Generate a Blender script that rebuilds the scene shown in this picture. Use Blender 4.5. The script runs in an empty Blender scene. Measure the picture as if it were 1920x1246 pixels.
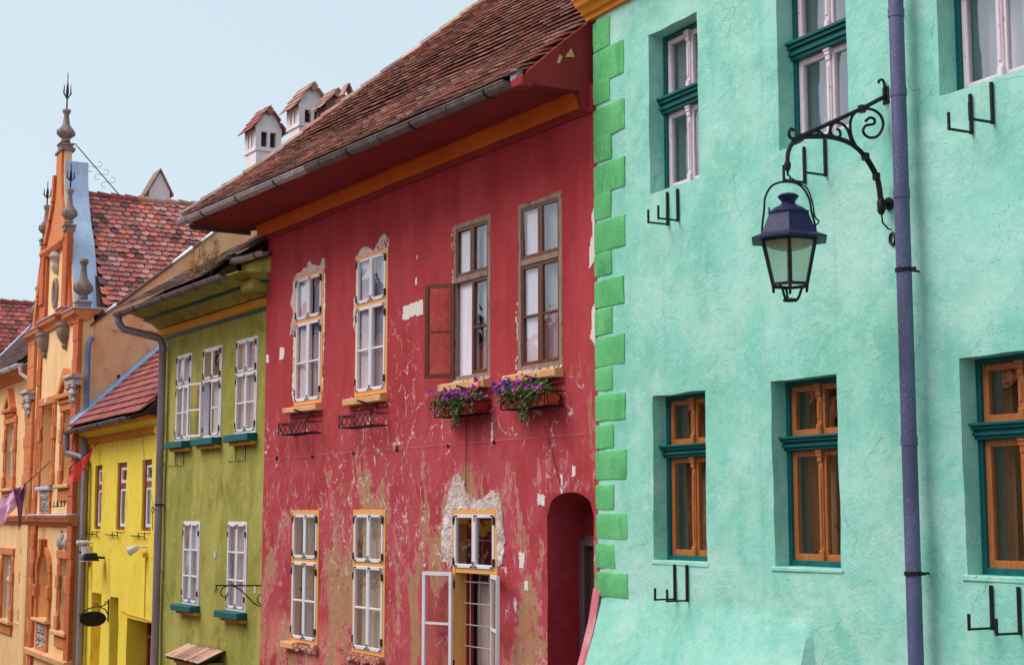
import bpy, bmesh, math, random
from mathutils import Vector, Matrix, noise as mnoise

# ------------------------------------------------------------------ camera, sky, sun, exposure
scene = bpy.context.scene
COL = scene.collection
random.seed(7)
CAM_H = 3.4
PITCH = math.atan(342 / 2865)
cam_data = bpy.data.cameras.new('camera')
cam = bpy.data.objects.new('camera', cam_data)
COL.objects.link(cam)
cam.location = (0, 0, CAM_H)
cam.rotation_euler = (math.pi / 2 + PITCH, 0, 0)
cam_data.sensor_fit = 'HORIZONTAL'
cam_data.sensor_width = 36
cam_data.lens = 36 * 2865 / 1920
cam_data.clip_end = 3000
scene.camera = cam

SUN_EL, SUN_AZ = math.radians(50), math.radians(262)     # azimuth clockwise from +Y (the view direction)
world = bpy.data.worlds.new('World')
scene.world = world
world.use_nodes = True
wt = world.node_tree
for n in list(wt.nodes): wt.nodes.remove(n)
sky = wt.nodes.new('ShaderNodeTexSky')
sky.sky_type = 'NISHITA'
sky.sun_disc = False
sky.sun_elevation = SUN_EL
sky.sun_rotation = SUN_AZ
sky.dust_density = 3.0
sky.air_density = 1.0
hs = wt.nodes.new('ShaderNodeHueSaturation')
hs.inputs['Saturation'].default_value = 0.45
veil = wt.nodes.new('ShaderNodeMix')                      # thin bright high cloud over the whole sky
veil.data_type = 'RGBA'
veil.inputs[0].default_value = 0.62
veil.inputs[7].default_value = (7.0, 8.6, 9.6, 1)
bg = wt.nodes.new('ShaderNodeBackground')
bg.inputs['Strength'].default_value = 0.075
wo = wt.nodes.new('ShaderNodeOutputWorld')
wt.links.new(sky.outputs[0], hs.inputs['Color'])
wt.links.new(hs.outputs[0], veil.inputs[6])
wt.links.new(veil.outputs[2], bg.inputs['Color'])
wt.links.new(bg.outputs[0], wo.inputs['Surface'])

sun_data = bpy.data.lights.new('sun', 'SUN')
sun = bpy.data.objects.new('sun', sun_data)
COL.objects.link(sun)
sun_data.energy = 1.5
sun_data.angle = math.radians(38)
sun_data.color = (1.0, 0.95, 0.88)
sd = Vector((math.sin(SUN_AZ) * math.cos(SUN_EL), math.cos(SUN_AZ) * math.cos(SUN_EL), math.sin(SUN_EL)))
sun.rotation_euler = sd.to_track_quat('Z', 'Y').to_euler()
sun.location = (-20, 5, 30)

scene.view_settings.view_transform = 'Standard'
scene.view_settings.look = 'None'
scene.view_settings.exposure = 0.68
scene.view_settings.gamma = 1.0
scene.view_settings.use_curve_mapping = False
scene.render.engine = 'CYCLES'
scene.cycles.max_bounces = 8
scene.cycles.transparent_max_bounces = 16

# ------------------------------------------------------------------ helpers: nodes and materials
def lin(c):
    return tuple((v / 255 / 12.92 if v / 255 <= 0.04045 else ((v / 255 + 0.055) / 1.055) ** 2.4) for v in c) + (1.0,)

class NT:
    def __init__(s, name):
        s.m = bpy.data.materials.new(name)
        s.m.use_nodes = True
        s.t = s.m.node_tree
        s.t.nodes.clear()
        s.out = s.t.nodes.new('ShaderNodeOutputMaterial')
        s.b = s.t.nodes.new('ShaderNodeBsdfPrincipled')
        s.t.links.new(s.b.outputs[0], s.out.inputs['Surface'])
        s.b.inputs['Roughness'].default_value = 0.85
        s.tc = s.t.nodes.new('ShaderNodeTexCoord')
    def put(s, sock, v):
        if hasattr(v, 'is_output') or isinstance(v, bpy.types.NodeSocket): s.t.links.new(v, sock)
        else: sock.default_value = v
    def obj(s, scale=(1, 1, 1)):
        n = s.t.nodes.new('ShaderNodeMapping')
        n.inputs['Scale'].default_value = scale
        s.t.links.new(s.tc.outputs['Object'], n.inputs['Vector'])
        return n.outputs[0]
    def noise(s, vec, scale, detail=4, rough=0.55, dist=0.0, color=False):
        n = s.t.nodes.new('ShaderNodeTexNoise')
        s.put(n.inputs['Vector'], vec)
        n.inputs['Scale'].default_value = scale; n.inputs['Detail'].default_value = detail
        n.inputs['Roughness'].default_value = rough; n.inputs['Distortion'].default_value = dist
        return n.outputs['Color' if color else 'Fac']
    def voro(s, vec, scale, feature='F1', out='Distance', rnd=1.0):
        n = s.t.nodes.new('ShaderNodeTexVoronoi')
        n.feature = feature
        s.put(n.inputs['Vector'], vec)
        n.inputs['Scale'].default_value = scale
        n.inputs['Randomness'].default_value = rnd
        return n.outputs[out]
    def wave(s, vec, scale, dist=2, detail=2, direction='X'):
        n = s.t.nodes.new('ShaderNodeTexWave')
        n.bands_direction = direction
        s.put(n.inputs['Vector'], vec)
        n.inputs['Scale'].default_value = scale; n.inputs['Distortion'].default_value = dist
        n.inputs['Detail'].default_value = detail
        return n.outputs['Fac']
    def step(s, v, a, b, lo=0.0, hi=1.0):
        n = s.t.nodes.new('ShaderNodeMapRange')
        n.interpolation_type = 'SMOOTHSTEP'
        s.put(n.inputs['Value'], v); s.put(n.inputs['From Min'], a); s.put(n.inputs['From Max'], b)
        n.inputs['To Min'].default_value = lo; n.inputs['To Max'].default_value = hi
        return n.outputs[0]
    def math(s, op, a, b=0.0, c=None):
        n = s.t.nodes.new('ShaderNodeMath'); n.operation = op
        s.put(n.inputs[0], a); s.put(n.inputs[1], b)
        if c is not None: s.put(n.inputs[2], c)
        return n.outputs[0]
    def mix(s, f, a, b, blend='MIX'):
        n = s.t.nodes.new('ShaderNodeMix'); n.data_type = 'RGBA'; n.blend_type = blend
        s.put(n.inputs[0], f); s.put(n.inputs[6], a); s.put(n.inputs[7], b)
        return n.outputs[2]
    def ramp(s, f, stops, interp='LINEAR'):
        n = s.t.nodes.new('ShaderNodeValToRGB')
        cr = n.color_ramp; cr.interpolation = interp
        while len(cr.elements) < len(stops): cr.elements.new(0.5)
        for e, (p, c) in zip(cr.elements, stops): e.position = p; e.color = c
        s.put(n.inputs[0], f)
        return n.outputs[0]
    def xyz(s):
        n = s.t.nodes.new('ShaderNodeSeparateXYZ')
        s.t.links.new(s.tc.outputs['Object'], n.inputs[0])
        return n.outputs
    def warp(s, vec, amt, scale, detail=3):
        c = s.noise(vec, scale, detail, color=True)
        n = s.t.nodes.new('ShaderNodeVectorMath'); n.operation = 'MULTIPLY_ADD'
        s.put(n.inputs[0], c); n.inputs[1].default_value = (amt, amt, amt); s.put(n.inputs[2], vec)
        return n.outputs[0]
    def bump(s, h, strength=0.4, dist=0.02):
        n = s.t.nodes.new('ShaderNodeBump')
        n.inputs['Strength'].default_value = strength; n.inputs['Distance'].default_value = dist
        s.put(n.inputs['Height'], h)
        s.t.links.new(n.outputs[0], s.b.inputs['Normal'])
    def near(s, u, z, r, soft=0.9):
        """1 near the wall point (u, z), falling to 0 at distance r"""
        o = s.xyz()
        du = s.math('SUBTRACT', o[0], u); dz = s.math('MULTIPLY', s.math('SUBTRACT', o[2], z), 0.6)
        d = s.math('SQRT', s.math('ADD', s.math('MULTIPLY', du, du), s.math('MULTIPLY', dz, dz)))
        return s.step(d, r, r * (1 - soft))
    def rand(s):
        """random per tile: object random plus a per-face tint for joined pieces"""
        o = s.t.nodes.new('ShaderNodeObjectInfo')
        a = s.t.nodes.new('ShaderNodeAttribute'); a.attribute_name = 'tint'
        return s.math('FRACT', s.math('ADD', o.outputs['Random'], a.outputs['Fac']))
    def base(s, v): s.put(s.b.inputs['Base Color'], v)
    def rough(s, v): s.put(s.b.inputs['Roughness'], v)
    def metal(s, v): s.put(s.b.inputs['Metallic'], v)

def plaster(name, a, b, dark=None, light=None, bump=0.5, streak=0.25, stain=0.5, grain=60, spots=0.3, bumpdist=0.02, spot_col=None, cloud=0.0, cracks=False):
    n = NT(name)
    p = n.obj()
    ps = n.obj((1, 1, streak))
    n1 = n.noise(ps, 1.6, 6, 0.6, 0.4)
    n2 = n.noise(p, 6.0, 5, 0.62, 0.3)
    n3 = n.noise(n.obj((1, 1, 0.55)), 2.6, 7, 0.66, 0.8)
    c = n.mix(n.step(n1, 0.34, 0.66), lin(a), lin(b))
    if dark: c = n.mix(n.math('MULTIPLY', n.step(n3, 0.50, 0.70), stain), c, lin(dark))
    if light: c = n.mix(n.math('MULTIPLY', n.step(n2, 0.52, 0.72), 0.55), c, lin(light))
    if cloud: c = n.mix(n.math('MULTIPLY', n.step(n.noise(n.warp(p, 0.3, 2), 0.95, 7, 0.68, 0.5), 0.42, 0.66), cloud), c, lin(light))
    sp = n.noise(p, 26, 3, 0.6)
    spm = n.math('MULTIPLY', n.step(sp, 0.66, 0.74), n.step(n3, 0.44, 0.58))
    c = n.mix(n.math('MULTIPLY', spm, spots), c, lin(spot_col or tuple(v * 0.55 for v in a)))
    c = n.mix(n.step(n.noise(p, grain, 3, 0.7), 0.3, 0.75, 0.0, 0.16), c, lin(tuple(v * 0.72 for v in a)))
    h = n.math('ADD', n.math('MULTIPLY', n.noise(n.warp(p, 0.12, 3), 7, 6, 0.62, 0.6), 1.0),
               n.math('MULTIPLY', n.noise(p, grain, 4, 0.7), 0.35))
    if cracks:
        cv = n.voro(n.warp(p, 0.5, 1.6, 5), 0.55, 'DISTANCE_TO_EDGE')
        cm = n.math('MULTIPLY', n.math('LESS_THAN', cv, 0.0022), n.step(n.noise(p, 0.8, 3), 0.53, 0.60))
        c = n.mix(n.math('MULTIPLY', cm, 0.35), c, lin(tuple(v * 0.5 for v in a)))
        rs = n.math('MULTIPLY', n.step(n.noise(n.obj((2.4, 1, 0.10)), 2.6, 5, 0.65, 0.2), 0.54, 0.72), n.step(n.noise(p, 0.7, 3), 0.40, 0.60))
        c = n.mix(n.math('MULTIPLY', rs, 0.32), c, lin(tuple(v * 0.78 for v in a)))
        gr = n.noise(n.warp(p, 0.2, 4), 14, 6, 0.75)
        c = n.mix(n.math('MULTIPLY', n.step(gr, 0.56, 0.70), 0.30), c, lin(tuple(v * 0.80 for v in a)))
        pz = n.step(n.noise(p, 0.6, 3), 0.46, 0.58)
        pits = n.math('MULTIPLY', n.step(n.noise(n.obj((1.4, 1, 0.8)), 34, 2, 0.5), 0.70, 0.74), pz)
        c = n.mix(n.math('MULTIPLY', pits, 0.6), c, lin(tuple(v * 0.45 for v in a)))
        h = n.math('MULTIPLY', h, n.step(n.noise(p, 1.1, 4), 0.35, 0.62, 0.45, 1.15))
        h = n.math('SUBTRACT', h, n.math('MULTIPLY', n.math('MAXIMUM', cm, pits), 0.5))
    n.base(c)
    n.bump(h, bump, bumpdist)
    n.rough(0.92)
    return n.m

def paint(name, c, c2=None, rough=0.5, worn=None, worn_amt=0.5, bump=0.1, scale=14, metal=0.0, grain=(1, 1, 0.15)):
    n = NT(name)
    p = n.obj(grain)
    f = n.noise(p, scale, 5, 0.62, 0.4)
    col = n.mix(n.step(f, 0.3, 0.7), lin(c), lin(c2 or tuple(v * 0.82 for v in c)))
    if worn:
        w = n.noise(n.obj((1, 1, 0.5)), scale * 1.7, 6, 0.7, 0.6)
        col = n.mix(n.step(w, 0.68 - worn_amt * 0.2, 0.74 - worn_amt * 0.2), col, lin(worn))
    n.base(col)
    n.rough(n.step(f, 0.2, 0.8, rough * 0.85, min(1, rough * 1.2)))
    n.metal(metal)
    n.b.inputs['Specular IOR Level'].default_value = 0.3
    n.bump(f, bump, 0.01)
    return n.m

def tile_mat(name, cols, moss=(70, 62, 40), moss_amt=0.4, dark=(48, 38, 38), dark_amt=0.4, light=None):
    n = NT(name)
    r = n.rand()
    stops = [(i / len(cols), lin(c)) for i, c in enumerate(cols)]
    c = n.ramp(r, stops, 'CONSTANT')
    p = n.obj()
    g = n.noise(n.warp(p, 0.05, 8), 9, 6, 0.7, 0.4)
    r2 = n.math('FRACT', n.math('MULTIPLY', r, 7.31))
    c = n.mix(n.math('MULTIPLY', n.step(n.math('ADD', g, n.math('MULTIPLY', r2, 0.25)), 0.58, 0.78), dark_amt * 1.6), c, lin(dark))
    g2 = n.noise(p, 2.3, 6, 0.7, 0.5)
    c = n.mix(n.math('MULTIPLY', n.step(n.math('ADD', g2, n.math('MULTIPLY', r2, 0.2)), 0.52, 0.75), moss_amt), c, lin(moss))
    if light:
        g3 = n.noise(p, 30, 4, 0.7)
        c = n.mix(n.math('MULTIPLY', n.step(g3, 0.56, 0.66), 0.55), c, lin(light))
    n.base(c)
    n.rough(0.88)
    n.bump(n.noise(p, 45, 4, 0.7), 0.4, 0.006)
    return n.m

def glass(name, refl=0.10, tint=(0.985, 0.985, 0.985), wav=0.15):
    n = NT(name)
    t = n.t
    tr = t.nodes.new('ShaderNodeBsdfTransparent'); tr.inputs[0].default_value = tint + (1,)
    gl = t.nodes.new('ShaderNodeBsdfGlossy'); gl.inputs['Roughness'].default_value = 0.015
    bm = t.nodes.new('ShaderNodeBump'); bm.inputs['Strength'].default_value = wav; bm.inputs['Distance'].default_value = 0.02
    t.links.new(n.noise(n.obj(), 3.2, 2, 0.5, 0.3), bm.inputs['Height'])
    t.links.new(bm.outputs[0], gl.inputs['Normal'])
    mx = t.nodes.new('ShaderNodeMixShader')
    ge = t.nodes.new('ShaderNodeNewGeometry'); dt = t.nodes.new('ShaderNodeVectorMath'); dt.operation = 'DOT_PRODUCT'
    t.links.new(ge.outputs['Normal'], dt.inputs[0]); t.links.new(ge.outputs['Incoming'], dt.inputs[1])
    c1 = n.math('SUBTRACT', 1.0, n.math('ABSOLUTE', dt.outputs['Value']))
    f = n.math('MINIMUM', n.math('ADD', n.math('MULTIPLY', n.math('POWER', c1, 5.0), 0.9), refl + 0.04), 0.95)
    t.links.new(f, mx.inputs[0]); t.links.new(tr.outputs[0], mx.inputs[1]); t.links.new(gl.outputs[0], mx.inputs[2])
    t.links.new(mx.outputs[0], n.out.inputs['Surface'])
    return n.m

M = {}
def red_wall_mat():
    n = NT('red_plaster')
    p = n.obj(); ps = n.obj((1, 1, 0.3)); x, y, z = n.xyz()
    low = n.step(z, 6.1, 3.4)                     # weather has worn the lower wall more
    mid = n.math('MULTIPLY', n.step(z, 5.5, 4.6), n.step(z, 1.2, 2.4))
    n1 = n.noise(ps, 1.3, 7, 0.62, 0.5)
    c = n.mix(n.step(n1, 0.32, 0.68), lin((160, 34, 40)), lin((182, 55, 62)))
    st = n.noise(n.obj((3, 3, 0.12)), 5, 4, 0.6, 0.2)
    c = n.mix(n.step(st, 0.45, 0.75, 0, 0.35), c, lin((126, 32, 40)))
    c = n.mix(n.math('MULTIPLY', low, n.step(n.noise(p, 1.7, 6, 0.65, 0.7), 0.36, 0.66, 0, 0.7)), c, lin((192, 76, 92)))
    pk = n.noise(n.obj((1, 1, 0.6)), 3.4, 8, 0.72, 1.0)
    c = n.mix(n.math('MULTIPLY', low, n.step(pk, 0.60, 0.68, 0, 0.6)), c, lin((222, 130, 140)))
    # salmon undercoat near the ground
    sa = n.math('MULTIPLY', n.step(z, 2.3, 1.2), n.step(n.noise(p, 1.6, 6, 0.65, 0.4), 0.44, 0.56))
    c = n.mix(n.math('MULTIPLY', sa, 0.8), c, lin((214, 130, 112)))
    # flaked patches down to the olive coat
    warped = n.warp(p, 0.35, 2.2, 4)
    ol = n.noise(n.obj((1.0, 1, 0.42)), 1.25, 10, 0.66, 0.9)
    thr = n.math('SUBTRACT', 0.80, n.math('MULTIPLY', low, 0.262))
    bias = None                                   # places where damp has lifted whole areas of paint
    for u_, z_, r_ in ((4.86, 4.95, 0.42), (9.25, 4.4, 0.42), (8.05, 3.15, 0.40), (8.15, 1.9, 0.60), (0.4, 2.3, 0.75), (2.8, 2.3, 0.55), (5.1, 1.9, 0.55), (5.7, 2.9, 0.45)):
        b_ = n.near(u_, z_, r_); bias = b_ if bias is None else n.math('MAXIMUM', bias, b_)
    thr = n.math('SUBTRACT', thr, n.math('MULTIPLY', bias, 0.062))
    olm = n.step(ol, thr, n.math('ADD', thr, 0.018))
    ol2 = n.noise(n.obj((1.6, 1, 0.5)), 3.6, 9, 0.7, 1.0)
    olm2 = n.math('MULTIPLY', n.step(ol2, 0.585, 0.61), low)
    olm = n.math('MAXIMUM', olm, olm2)
    oc = n.mix(n.noise(ps, 7, 6, 0.7), lin((150, 118, 72)), lin((182, 148, 100)))
    thr2 = n.math('SUBTRACT', thr, 0.028)
    rim = n.math('MULTIPLY', n.step(ol, thr2, n.math('ADD', thr2, 0.008)), n.step(n.noise(p, 9, 5, 0.7), 0.44, 0.54))
    rim = n.math('MAXIMUM', rim, n.math('MULTIPLY', n.math('MULTIPLY', n.step(ol2, 0.570, 0.578), low), n.step(n.noise(p, 6, 5, 0.7), 0.48, 0.56)))
    c = n.mix(n.math('MULTIPLY', rim, 0.6), c, lin((222, 156, 158)))
    bl = n.math('MULTIPLY', n.step(n.noise(n.warp(p, 0.3, 2), 0.85, 6, 0.66, 0.4), 0.46, 0.64), n.math('ADD', 0.25, n.math('MULTIPLY', low, 0.45)))
    c = n.mix(bl, c, lin((188, 74, 86)))
    res = n.step(n.noise(n.obj((1.2, 1, 0.5)), 8, 6, 0.72, 0.6), 0.40, 0.60, 0.45, 0.95)
    c = n.mix(n.math('MULTIPLY', olm, res), c, oc)
    # white cracks and chips where the paint lifted
    cr = n.voro(n.warp(n.obj((1, 1, 0.75)), 0.6, 2.8, 6), 3.0, 'DISTANCE_TO_EDGE')
    zone = n.noise(p, 0.75, 3, 0.5)
    width = n.math('MULTIPLY', n.step(n.noise(p, 6, 5, 0.7), 0.44, 0.70), 0.042)
    crm = n.math('MULTIPLY', n.math('LESS_THAN', cr, width), n.math('MAXIMUM', n.math('MULTIPLY', n.step(zone, 0.52, 0.60), mid), n.math('MAXIMUM', n.near(4.5, 4.35, 1.5, 0.6), n.near(2.9, 3.4, 0.9, 0.6))))
    ch = n.noise(n.obj((1.5, 1, 0.55)), 6.5, 7, 0.68, 1.4)
    chm = n.math('MULTIPLY', n.step(ch, 0.635, 0.655), n.math('MULTIPLY', n.math('MULTIPLY', n.step(n.noise(p, 0.8, 4), 0.46, 0.58), n.step(x, 8.6, 5.0, 0.25, 1.0)), n.math('MAXIMUM', mid, 0.05)))
    wm = n.math('MAXIMUM', crm, chm)
    c = n.mix(n.math('MULTIPLY', wm, 0.9), c, lin((228, 205, 205)))
    pit = n.step(n.noise(p, 38, 3, 0.6), 0.71, 0.76)
    c = n.mix(n.math('MULTIPLY', pit, 0.45), c, lin((214, 150, 150)))
    scr = n.step(n.noise(n.obj((2.2, 1, 0.1)), 24, 3, 0.6), 0.70, 0.75)
    c = n.mix(n.math('MULTIPLY', scr, 0.25), c, lin((214, 140, 140)))
    n.base(c)
    hole = n.math('MAXIMUM', olm, wm)
    h = n.math('SUBTRACT', n.math('ADD', n.noise(p, 8, 6, 0.65, 0.4), n.math('MULTIPLY', n.noise(p, 55, 3, 0.7), 0.3)), n.math('MULTIPLY', hole, 0.55))
    n.bump(h, 0.45, 0.02)
    n.rough(0.9)
    return n.m

def wood(name, a, b, rough=0.45, worn=None, worn_amt=0.3):
    n = NT(name)
    p = n.obj((6, 6, 0.7))
    f = n.noise(p, 9, 5, 0.65, 0.8)
    c = n.mix(n.step(f, 0.35, 0.65), lin(a), lin(b))
    if worn:
        w = n.noise(n.obj((2, 2, 0.4)), 13, 7, 0.72, 0.5)
        c = n.mix(n.step(w, 0.66 - worn_amt * 0.2, 0.70 - worn_amt * 0.2), c, lin(worn))
    n.base(c); n.rough(rough); n.bump(f, 0.15, 0.004)
    return n.m

def zinc(name, a, b, spec, rough=0.5, metal=0.35, spangle=90, streaky=True):
    n = NT(name)
    p = n.obj()
    f = n.noise(n.obj((1, 1, 0.35)) if streaky else p, 3, 6, 0.65, 0.4)
    c = n.mix(n.step(f, 0.32, 0.68), lin(a), lin(b))
    s = n.math('MULTIPLY', n.step(n.noise(p, spangle, 3, 0.7), 0.52, 0.68), n.step(n.noise(p, 2.2, 4, 0.6), 0.36, 0.62))
    c = n.mix(n.math('MULTIPLY', s, 0.8), c, lin(spec))
    n.base(c); n.metal(metal); n.rough(n.step(f, 0.2, 0.8, rough * 0.8, rough * 1.2))
    n.bump(n.noise(p, 30, 3, 0.6), 0.1, 0.004)
    return n.m

def mats():
    M['mint'] = plaster('mint_plaster', (130, 207, 186), (158, 222, 206), dark=(112, 192, 172), light=(188, 231, 220), bump=0.75, streak=0.6, stain=0.5, cloud=0.8, cracks=True, grain=48, spots=0.5, spot_col=(64, 120, 104))
    M['quoin'] = plaster('green_quoin_paint', (90, 182, 110), (112, 200, 130), dark=(70, 152, 90), light=(134, 212, 150), bump=0.6, grain=40, spots=0.7, stain=0.8, streak=0.5)
    M['red'] = red_wall_mat()
    M['red_plain'] = plaster('red_niche_plaster', (160, 40, 50), (178, 56, 66), dark=(132, 34, 44), light=(192, 80, 90), bump=0.4, stain=0.5)
    M['soffit'] = plaster('dark_red_soffit_paint', (140, 34, 38), (156, 44, 46), dark=(112, 30, 34), bump=0.35, spots=0.5, spot_col=(190, 140, 110))
    M['orange_band'] = plaster('orange_band_paint', (206, 98, 22), (220, 116, 36), dark=(172, 80, 24), bump=0.25, spots=0.4)
    M['green'] = plaster('olive_plaster', (150, 144, 58), (180, 172, 86), dark=(124, 116, 44), light=(194, 184, 108), bump=0.55, streak=0.3, stain=0.75, grain=55, spots=0.3)
    M['yellow'] = plaster('yellow_plaster', (246, 214, 60), (250, 222, 82), dark=(226, 184, 52), light=(252, 232, 124), bump=0.45, grain=45, spots=0.35, stain=0.75, streak=0.25)
    M['yellow_band'] = plaster('amber_moulding_paint', (232, 158, 40), (238, 172, 60), dark=(200, 130, 36), bump=0.2)
    M['orange_mould'] = plaster('orange_moulding_paint', (224, 138, 36), (230, 150, 50), dark=(196, 112, 36), bump=0.2)
    M['peach'] = plaster('peach_plaster', (244, 190, 126), (250, 210, 158), dark=(232, 162, 96), light=(252, 224, 184), bump=0.4, streak=0.2, stain=0.5)
    M['orange_trim'] = plaster('orange_trim_plaster', (208, 116, 64), (220, 134, 82), dark=(178, 92, 52), light=(232, 166, 118), bump=0.4)
    M['deep_orange'] = plaster('deep_orange_plaster', (192, 92, 50), (206, 108, 64), dark=(162, 78, 46), light=(218, 140, 96), bump=0.6)
    M['tan'] = plaster('stained_tan_plaster', (238, 172, 122), (246, 194, 150), dark=(186, 124, 96), light=(228, 186, 158), bump=0.6, streak=0.8, stain=0.7, spots=0.6)
    M['teal'] = paint('teal_paint', (0, 84, 88), (4, 100, 100), 0.45, worn=(90, 120, 110), worn_amt=0.05)
    M['white_sash'] = paint('white_window_paint', (226, 218, 226), (238, 232, 238), 0.45, worn=(180, 165, 160), worn_amt=0.1)
    M['pink_sash'] = paint('peeling_pale_pink_paint', (222, 196, 206), (234, 214, 222), 0.55, worn=(150, 110, 100), worn_amt=0.35)
    M['peach_frame'] = paint('apricot_frame_paint', (240, 178, 104), (232, 164, 90), 0.5, worn=(190, 120, 60), worn_amt=0.1)
    M['honey'] = wood('honey_varnished_wood', (168, 92, 44), (190, 116, 64), 0.35, worn=(150, 78, 36), worn_amt=0.1)
    M['brown'] = wood('brown_varnished_wood', (84, 40, 26), (116, 60, 38), 0.38)
    M['dark_brown'] = wood('dark_brown_wood', (66, 30, 26), (90, 44, 34), 0.5)
    M['old_frame'] = wood('weathered_grey_wood', (128, 100, 84), (160, 136, 120), 0.8, worn=(90, 66, 56), worn_amt=0.5)
    M['red_brown'] = wood('red_brown_painted_wood', (126, 46, 30), (146, 62, 38), 0.5)
    M['glass'] = glass('window_glass', 0.16)
    M['glass_bright'] = glass('old_wavy_glass', 0.18, wav=0.3)
    M['glass_net'] = glass('window_glass_over_net', 0.08, wav=0.22)
    M['glass_dim'] = glass('clear_window_glass', 0.05, wav=0.2)
    M['iron'] = paint('black_wrought_iron', (34, 26, 32), (48, 38, 44), 0.5, metal=0.3, scale=30, grain=(1, 1, 1), bump=0.2)
    M['fitting'] = paint('dark_hinge_iron', (38, 32, 36), None, 0.5, metal=0.2)
    M['lamp_roof'] = paint('blue_black_lamp_paint', (24, 24, 62), (34, 34, 78), 0.5, scale=24, grain=(1, 1, 1), worn=(96, 98, 130), worn_amt=0.05, bump=0.2)
    M['pipe'] = zinc('slate_blue_zinc', (76, 77, 112), (94, 95, 130), (148, 148, 176), 0.55, 0.05, 75)
    M['pipe2'] = zinc('grey_zinc_pipe', (134, 118, 132), (156, 142, 154), (178, 168, 178), 0.5, 0.2)
    M['blue_zinc'] = zinc('blue_grey_sheet_metal', (168, 188, 222), (190, 206, 232), (214, 224, 240), 0.5, 0.05, 20)
    M['blue_pipe'] = zinc('blue_drainpipe_paint', (88, 110, 158), (108, 128, 170), (140, 156, 190), 0.45, 0.1)
    M['gutter_new'] = zinc('light_zinc_gutter', (164, 154, 164), (192, 182, 190), (210, 202, 208), 0.38, 0.35, 25, False)
    M['gutter_old'] = zinc('weathered_zinc_gutter', (92, 80, 84), (128, 112, 114), (160, 146, 146), 0.55, 0.25, 12, False)
    M['white_metal'] = zinc('white_painted_gutter', (214, 216, 226), (230, 232, 238), (240, 240, 244), 0.4, 0.1)
    M['tile'] = tile_mat('weathered_roof_tile', [(186, 132, 122), (172, 116, 108), (198, 154, 144), (178, 138, 120), (154, 116, 112), (208, 172, 164), (188, 124, 110), (176, 142, 136), (192, 150, 118)], moss_amt=0.22, dark_amt=0.3, light=(206, 178, 172))
    M['scallop'] = tile_mat('scalloped_red_tile', [(212, 126, 116), (198, 108, 100), (226, 158, 150), (188, 98, 90), (210, 140, 134), (230, 124, 100), (108, 68, 68), (216, 152, 148), (202, 116, 104)], moss=(140, 104, 98), moss_amt=0.25, dark=(66, 48, 54), dark_amt=0.42, light=(236, 200, 200))
    M['scallop_red'] = tile_mat('bright_red_tile', [(190, 84, 74), (168, 74, 66), (204, 108, 94), (126, 60, 56), (184, 98, 92)], moss=(110, 78, 70), moss_amt=0.3, dark=(62, 42, 46), dark_amt=0.42, light=(224, 170, 160))
    M['flat_red'] = tile_mat('flat_red_tile', [(164, 84, 80), (148, 74, 72), (176, 98, 92), (138, 70, 68), (156, 94, 90), (170, 88, 78)], moss=(120, 76, 76), moss_amt=0.25, dark=(80, 46, 52), dark_amt=0.2)
    M['dark_tile'] = tile_mat('dark_brown_tile', [(112, 72, 64), (92, 58, 54), (126, 88, 76), (78, 52, 52), (104, 76, 66)], moss_amt=0.3, dark_amt=0.3)
    M['orange_tile'] = tile_mat('orange_roof_tile', [(240, 116, 62), (226, 100, 54), (246, 142, 86), (212, 96, 58)], moss_amt=0.15, dark_amt=0.15)
    M['underlay'] = paint('dark_roof_boards', (74, 52, 46), None, 0.9)
    M['mortar'] = plaster('pale_mortar', (196, 180, 172), (214, 200, 194), dark=(150, 130, 124), bump=0.9, grain=30)
    M['lime'] = plaster('chimney_limewash', (234, 224, 226), (244, 236, 238), dark=(206, 190, 192), bump=0.4, stain=0.4, spots=0.4)
    M['rubble'] = plaster('bare_masonry', (206, 172, 166), (232, 216, 214), dark=(150, 96, 86), light=(244, 234, 234), bump=1.0, grain=22, streak=1.0, stain=0.8, bumpdist=0.03)
    M['olive_coat'] = plaster('bared_olive_coat', (156, 124, 78), (184, 152, 106), dark=(138, 104, 66), light=(204, 176, 140), bump=0.5, grain=40, stain=0.6, spots=0.4)
    M['patch'] = plaster('white_filler_plaster', (232, 218, 214), (240, 228, 226), dark=(214, 190, 186), bump=0.3)
    M['stone'] = plaster('grey_brown_stone', (134, 112, 104), (156, 134, 126), dark=(98, 80, 76), light=(176, 156, 146), bump=0.8, grain=34)
    M['relief'] = plaster('grey_relief_stone', (176, 162, 156), (206, 192, 186), dark=(120, 106, 104), bump=0.8, grain=30)
    M['sill'] = plaster('sandstone_sill', (224, 164, 112), (234, 182, 134), dark=(196, 120, 82), bump=0.6, grain=40)
    M['brick_sill'] = plaster('crumbling_brick_sill', (196, 122, 100), (212, 160, 140), dark=(150, 80, 72), light=(224, 196, 188), bump=1.0, grain=24)
    M['terracotta'] = paint('terracotta_box', (206, 92, 52), (188, 76, 44), 0.7, scale=8, bump=0.1)
    M['terracotta_red'] = paint('red_plastic_box', (186, 48, 40), (160, 40, 36), 0.5, scale=8, bump=0.1)
    M['soil'] = paint('potting_soil', (60, 42, 32), None, 0.95, scale=60)
    M['interior'] = paint('dark_room', (58, 44, 42), (44, 34, 34), 0.9, bump=0)
    M['interior_brown'] = paint('brown_room', (96, 66, 48), (78, 52, 40), 0.9, bump=0)
    M['curtain_grey'] = paint('grey_net_curtain', (184, 178, 198), (156, 150, 172), 0.9, scale=10, grain=(3, 3, 0.1))
    M['curtain_white'] = paint('white_reveal_board', (236, 228, 242), (222, 212, 230), 0.8)
    M['net'] = paint('lavender_net_curtain', (246, 240, 250), (226, 218, 236), 0.9, scale=8, grain=(4, 4, 0.15))
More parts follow.
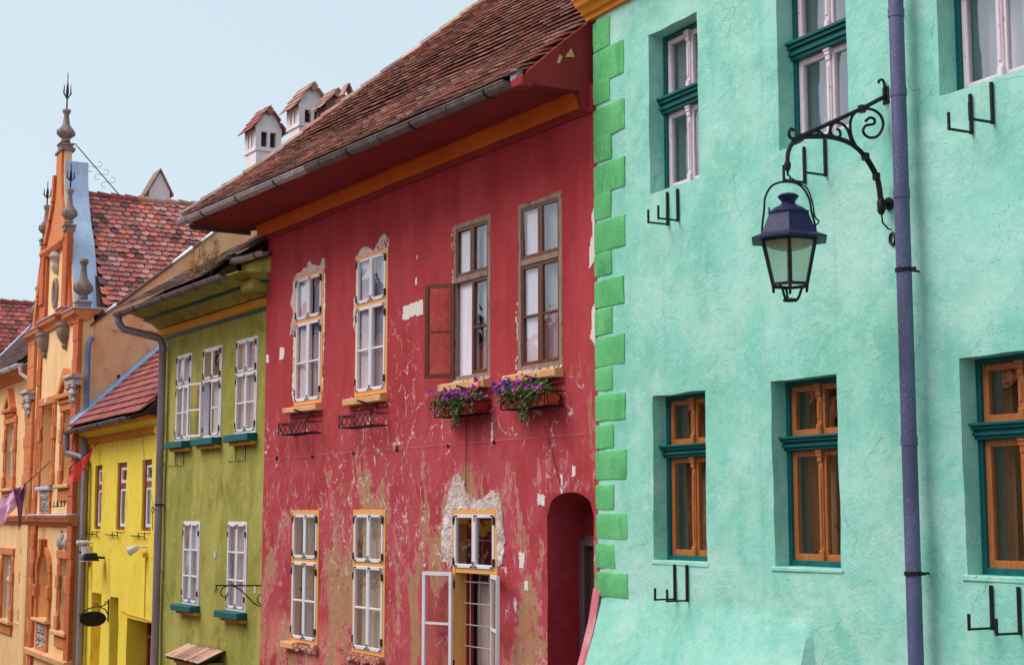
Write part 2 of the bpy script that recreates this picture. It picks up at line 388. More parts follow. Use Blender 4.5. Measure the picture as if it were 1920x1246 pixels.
    M['curtain_brown'] = paint('brown_curtain', (150, 104, 74), (120, 80, 56), 0.9, scale=10, grain=(3, 3, 0.1))
    M['curtain_cream'] = paint('cream_curtain', (240, 226, 200), (206, 190, 160), 0.9, scale=10, grain=(3, 3, 0.1))
    M['door'] = wood('old_dark_door_wood', (50, 30, 32), (84, 58, 56), 0.7, worn=(130, 110, 104), worn_amt=0.1)
    M['stone_frame'] = paint('grey_brown_door_frame', (96, 70, 78), (112, 84, 92), 0.8)
    M['black'] = paint('black_sign_paint', (26, 26, 30), None, 0.45, grain=(1, 1, 1))
    M['white_plastic'] = paint('white_plastic', (232, 232, 240), None, 0.4)
    M['lamp_glass'] = None
    n = NT('frosted_lamp_glass')
    tr = n.t.nodes.new('ShaderNodeBsdfTransparent'); tr.inputs[0].default_value = (0.94, 0.96, 0.93, 1)
    n.base(n.mix(n.noise(n.obj(), 40, 4, 0.7), lin((170, 196, 178)), lin((206, 222, 208))))
    n.rough(0.25)
    mx = n.t.nodes.new('ShaderNodeMixShader'); mx.inputs[0].default_value = 0.2
    n.t.links.new(tr.outputs[0], mx.inputs[1]); n.t.links.new(n.b.outputs[0], mx.inputs[2]); n.t.links.new(mx.outputs[0], n.out.inputs['Surface'])
    M['lamp_glass'] = n.m
    M['amber'] = paint('amber_reflector', (206, 150, 84), None, 0.4)
    def cloth(name, c, c2):
        m = paint(name, c, c2, 0.85, scale=5, grain=(1, 1, 1), bump=0.1)
        b = [q for q in m.node_tree.nodes if q.type == 'BSDF_PRINCIPLED'][0]
        return m
    M['pink_cloth'] = cloth('pink_fabric', (252, 180, 224), (254, 210, 236))
    M['purple_cloth'] = cloth('purple_fabric', (122, 62, 104), (100, 50, 90))
    M['beige_cloth'] = cloth('beige_fabric', (228, 184, 130), (214, 164, 112))
    M['red_cloth'] = cloth('coral_red_fabric', (250, 108, 100), (238, 84, 84))
    def leafm(name, cols):
        n = NT(name); n.base(n.ramp(n.rand(), [(i / len(cols), lin(c)) for i, c in enumerate(cols)], 'CONSTANT'))
        n.rough(0.6); return n.m
    M['leaf'] = leafm('petunia_leaf', [(86, 116, 50), (64, 94, 42), (110, 136, 66), (52, 78, 38), (120, 110, 62)])
    M['dry_leaf'] = leafm('dry_stems', [(128, 100, 62), (104, 84, 52), (92, 96, 50), (150, 120, 80)])
    M['petal_magenta'] = leafm('magenta_petal', [(212, 60, 196), (226, 84, 208), (190, 44, 178)])
    M['petal_violet'] = leafm('violet_petal', [(130, 66, 210), (150, 96, 228), (112, 52, 186), (196, 130, 236)])
    M['weed'] = leafm('dry_weed', [(176, 130, 60), (150, 110, 50), (130, 120, 50), (190, 120, 60)])
    M['asphalt'] = paint('cobbled_road_grey', (72, 68, 66), (92, 86, 82), 0.9, scale=5, grain=(1, 1, 1), bump=0.6)
    M['paving'] = paint('pale_pavement', (150, 142, 134), (132, 124, 118), 0.9, scale=4, grain=(1, 1, 1), bump=0.4)
mats()

# ------------------------------------------------------------------ helpers: geometry
def link(o, parent=None):
    COL.objects.link(o)
    if parent is not None: o.parent = parent
    return o
def empty(name, loc=(0, 0, 0), rotz=0.0, parent=None):
    o = bpy.data.objects.new(name, None)
    o.empty_display_size = 0.2
    o.location = loc; o.rotation_euler = (0, 0, rotz)
    return link(o, parent)
def tag(o, label, cat, group=None, kind=None):
    o['label'] = label; o['category'] = cat
    if group: o['group'] = group
    if kind: o['kind'] = kind
    return o
def V(*a): return Vector(a)

class MB:
    def __init__(s): s.v = []; s.f = []; s.sm = []
    def face(s, pts, smooth=False):
        i = len(s.v); s.v.extend([tuple(p) for p in pts]); s.f.append(list(range(i, i + len(pts)))); s.sm.append(smooth)
    def mesh(s, verts, faces, smooth=False):
        i = len(s.v); s.v.extend([tuple(p) for p in verts])
        for f in faces: s.f.append([i + k for k in f]); s.sm.append(smooth)
        return s
    def box(s, x0, x1, y0, y1, z0, z1, c=0.0, jit=0.0):
        """box; c bevels the front (-y) edges"""
        r = lambda: random.uniform(-jit, jit) if jit else 0
        if c <= 0:
            v = [(x, y, z) for x in (x0, x1) for y in (y0, y1) for z in (z0, z1)]
            v = [(a + r(), b, d + r()) for a, b, d in v]
            s.mesh(v, [(0, 1, 3, 2), (4, 6, 7, 5), (0, 4, 5, 1), (2, 3, 7, 6), (0, 2, 6, 4), (1, 5, 7, 3)])
        else:
            b = [(x0 + r(), z0 + r()), (x1 + r(), z0 + r()), (x1 + r(), z1 + r()), (x0 + r(), z1 + r())]
            cx, cz = (x0 + x1) / 2, (z0 + z1) / 2
            ins = [(x + (c if x < cx else -c), z + (c if z < cz else -c)) for x, z in b]
            v = [(x, y1, z) for x, z in b] + [(x, y0 + c, z) for x, z in b] + [(x, y0, z) for x, z in ins]
            f = [(3, 2, 1, 0), (8, 9, 10, 11)]
            for k in range(4):
                j = (k + 1) % 4
                f += [(k, j, 4 + j, 4 + k), (4 + k, 4 + j, 8 + j, 8 + k)]
            s.mesh(v, f)
        return s
    def rect(s, x0, x1, z0, z1, y0, y1, w, wb=None, c=0.004):
        """four bars round a rectangular opening"""
        wb = wb or w
        s.box(x0, x0 + w, y0, y1, z0, z1, c); s.box(x1 - w, x1, y0, y1, z0, z1, c)
        s.box(x0 + w, x1 - w, y0 + 0.001, y1, z0, z0 + wb, c); s.box(x0 + w, x1 - w, y0 + 0.001, y1, z1 - w, z1, c)
        return s
    def tube(s, path, r, n=8, closed=False, cap=True, smooth=True, flat=None):
        path = [Vector(p) for p in path]; m = len(path)
        rr = r if isinstance(r, (list, tuple)) else [r] * m
        rings = []; up = None
        for i, p in enumerate(path):
            a = path[(i - 1) % m] if (closed or i > 0) else p
            b = path[(i + 1) % m] if (closed or i < m - 1) else p
            t = (b - a).normalized()
            if up is None:
                up = Vector((0, 0, 1)) if abs(t.z) < 0.9 else Vector((1, 0, 0))
            q = up - t * up.dot(t)
            if q.length < 1e-4: q = t.orthogonal()
            q.normalize(); up = q; w = t.cross(q)
            ring = []
            for k in range(n):
                an = 2 * math.pi * (k + 0.5) / n
                ring.append(p + (q * math.cos(an) * (flat or 1) + w * math.sin(an)) * rr[i])
            rings.append(ring)
        i0 = len(s.v); s.v.extend([tuple(v) for ring in rings for v in ring])
        for i in range(m if closed else m - 1):
            j = (i + 1) % m
            for k in range(n):
                l = (k + 1) % n
                s.f.append([i0 + i * n + k, i0 + i * n + l, i0 + j * n + l, i0 + j * n + k]); s.sm.append(smooth)
        if cap and not closed:
            s.f.append([i0 + k for k in range(n)][::-1]); s.sm.append(False)
            s.f.append([i0 + (m - 1) * n + k for k in range(n)]); s.sm.append(False)
        return s
    def lathe(s, prof, cx, cy, n=12, rot=0.0, smooth=True):
        """prof: list of (radius, z)"""
        i0 = len(s.v); m = len(prof)
        for r, z in prof:
            for k in range(n):
                a = rot + 2 * math.pi * k / n
                s.v.append((cx + r * math.cos(a), cy + r * math.sin(a), z))
        for i in range(m - 1):
            for k in range(n):
                l = (k + 1) % n
                s.f.append([i0 + i * n + k, i0 + i * n + l, i0 + (i + 1) * n + l, i0 + (i + 1) * n + k]); s.sm.append(smooth)
        s.f.append([i0 + k for k in range(n)][::-1]); s.sm.append(False)
        s.f.append([i0 + (m - 1) * n + k for k in range(n)]); s.sm.append(False)
        return s
    def sweep_u(s, prof, u0, u1, segs=1, wob=0.0, smooth=False, seed=0):
        """prof: closed polygon of (y, z) run along x from u0 to u1"""
        n = len(prof); i0 = len(s.v)
        for k in range(segs + 1):
            u = u0 + (u1 - u0) * k / segs
            d = wob * mnoise.noise(Vector((u * 0.9, seed, 3.1))) if wob else 0
            e = wob * mnoise.noise(Vector((u * 0.9, seed + 9, 7.1))) if wob else 0
            for y, z in prof: s.v.append((u, y + d, z + e))
        for k in range(segs):
            for j in range(n):
                l = (j + 1) % n
                s.f.append([i0 + k * n + j, i0 + (k + 1) * n + j, i0 + (k + 1) * n + l, i0 + k * n + l]); s.sm.append(smooth)
        s.f.append([i0 + j for j in range(n)]); s.sm.append(False)
        s.f.append([i0 + segs * n + j for j in range(n)][::-1]); s.sm.append(False)
        return s
    def prism(s, poly, y0, y1, smooth=False):
        """poly: list of (x, z), run from y0 (front) to y1"""
        n = len(poly); i0 = len(s.v)
        for y in (y0, y1):
            for x, z in poly: s.v.append((x, y, z))
        s.f.append([i0 + k for k in range(n)]); s.sm.append(False)
        s.f.append([i0 + n + k for k in range(n)][::-1]); s.sm.append(False)
        for k in range(n):
            l = (k + 1) % n
            s.f.append([i0 + k, i0 + n + k, i0 + n + l, i0 + l]); s.sm.append(smooth)
        return s
    def data(s, name, mat):
        me = bpy.data.meshes.new(name)
        me.from_pydata(s.v, [], s.f)
        me.polygons.foreach_set('use_smooth', s.sm)
        bm = bmesh.new(); bm.from_mesh(me); bmesh.ops.recalc_face_normals(bm, faces=bm.faces); bm.to_mesh(me); bm.free()
        if mat is not None: me.materials.append(mat)
        me.update()
        if any(s.sm): me.set_sharp_from_angle(angle=math.radians(42))
        return me
    def build(s, name, mat, parent=None, label=None, kind=None):
        o = bpy.data.objects.new(name, s.data(name, mat))
        link(o, parent)
        if label: o['label'] = label
        if kind: o['kind'] = kind
        return o

def inst(name, me, parent, mw=None):
    o = bpy.data.objects.new(name, me)
    link(o, parent)
    if mw is not None: o.matrix_basis = mw
    return o

def project(p):
    """image position (1920 wide) of a world point; used only to pick which tiles show largest"""
    q = p - Vector((0, 0, CAM_H)); c, s_ = math.cos(PITCH), math.sin(PITCH)
    d = q.y * c + q.z * s_
    if d < 0.1: return None
    return 960 + 2865 * q.x / d, 623 - 2865 * (q.z * c - q.y * s_) / d, d

# ------------------------------------------------------------------ helpers: walls, windows, tiles
def grid_lines(a, b, step, marks):
    pts = sorted({round(a, 4), round(b, 4)} | {round(m, 4) for m in marks if a < m < b})
    out = []
    for p, q in zip(pts, pts[1:]):
        k = max(1, round((q - p) / step))
        out += [p + (q - p) * i / k for i in range(k)]
    return out + [pts[-1]]

def wall(house, mat, u0, u1, z0, z1, holes, step=0.07, amp=0.012, seed=0, jit=0.007, y=0.0, reveal=None, name='wall', flare=None, label=None):
    """uneven plastered wall with openings; holes: (u0,u1,z0,z1,depth[,arch rise])"""
    us = grid_lines(u0, u1, step, [h[0] for h in holes] + [h[1] for h in holes] + ([3.68, 3.73] if flare else []))
    zs = grid_lines(z0, z1, step, [h[2] for h in holes] + [h[3] for h in holes])
    def pos(u, z):
        v = Vector((u * 0.8 + seed * 7.3, z * 0.8, seed))
        d = amp * (mnoise.noise(v) + 0.45 * mnoise.noise(v * 3.1) + 0.25 * mnoise.noise(v * 8.3))
        e = 0.0 if (u <= u0 + 1e-6 or u >= u1 - 1e-6) else jit * mnoise.noise(Vector((u * 3, z * 3, seed + 5)))
        f = 0.0 if (z <= z0 + 1e-6 or z >= z1 - 1e-6) else jit * mnoise.noise(Vector((u * 3, z * 3, seed + 15)))
        yy = y + d
        if flare: yy -= flare(u, z)
        return (u + e, yy, z + f)
    mb = MB(); idx = {}
    def vid(i, j):
        k = (i, j)
        if k not in idx: idx[k] = len(mb.v); mb.v.append(pos(us[i], zs[j]))
        return idx[k]
    def inside(u, z):
        for h in holes:
            if h[0] < u < h[1] and h[2] < z < h[3]: return h
        return None
    solid = {}
    for i in range(len(us) - 1):
        for j in range(len(zs) - 1):
            if inside((us[i] + us[i + 1]) / 2, (zs[j] + zs[j + 1]) / 2) is None:
                mb.f.append([vid(i, j), vid(i + 1, j), vid(i + 1, j + 1), vid(i, j + 1)]); mb.sm.append(True)
    w = mb.build(name, mat, house, label)
    # reveals
    for h in holes:
        a, b, c, d, dep = h[:5]
        if dep <= 0: continue
        rv = MB()
        ui = [u for u in us if a - 1e-6 <= u <= b + 1e-6]; zi = [z for z in zs if c - 1e-6 <= z <= d + 1e-6]
        rise = h[5] if len(h) > 5 else 0
        if rise:
            top = lambda u: d - rise + rise * math.sqrt(max(0, 1 - ((u - (a + b) / 2) / ((b - a) / 2)) ** 2)) ** 0.8
            for p, q in zip(ui, ui[1:]):                    # spandrel and arched soffit
                P, Q = pos(p, d), pos(q, d)
                rv.face([(p, P[1] + 0.001, top(p)), (q, Q[1] + 0.001, top(q)), Q, P])
                rv.face([(p, P[1] + 0.001, top(p)), (p, y + dep, top(p)), (q, y + dep, top(q)), (q, Q[1] + 0.001, top(q))])
            zi = [z for z in zi if z <= d]
        ring = [pos(a, z) for z in zi]; rv_in = [(a, y + dep, z) for z in zi]
        for k in range(len(zi) - 1):
            rv.face([ring[k], ring[k + 1], rv_in[k + 1], rv_in[k]], True)
        ring = [pos(b, z) for z in zi]
        for k in range(len(zi) - 1):
            rv.face([ring[k], (b, y + dep, zi[k]), (b, y + dep, zi[k + 1]), ring[k + 1]], True)
        for z in ((c,) if rise else (c, d)):
            ring = [pos(u, z) for u in ui]
            for k in range(len(ui) - 1):
                rv.face([ring[k], ring[k + 1], (ui[k + 1], y + dep, z), (ui[k], y + dep, z)], True)
        r = rv.build('reveal', reveal or mat, w)
    return w

def pane_mesh(u0, u1, z0, z1, y, j):
    mb = MB(); a, b, c = (random.uniform(-j, j) for _ in range(3))
    f = [(u0, y + a, z0), (u1, y + b, z0), (u1, y + c, z1), (u0, y + a + c - b, z1)]
    g = [(p[0], p[1] + 0.004, p[2]) for p in f]
    return mb.mesh(f + g, [(0, 1, 2, 3), (7, 6, 5, 4), (0, 4, 5, 1), (1, 5, 6, 2), (2, 6, 7, 3), (3, 7, 4, 0)])

def sash(win, u0, u1, z0, z1, y, mat, w=0.05, th=0.045, bars=(), gmat=None, vb=0, hinges=None, open_=None, jit=0.004, bw=0.03):
    """one casement: a sash with its panes; open_ = (hinge side, angle): swung out about the hinge"""
    gmat = gmat or M['glass']
    sm = MB(); sm.rect(u0, u1, z0, z1, y, y + th, w, w * 1.1, 0.005)
    cuts = [z0 + w] + [z0 + (z1 - z0) * f for f in bars] + [z1 - w]
    for f in bars:
        zz = z0 + (z1 - z0) * f
        sm.box(u0 + w, u1 - w, y + 0.004, y + th - 0.004, zz - bw / 2, zz + bw / 2, 0.005)
    parts = [sm.build('sash', mat, win)]
    for a, b in zip(cuts, cuts[1:]):
        parts.append(pane_mesh(u0 + w - 0.006, u1 - w + 0.006, a, b, y + th * 0.5, jit).build('pane', gmat, win))
    if hinges:
        hm = MB(); L = 0.075; q = 0.016
        for zz, sg in ((z0 + 0.012, 1), (z1 - 0.012, -1)):
            for uu, su in ((u0 + 0.012, 1), (u1 - 0.012, -1)):
                if (uu == u0 + 0.012) == (hinges != 'l') and sg < 0 and random.random() < 0.5: continue
                hm.box(min(uu, uu + su * L), max(uu, uu + su * L), y - 0.004, y + 0.004, min(zz, zz + sg * q), max(zz, zz + sg * q))
                hm.box(min(uu, uu + su * q), max(uu, uu + su * q), y - 0.0045, y + 0.0035, min(zz + sg * q, zz + sg * L), max(zz + sg * q, zz + sg * L))
        e = u0 if hinges == 'l' else u1
        for zz in (z0 + (z1 - z0) * 0.12, z1 - (z1 - z0) * 0.12):
            hm.box(e - 0.012, e + 0.012, y - 0.014, y + 0.006, zz - 0.05, zz + 0.05)
        parts.append(hm.build('hinge', M['fitting'], win, kind='stuff'))
    if open_:
        side, ang = open_
        pu = u0 if side == 'l' else u1
        A = math.radians(ang) * (-1 if side == 'l' else 1)
        R = Matrix.Translation((pu, y, 0)) @ Matrix.Rotation(A, 4, 'Z') @ Matrix.Translation((-pu, -y, 0))
        for p in parts: p.matrix_basis = R
    return parts

def room(win, u0, u1, z0, z1, y0, y1, mat):
    mb = MB(); a, b = 0.02, 0.02
    v = [(u, y, z) for u in (u0 - a, u1 + a) for y in (y0, y1) for z in (z0 - b, z1 + b)]
    mb.mesh(v, [(0, 1, 3, 2), (4, 6, 7, 5), (2, 3, 7, 6), (0, 2, 6, 4), (1, 5, 7, 3)])
    return mb.build('room', mat, win)

def drape(win, u0, u1, z0, z1, y, mat, amp=0.025, freq=18, name='curtain'):
    mb = MB(); n = max(8, int((u1 - u0) * 50)); ph = random.uniform(0, 6)
    P = []
    for k in range(n + 1):
        u = u0 + (u1 - u0) * k / n
        P.append((u, y + amp * math.sin(u * freq + ph) + 0.4 * amp * math.sin(u * freq * 2.3 + ph * 2)))
    v = [(u, yy, z0) for u, yy in P] + [(u, yy, z1) for u, yy in P]
    mb.mesh(v, [(k, k + 1, n + 2 + k, n + 1 + k) for k in range(n)], True)
    return mb.build(name, mat, win)

def window(house, name, label=None):
    o = empty(name, parent=house)
    if label: o['label'] = label
    return o

TILE_CACHE = {}
def tile_shape(w, L, th, rnd, lift):
    """flat roof tile: x across, y up the slope, z off the roof; rounded lower end at y=0"""
    pts = []
    if rnd > 0:
        for k in range(7):
            a = math.pi * k / 6
            pts.append((-w / 2 * math.cos(a), rnd - rnd * math.sin(a)))
    else:
        pts = [(-w / 2, 0), (w / 2, 0)]
    pts += [(w / 2, L), (-w / 2, L)]
    n = len(pts)
    zt = lambda y: lift * (1 - y / L)
    v = [(x, y, zt(y) + th) for x, y in pts] + [(x, y, zt(y)) for x, y in pts]
    f = [list(range(n)), list(range(2 * n - 1, n - 1, -1))] + [[k, n + k, n + (k + 1) % n, (k + 1) % n] for k in range(n)]
    return v, f

def tile_field(house, roof, P0, e, up_fn, rows, width, expo, L, th, rnd, lift, mat, u_range, limit=300, jit=1.0, name='roof_tile', keep=None, min_px=None):
    """up_fn(q) -> (point offset, up direction) for a distance q up the slope; u_range(q, off) -> (t0, t1) along e"""
    e = Vector(e).normalized()
    v, f = tile_shape(width * 0.97, L, th, rnd, lift)
    key = MB(); key.mesh(v, f); me = key.data(name, mat)
    mats_ = []
    hw = house.matrix_world if house.parent is None else house.matrix_world
    hw = Matrix.Translation(house.location) @ house.rotation_euler.to_matrix().to_4x4()
    for r in range(rows):
        q = r * expo
        off, up = up_fn(q)
        t0, t1 = u_range(q, off)
        if t1 <= t0: continue
        up = (up - e * up.dot(e)).normalized(); nrm = e.cross(up).normalized()
        if nrm.z < 0: nrm = -nrm
        t = math.floor(t0 / width) * width + (0.5 * width if r % 2 else 0)
        while t < t1:
            if t >= t0:
                p = Vector(P0) + off + e * (t + random.uniform(-.012, .012) * jit) + up * random.uniform(-.007, .007) * jit
                p += nrm * (0.012 * mnoise.noise(Vector((t * 0.7, q * 0.7, 2.0))) * jit + random.uniform(0, 0.003) * jit)
                a = random.gauss(0, 0.014) * jit
                ee = (e * math.cos(a) + up * math.sin(a)).normalized()
                uu = nrm.cross(ee)
                tilt = random.gauss(0, 0.008) * jit
                uu = (uu + nrm * tilt).normalized(); nn = ee.cross(uu)
                m = Matrix((ee, uu, nn)).transposed().to_4x4(); m.translation = p
                if keep is None or keep(p): mats_.append(m)
            t += width
    scored = []
    for m in mats_:
        s = project(hw @ m.translation)
        vis = s is not None and -10 < s[0] < 1930 and -20 < s[1] < 1260
        scored.append((0 if vis else 1, s[2] if s else 1e9, m))
    scored.sort(key=lambda x: (x[0], x[1]))
    for vis, d, m in scored[:limit]:
        if vis == 0: inst(name, me, roof, m)
    rest = [m for k, (vis, d, m) in enumerate(scored) if k >= limit or vis == 1]
    if rest:
        mb = MB(); tint = []
        for m in rest:
            mb.mesh([m @ Vector(p) for p in v], f); tint += [random.random()] * len(f)
        o = mb.build(name + 's', mat, roof, kind='stuff')
        at = o.data.attributes.new('tint', 'FLOAT', 'FACE'); at.data.foreach_set('value', tint)
    return len(mats_)

def gutter_run(house, a, b, r, mat, straps=6, label=None, r2=None):
    a, b = Vector(a), Vector(b); t = (b - a).normalized()
    up = Vector((0, 0, 1)); w = t.cross(up).normalized(); up = w.cross(t)
    mb = MB(); n = 9; rings = []
    K = 10
    for k in range(K + 1):
        p = a.lerp(b, k / K)
        p = p + up * 0.006 * mnoise.noise(Vector((k * 0.9, a.x, 4)))
        o_ = [p + (w * math.cos(math.pi + math.pi * i / n) + up * math.sin(math.pi + math.pi * i / n)) * r for i in range(n + 1)]
        i_ = [p + (w * math.cos(math.pi + math.pi * i / n) + up * math.sin(math.pi + math.pi * i / n)) * (r - 0.006) for i in range(n, -1, -1)]
        rings.append(o_ + i_)
    m = len(rings[0]); i0 = 0
    for ring in rings: mb.v.extend([tuple(x) for x in ring])
    for k in range(K):
        for i in range(m):
            j = (i + 1) % m
            mb.f.append([k * m + i, k * m + j, (k + 1) * m + j, (k + 1) * m + i]); mb.sm.append(i < n)
    mb.face(rings[0]); mb.face(rings[-1])
    for p in (a, b):                                             # end caps
        mb.face([p + (w * math.cos(math.pi + math.pi * i / n) + up * math.sin(math.pi + math.pi * i / n)) * (r - 0.003) for i in range(n + 1)])
    for sgn in (-1, 1):                                          # rolled rims
        mb.tube([a + w * r * sgn, b + w * r * sgn], 0.011, 6)
    g = mb.build('gutter', mat, house, label)
    for k in range(straps):
        p = a.lerp(b, (k + 0.5) / straps)
        sm = MB(); path = [p + (w * math.cos(math.pi + math.pi * i / n) + up * math.sin(math.pi + math.pi * i / n)) * (r + 0.005) for i in range(n + 1)]
        q0 = len(sm.v)
        for x in path: sm.v += [tuple(x - t * 0.014), tuple(x + t * 0.014), tuple(x + (x - p).normalized() * 0.007 + t * 0.014), tuple(x + (x - p).normalized() * 0.007 - t * 0.014)]
        for i in range(n):
            for j in range(4):
                l = (j + 1) % 4
                sm.f.append([q0 + i * 4 + j, q0 + i * 4 + l, q0 + (i + 1) * 4 + l, q0 + (i + 1) * 4 + j]); sm.sm.append(False)
        sm.build('gutter_strap', M['fitting'] if k % 2 else mat, g)
    return g

def pipe_run(house, path, r, mat, joints=(), clamps=(), name='drainpipe', label=None, clamp_mat=None):
    mb = MB(); mb.tube(path, r, 16)
    path = [Vector(p) for p in path]
    for z, in [(j,) for j in joints]:
        base = path[-1] if abs(path[-1].z - z) < abs(path[-1].z - path[0].z) else path[0]
        x, y = path[-1].x, path[-1].y
        mb.tube([(x, y, z - 0.035), (x, y, z + 0.035)], r + 0.006, 16)
    o = mb.build(name, mat, house, label)
    for z in clamps:
        x, y = path[-1].x, path[-1].y
        c = MB(); c.tube([(x, y, z - 0.016), (x, y, z + 0.016)], r + 0.011, 16)
        c.box(x + r, x + r + 0.05, y + 0.0, y + 0.03, z - 0.012, z + 0.012)
        c.tube([(x, y + r, z), (x, y + r + 0.12, z)], 0.01, 6)
        c.build('pipe_clamp', clamp_mat or M['fitting'], o)
    return o

def rough_patch(house, outline, y, mat, name, thick=0.02, seed=0, step=0.05, parent=None, flat=False):
    """ragged crust of bare masonry or plaster filling the (u,z) outline"""
    n = len(outline); g = step * 0.55
    us = [p[0] for p in outline]; zs = [p[1] for p in outline]
    def inside(u, z):
        c = False; k = n - 1
        for i in range(n):
            (x0, y0), (x1, y1) = outline[i], outline[k]
            if (y0 > z) != (y1 > z) and u < (x1 - x0) * (z - y0) / (y1 - y0) + x0: c = not c
            k = i
        return c
    mb = MB(); idx = {}; nu = int((max(us) - min(us)) / g) + 2; nz = int((max(zs) - min(zs)) / g) + 2
    def pos(i, j):
        u = min(us) - g / 2 + i * g; z = min(zs) - g / 2 + j * g
        q = Vector((u * 9, z * 9, seed))
        d = thick * (0.55 + 0.75 * mnoise.noise(q) + (0.5 * mnoise.noise(q * 3.3)))
        if flat: d = thick
        return (u + g * 0.42 * mnoise.noise(q * 2 + Vector((9, 0, 0))), y - max(0.001, d), z + g * 0.42 * mnoise.noise(q * 2 + Vector((0, 9, 0))))
    def vid(i, j):
        if (i, j) not in idx: idx[(i, j)] = len(mb.v); mb.v.append(pos(i, j))
        return idx[(i, j)]
    cells = set()
    for i in range(nu):
        for j in range(nz):
            u = min(us) + i * g; z = min(zs) + j * g; w = g * 0.7
            if inside(u + w * mnoise.noise(Vector((u * 13, z * 13, seed + 3))), z + w * mnoise.noise(Vector((u * 13, z * 13, seed + 8)))): cells.add((i, j))
    for i, j in cells:
        mb.f.append([vid(i, j), vid(i + 1, j), vid(i + 1, j + 1), vid(i, j + 1)]); mb.sm.append(False)
        for (di, dj), (a, b) in (((-1, 0), ((i, j + 1), (i, j))), ((1, 0), ((i + 1, j), (i + 1, j + 1))), ((0, -1), ((i, j), (i + 1, j))), ((0, 1), ((i + 1, j + 1), (i, j + 1)))):
            if (i + di, j + dj) not in cells:
                p, q = pos(*a), pos(*b); k = len(mb.v); mb.v += [p, q, (q[0], y + 0.02, q[2]), (p[0], y + 0.02, p[2])]; mb.f.append([k, k + 1, k + 2, k + 3]); mb.sm.append(False)
    return mb.build(name, mat, parent or house)

def spiral(c, r0, r1, a0, a1, n=14):
    """points in the (y,z) plane"""
    return [(c[0] + (r0 + (r1 - r0) * k / n) * math.cos(a0 + (a1 - a0) * k / n), c[1] + (r0 + (r1 - r0) * k / n) * math.sin(a0 + (a1 - a0) * k / n)) for k in range(n + 1)]
def smooth_path(pts, sub=4):
    pts = [Vector(p) for p in pts]; out = []
    for i in range(len(pts) - 1):
        p0 = pts[max(i - 1, 0)]; p1 = pts[i]; p2 = pts[i + 1]; p3 = pts[min(i + 2, len(pts) - 1)]
        for k in range(sub):
            t = k / sub
            out.append(0.5 * ((2 * p1) + (p2 - p0) * t + (2 * p0 - 5 * p1 + 4 * p2 - p3) * t * t + (3 * p1 - p0 - 3 * p2 + p3) * t ** 3))
    out.append(pts[-1])
    return out

# ------------------------------------------------------------------ street and ground
def ground_z(x, y): return 0.56 - 0.04 * y if y > -40 else 2.16
def build_ground():
    g = MB()
    S = 900
    g.face([(-S, -40, 2.16), (S, -40, 2.16), (S, S, 0.56 - 0.04 * S), (-S, S, 0.56 - 0.04 * S)])
    g.face([(-S, -S, 2.16), (S, -S, 2.16), (S, -40, 2.16), (-S, -40, 2.16)])
    o = g.build('ground', M['paving']); o['kind'] = 'structure'
    # road between the two rows of houses, and a raised pavement with its kerb along the painted houses
    line = [(9.8, 0.6), (0.96, 17.2), (-4.112, 25.514), (-6.992, 30.659), (-10.106, 36.451), (-18.135, 51.301), (-30, 74)]
    rd = MB(); pv = MB(); kb = MB()
    def off(i, d):
        a = Vector(line[max(i - 1, 0)]); b = Vector(line[min(i + 1, len(line) - 1)]); t = (b - a).normalized()
        n = Vector((-t.y, t.x)); n = n if n.x < 0 else -n
        return Vector(line[i]) + n * d
    for i in range(len(line) - 1):
        q = [off(i, 1.35), off(i + 1, 1.35), off(i + 1, 8.6), off(i, 8.6)]
        rd.face([(p.x, p.y, ground_z(p.x, p.y) + 0.004) for p in q])
        q = [off(i, -0.3), off(i + 1, -0.3), off(i + 1, 1.2), off(i, 1.2)]
        top = [(p.x, p.y, ground_z(p.x, p.y) + 0.13) for p in q]; bot = [(p.x, p.y, ground_z(p.x, p.y) - 0.1) for p in q]
        pv.mesh(top + bot, [(0, 1, 2, 3), (7, 6, 5, 4), (2, 3, 7, 6), (0, 1, 5, 4)])
        q = [off(i, 1.2), off(i + 1, 1.2), off(i + 1, 1.35), off(i, 1.35)]
        top = [(p.x, p.y, ground_z(p.x, p.y) + 0.135) for p in q]; bot = [(p.x, p.y, ground_z(p.x, p.y) - 0.1) for p in q]
        kb.mesh(top + bot, [(0, 1, 2, 3), (7, 6, 5, 4), (2, 3, 7, 6), (0, 1, 5, 4)])
    rd.build('road', M['asphalt'])['kind'] = 'structure'
    pv.build('pavement', M['paving'])['kind'] = 'structure'
    kb.build('kerb', M['stone'])['kind'] = 'structure'
build_ground()

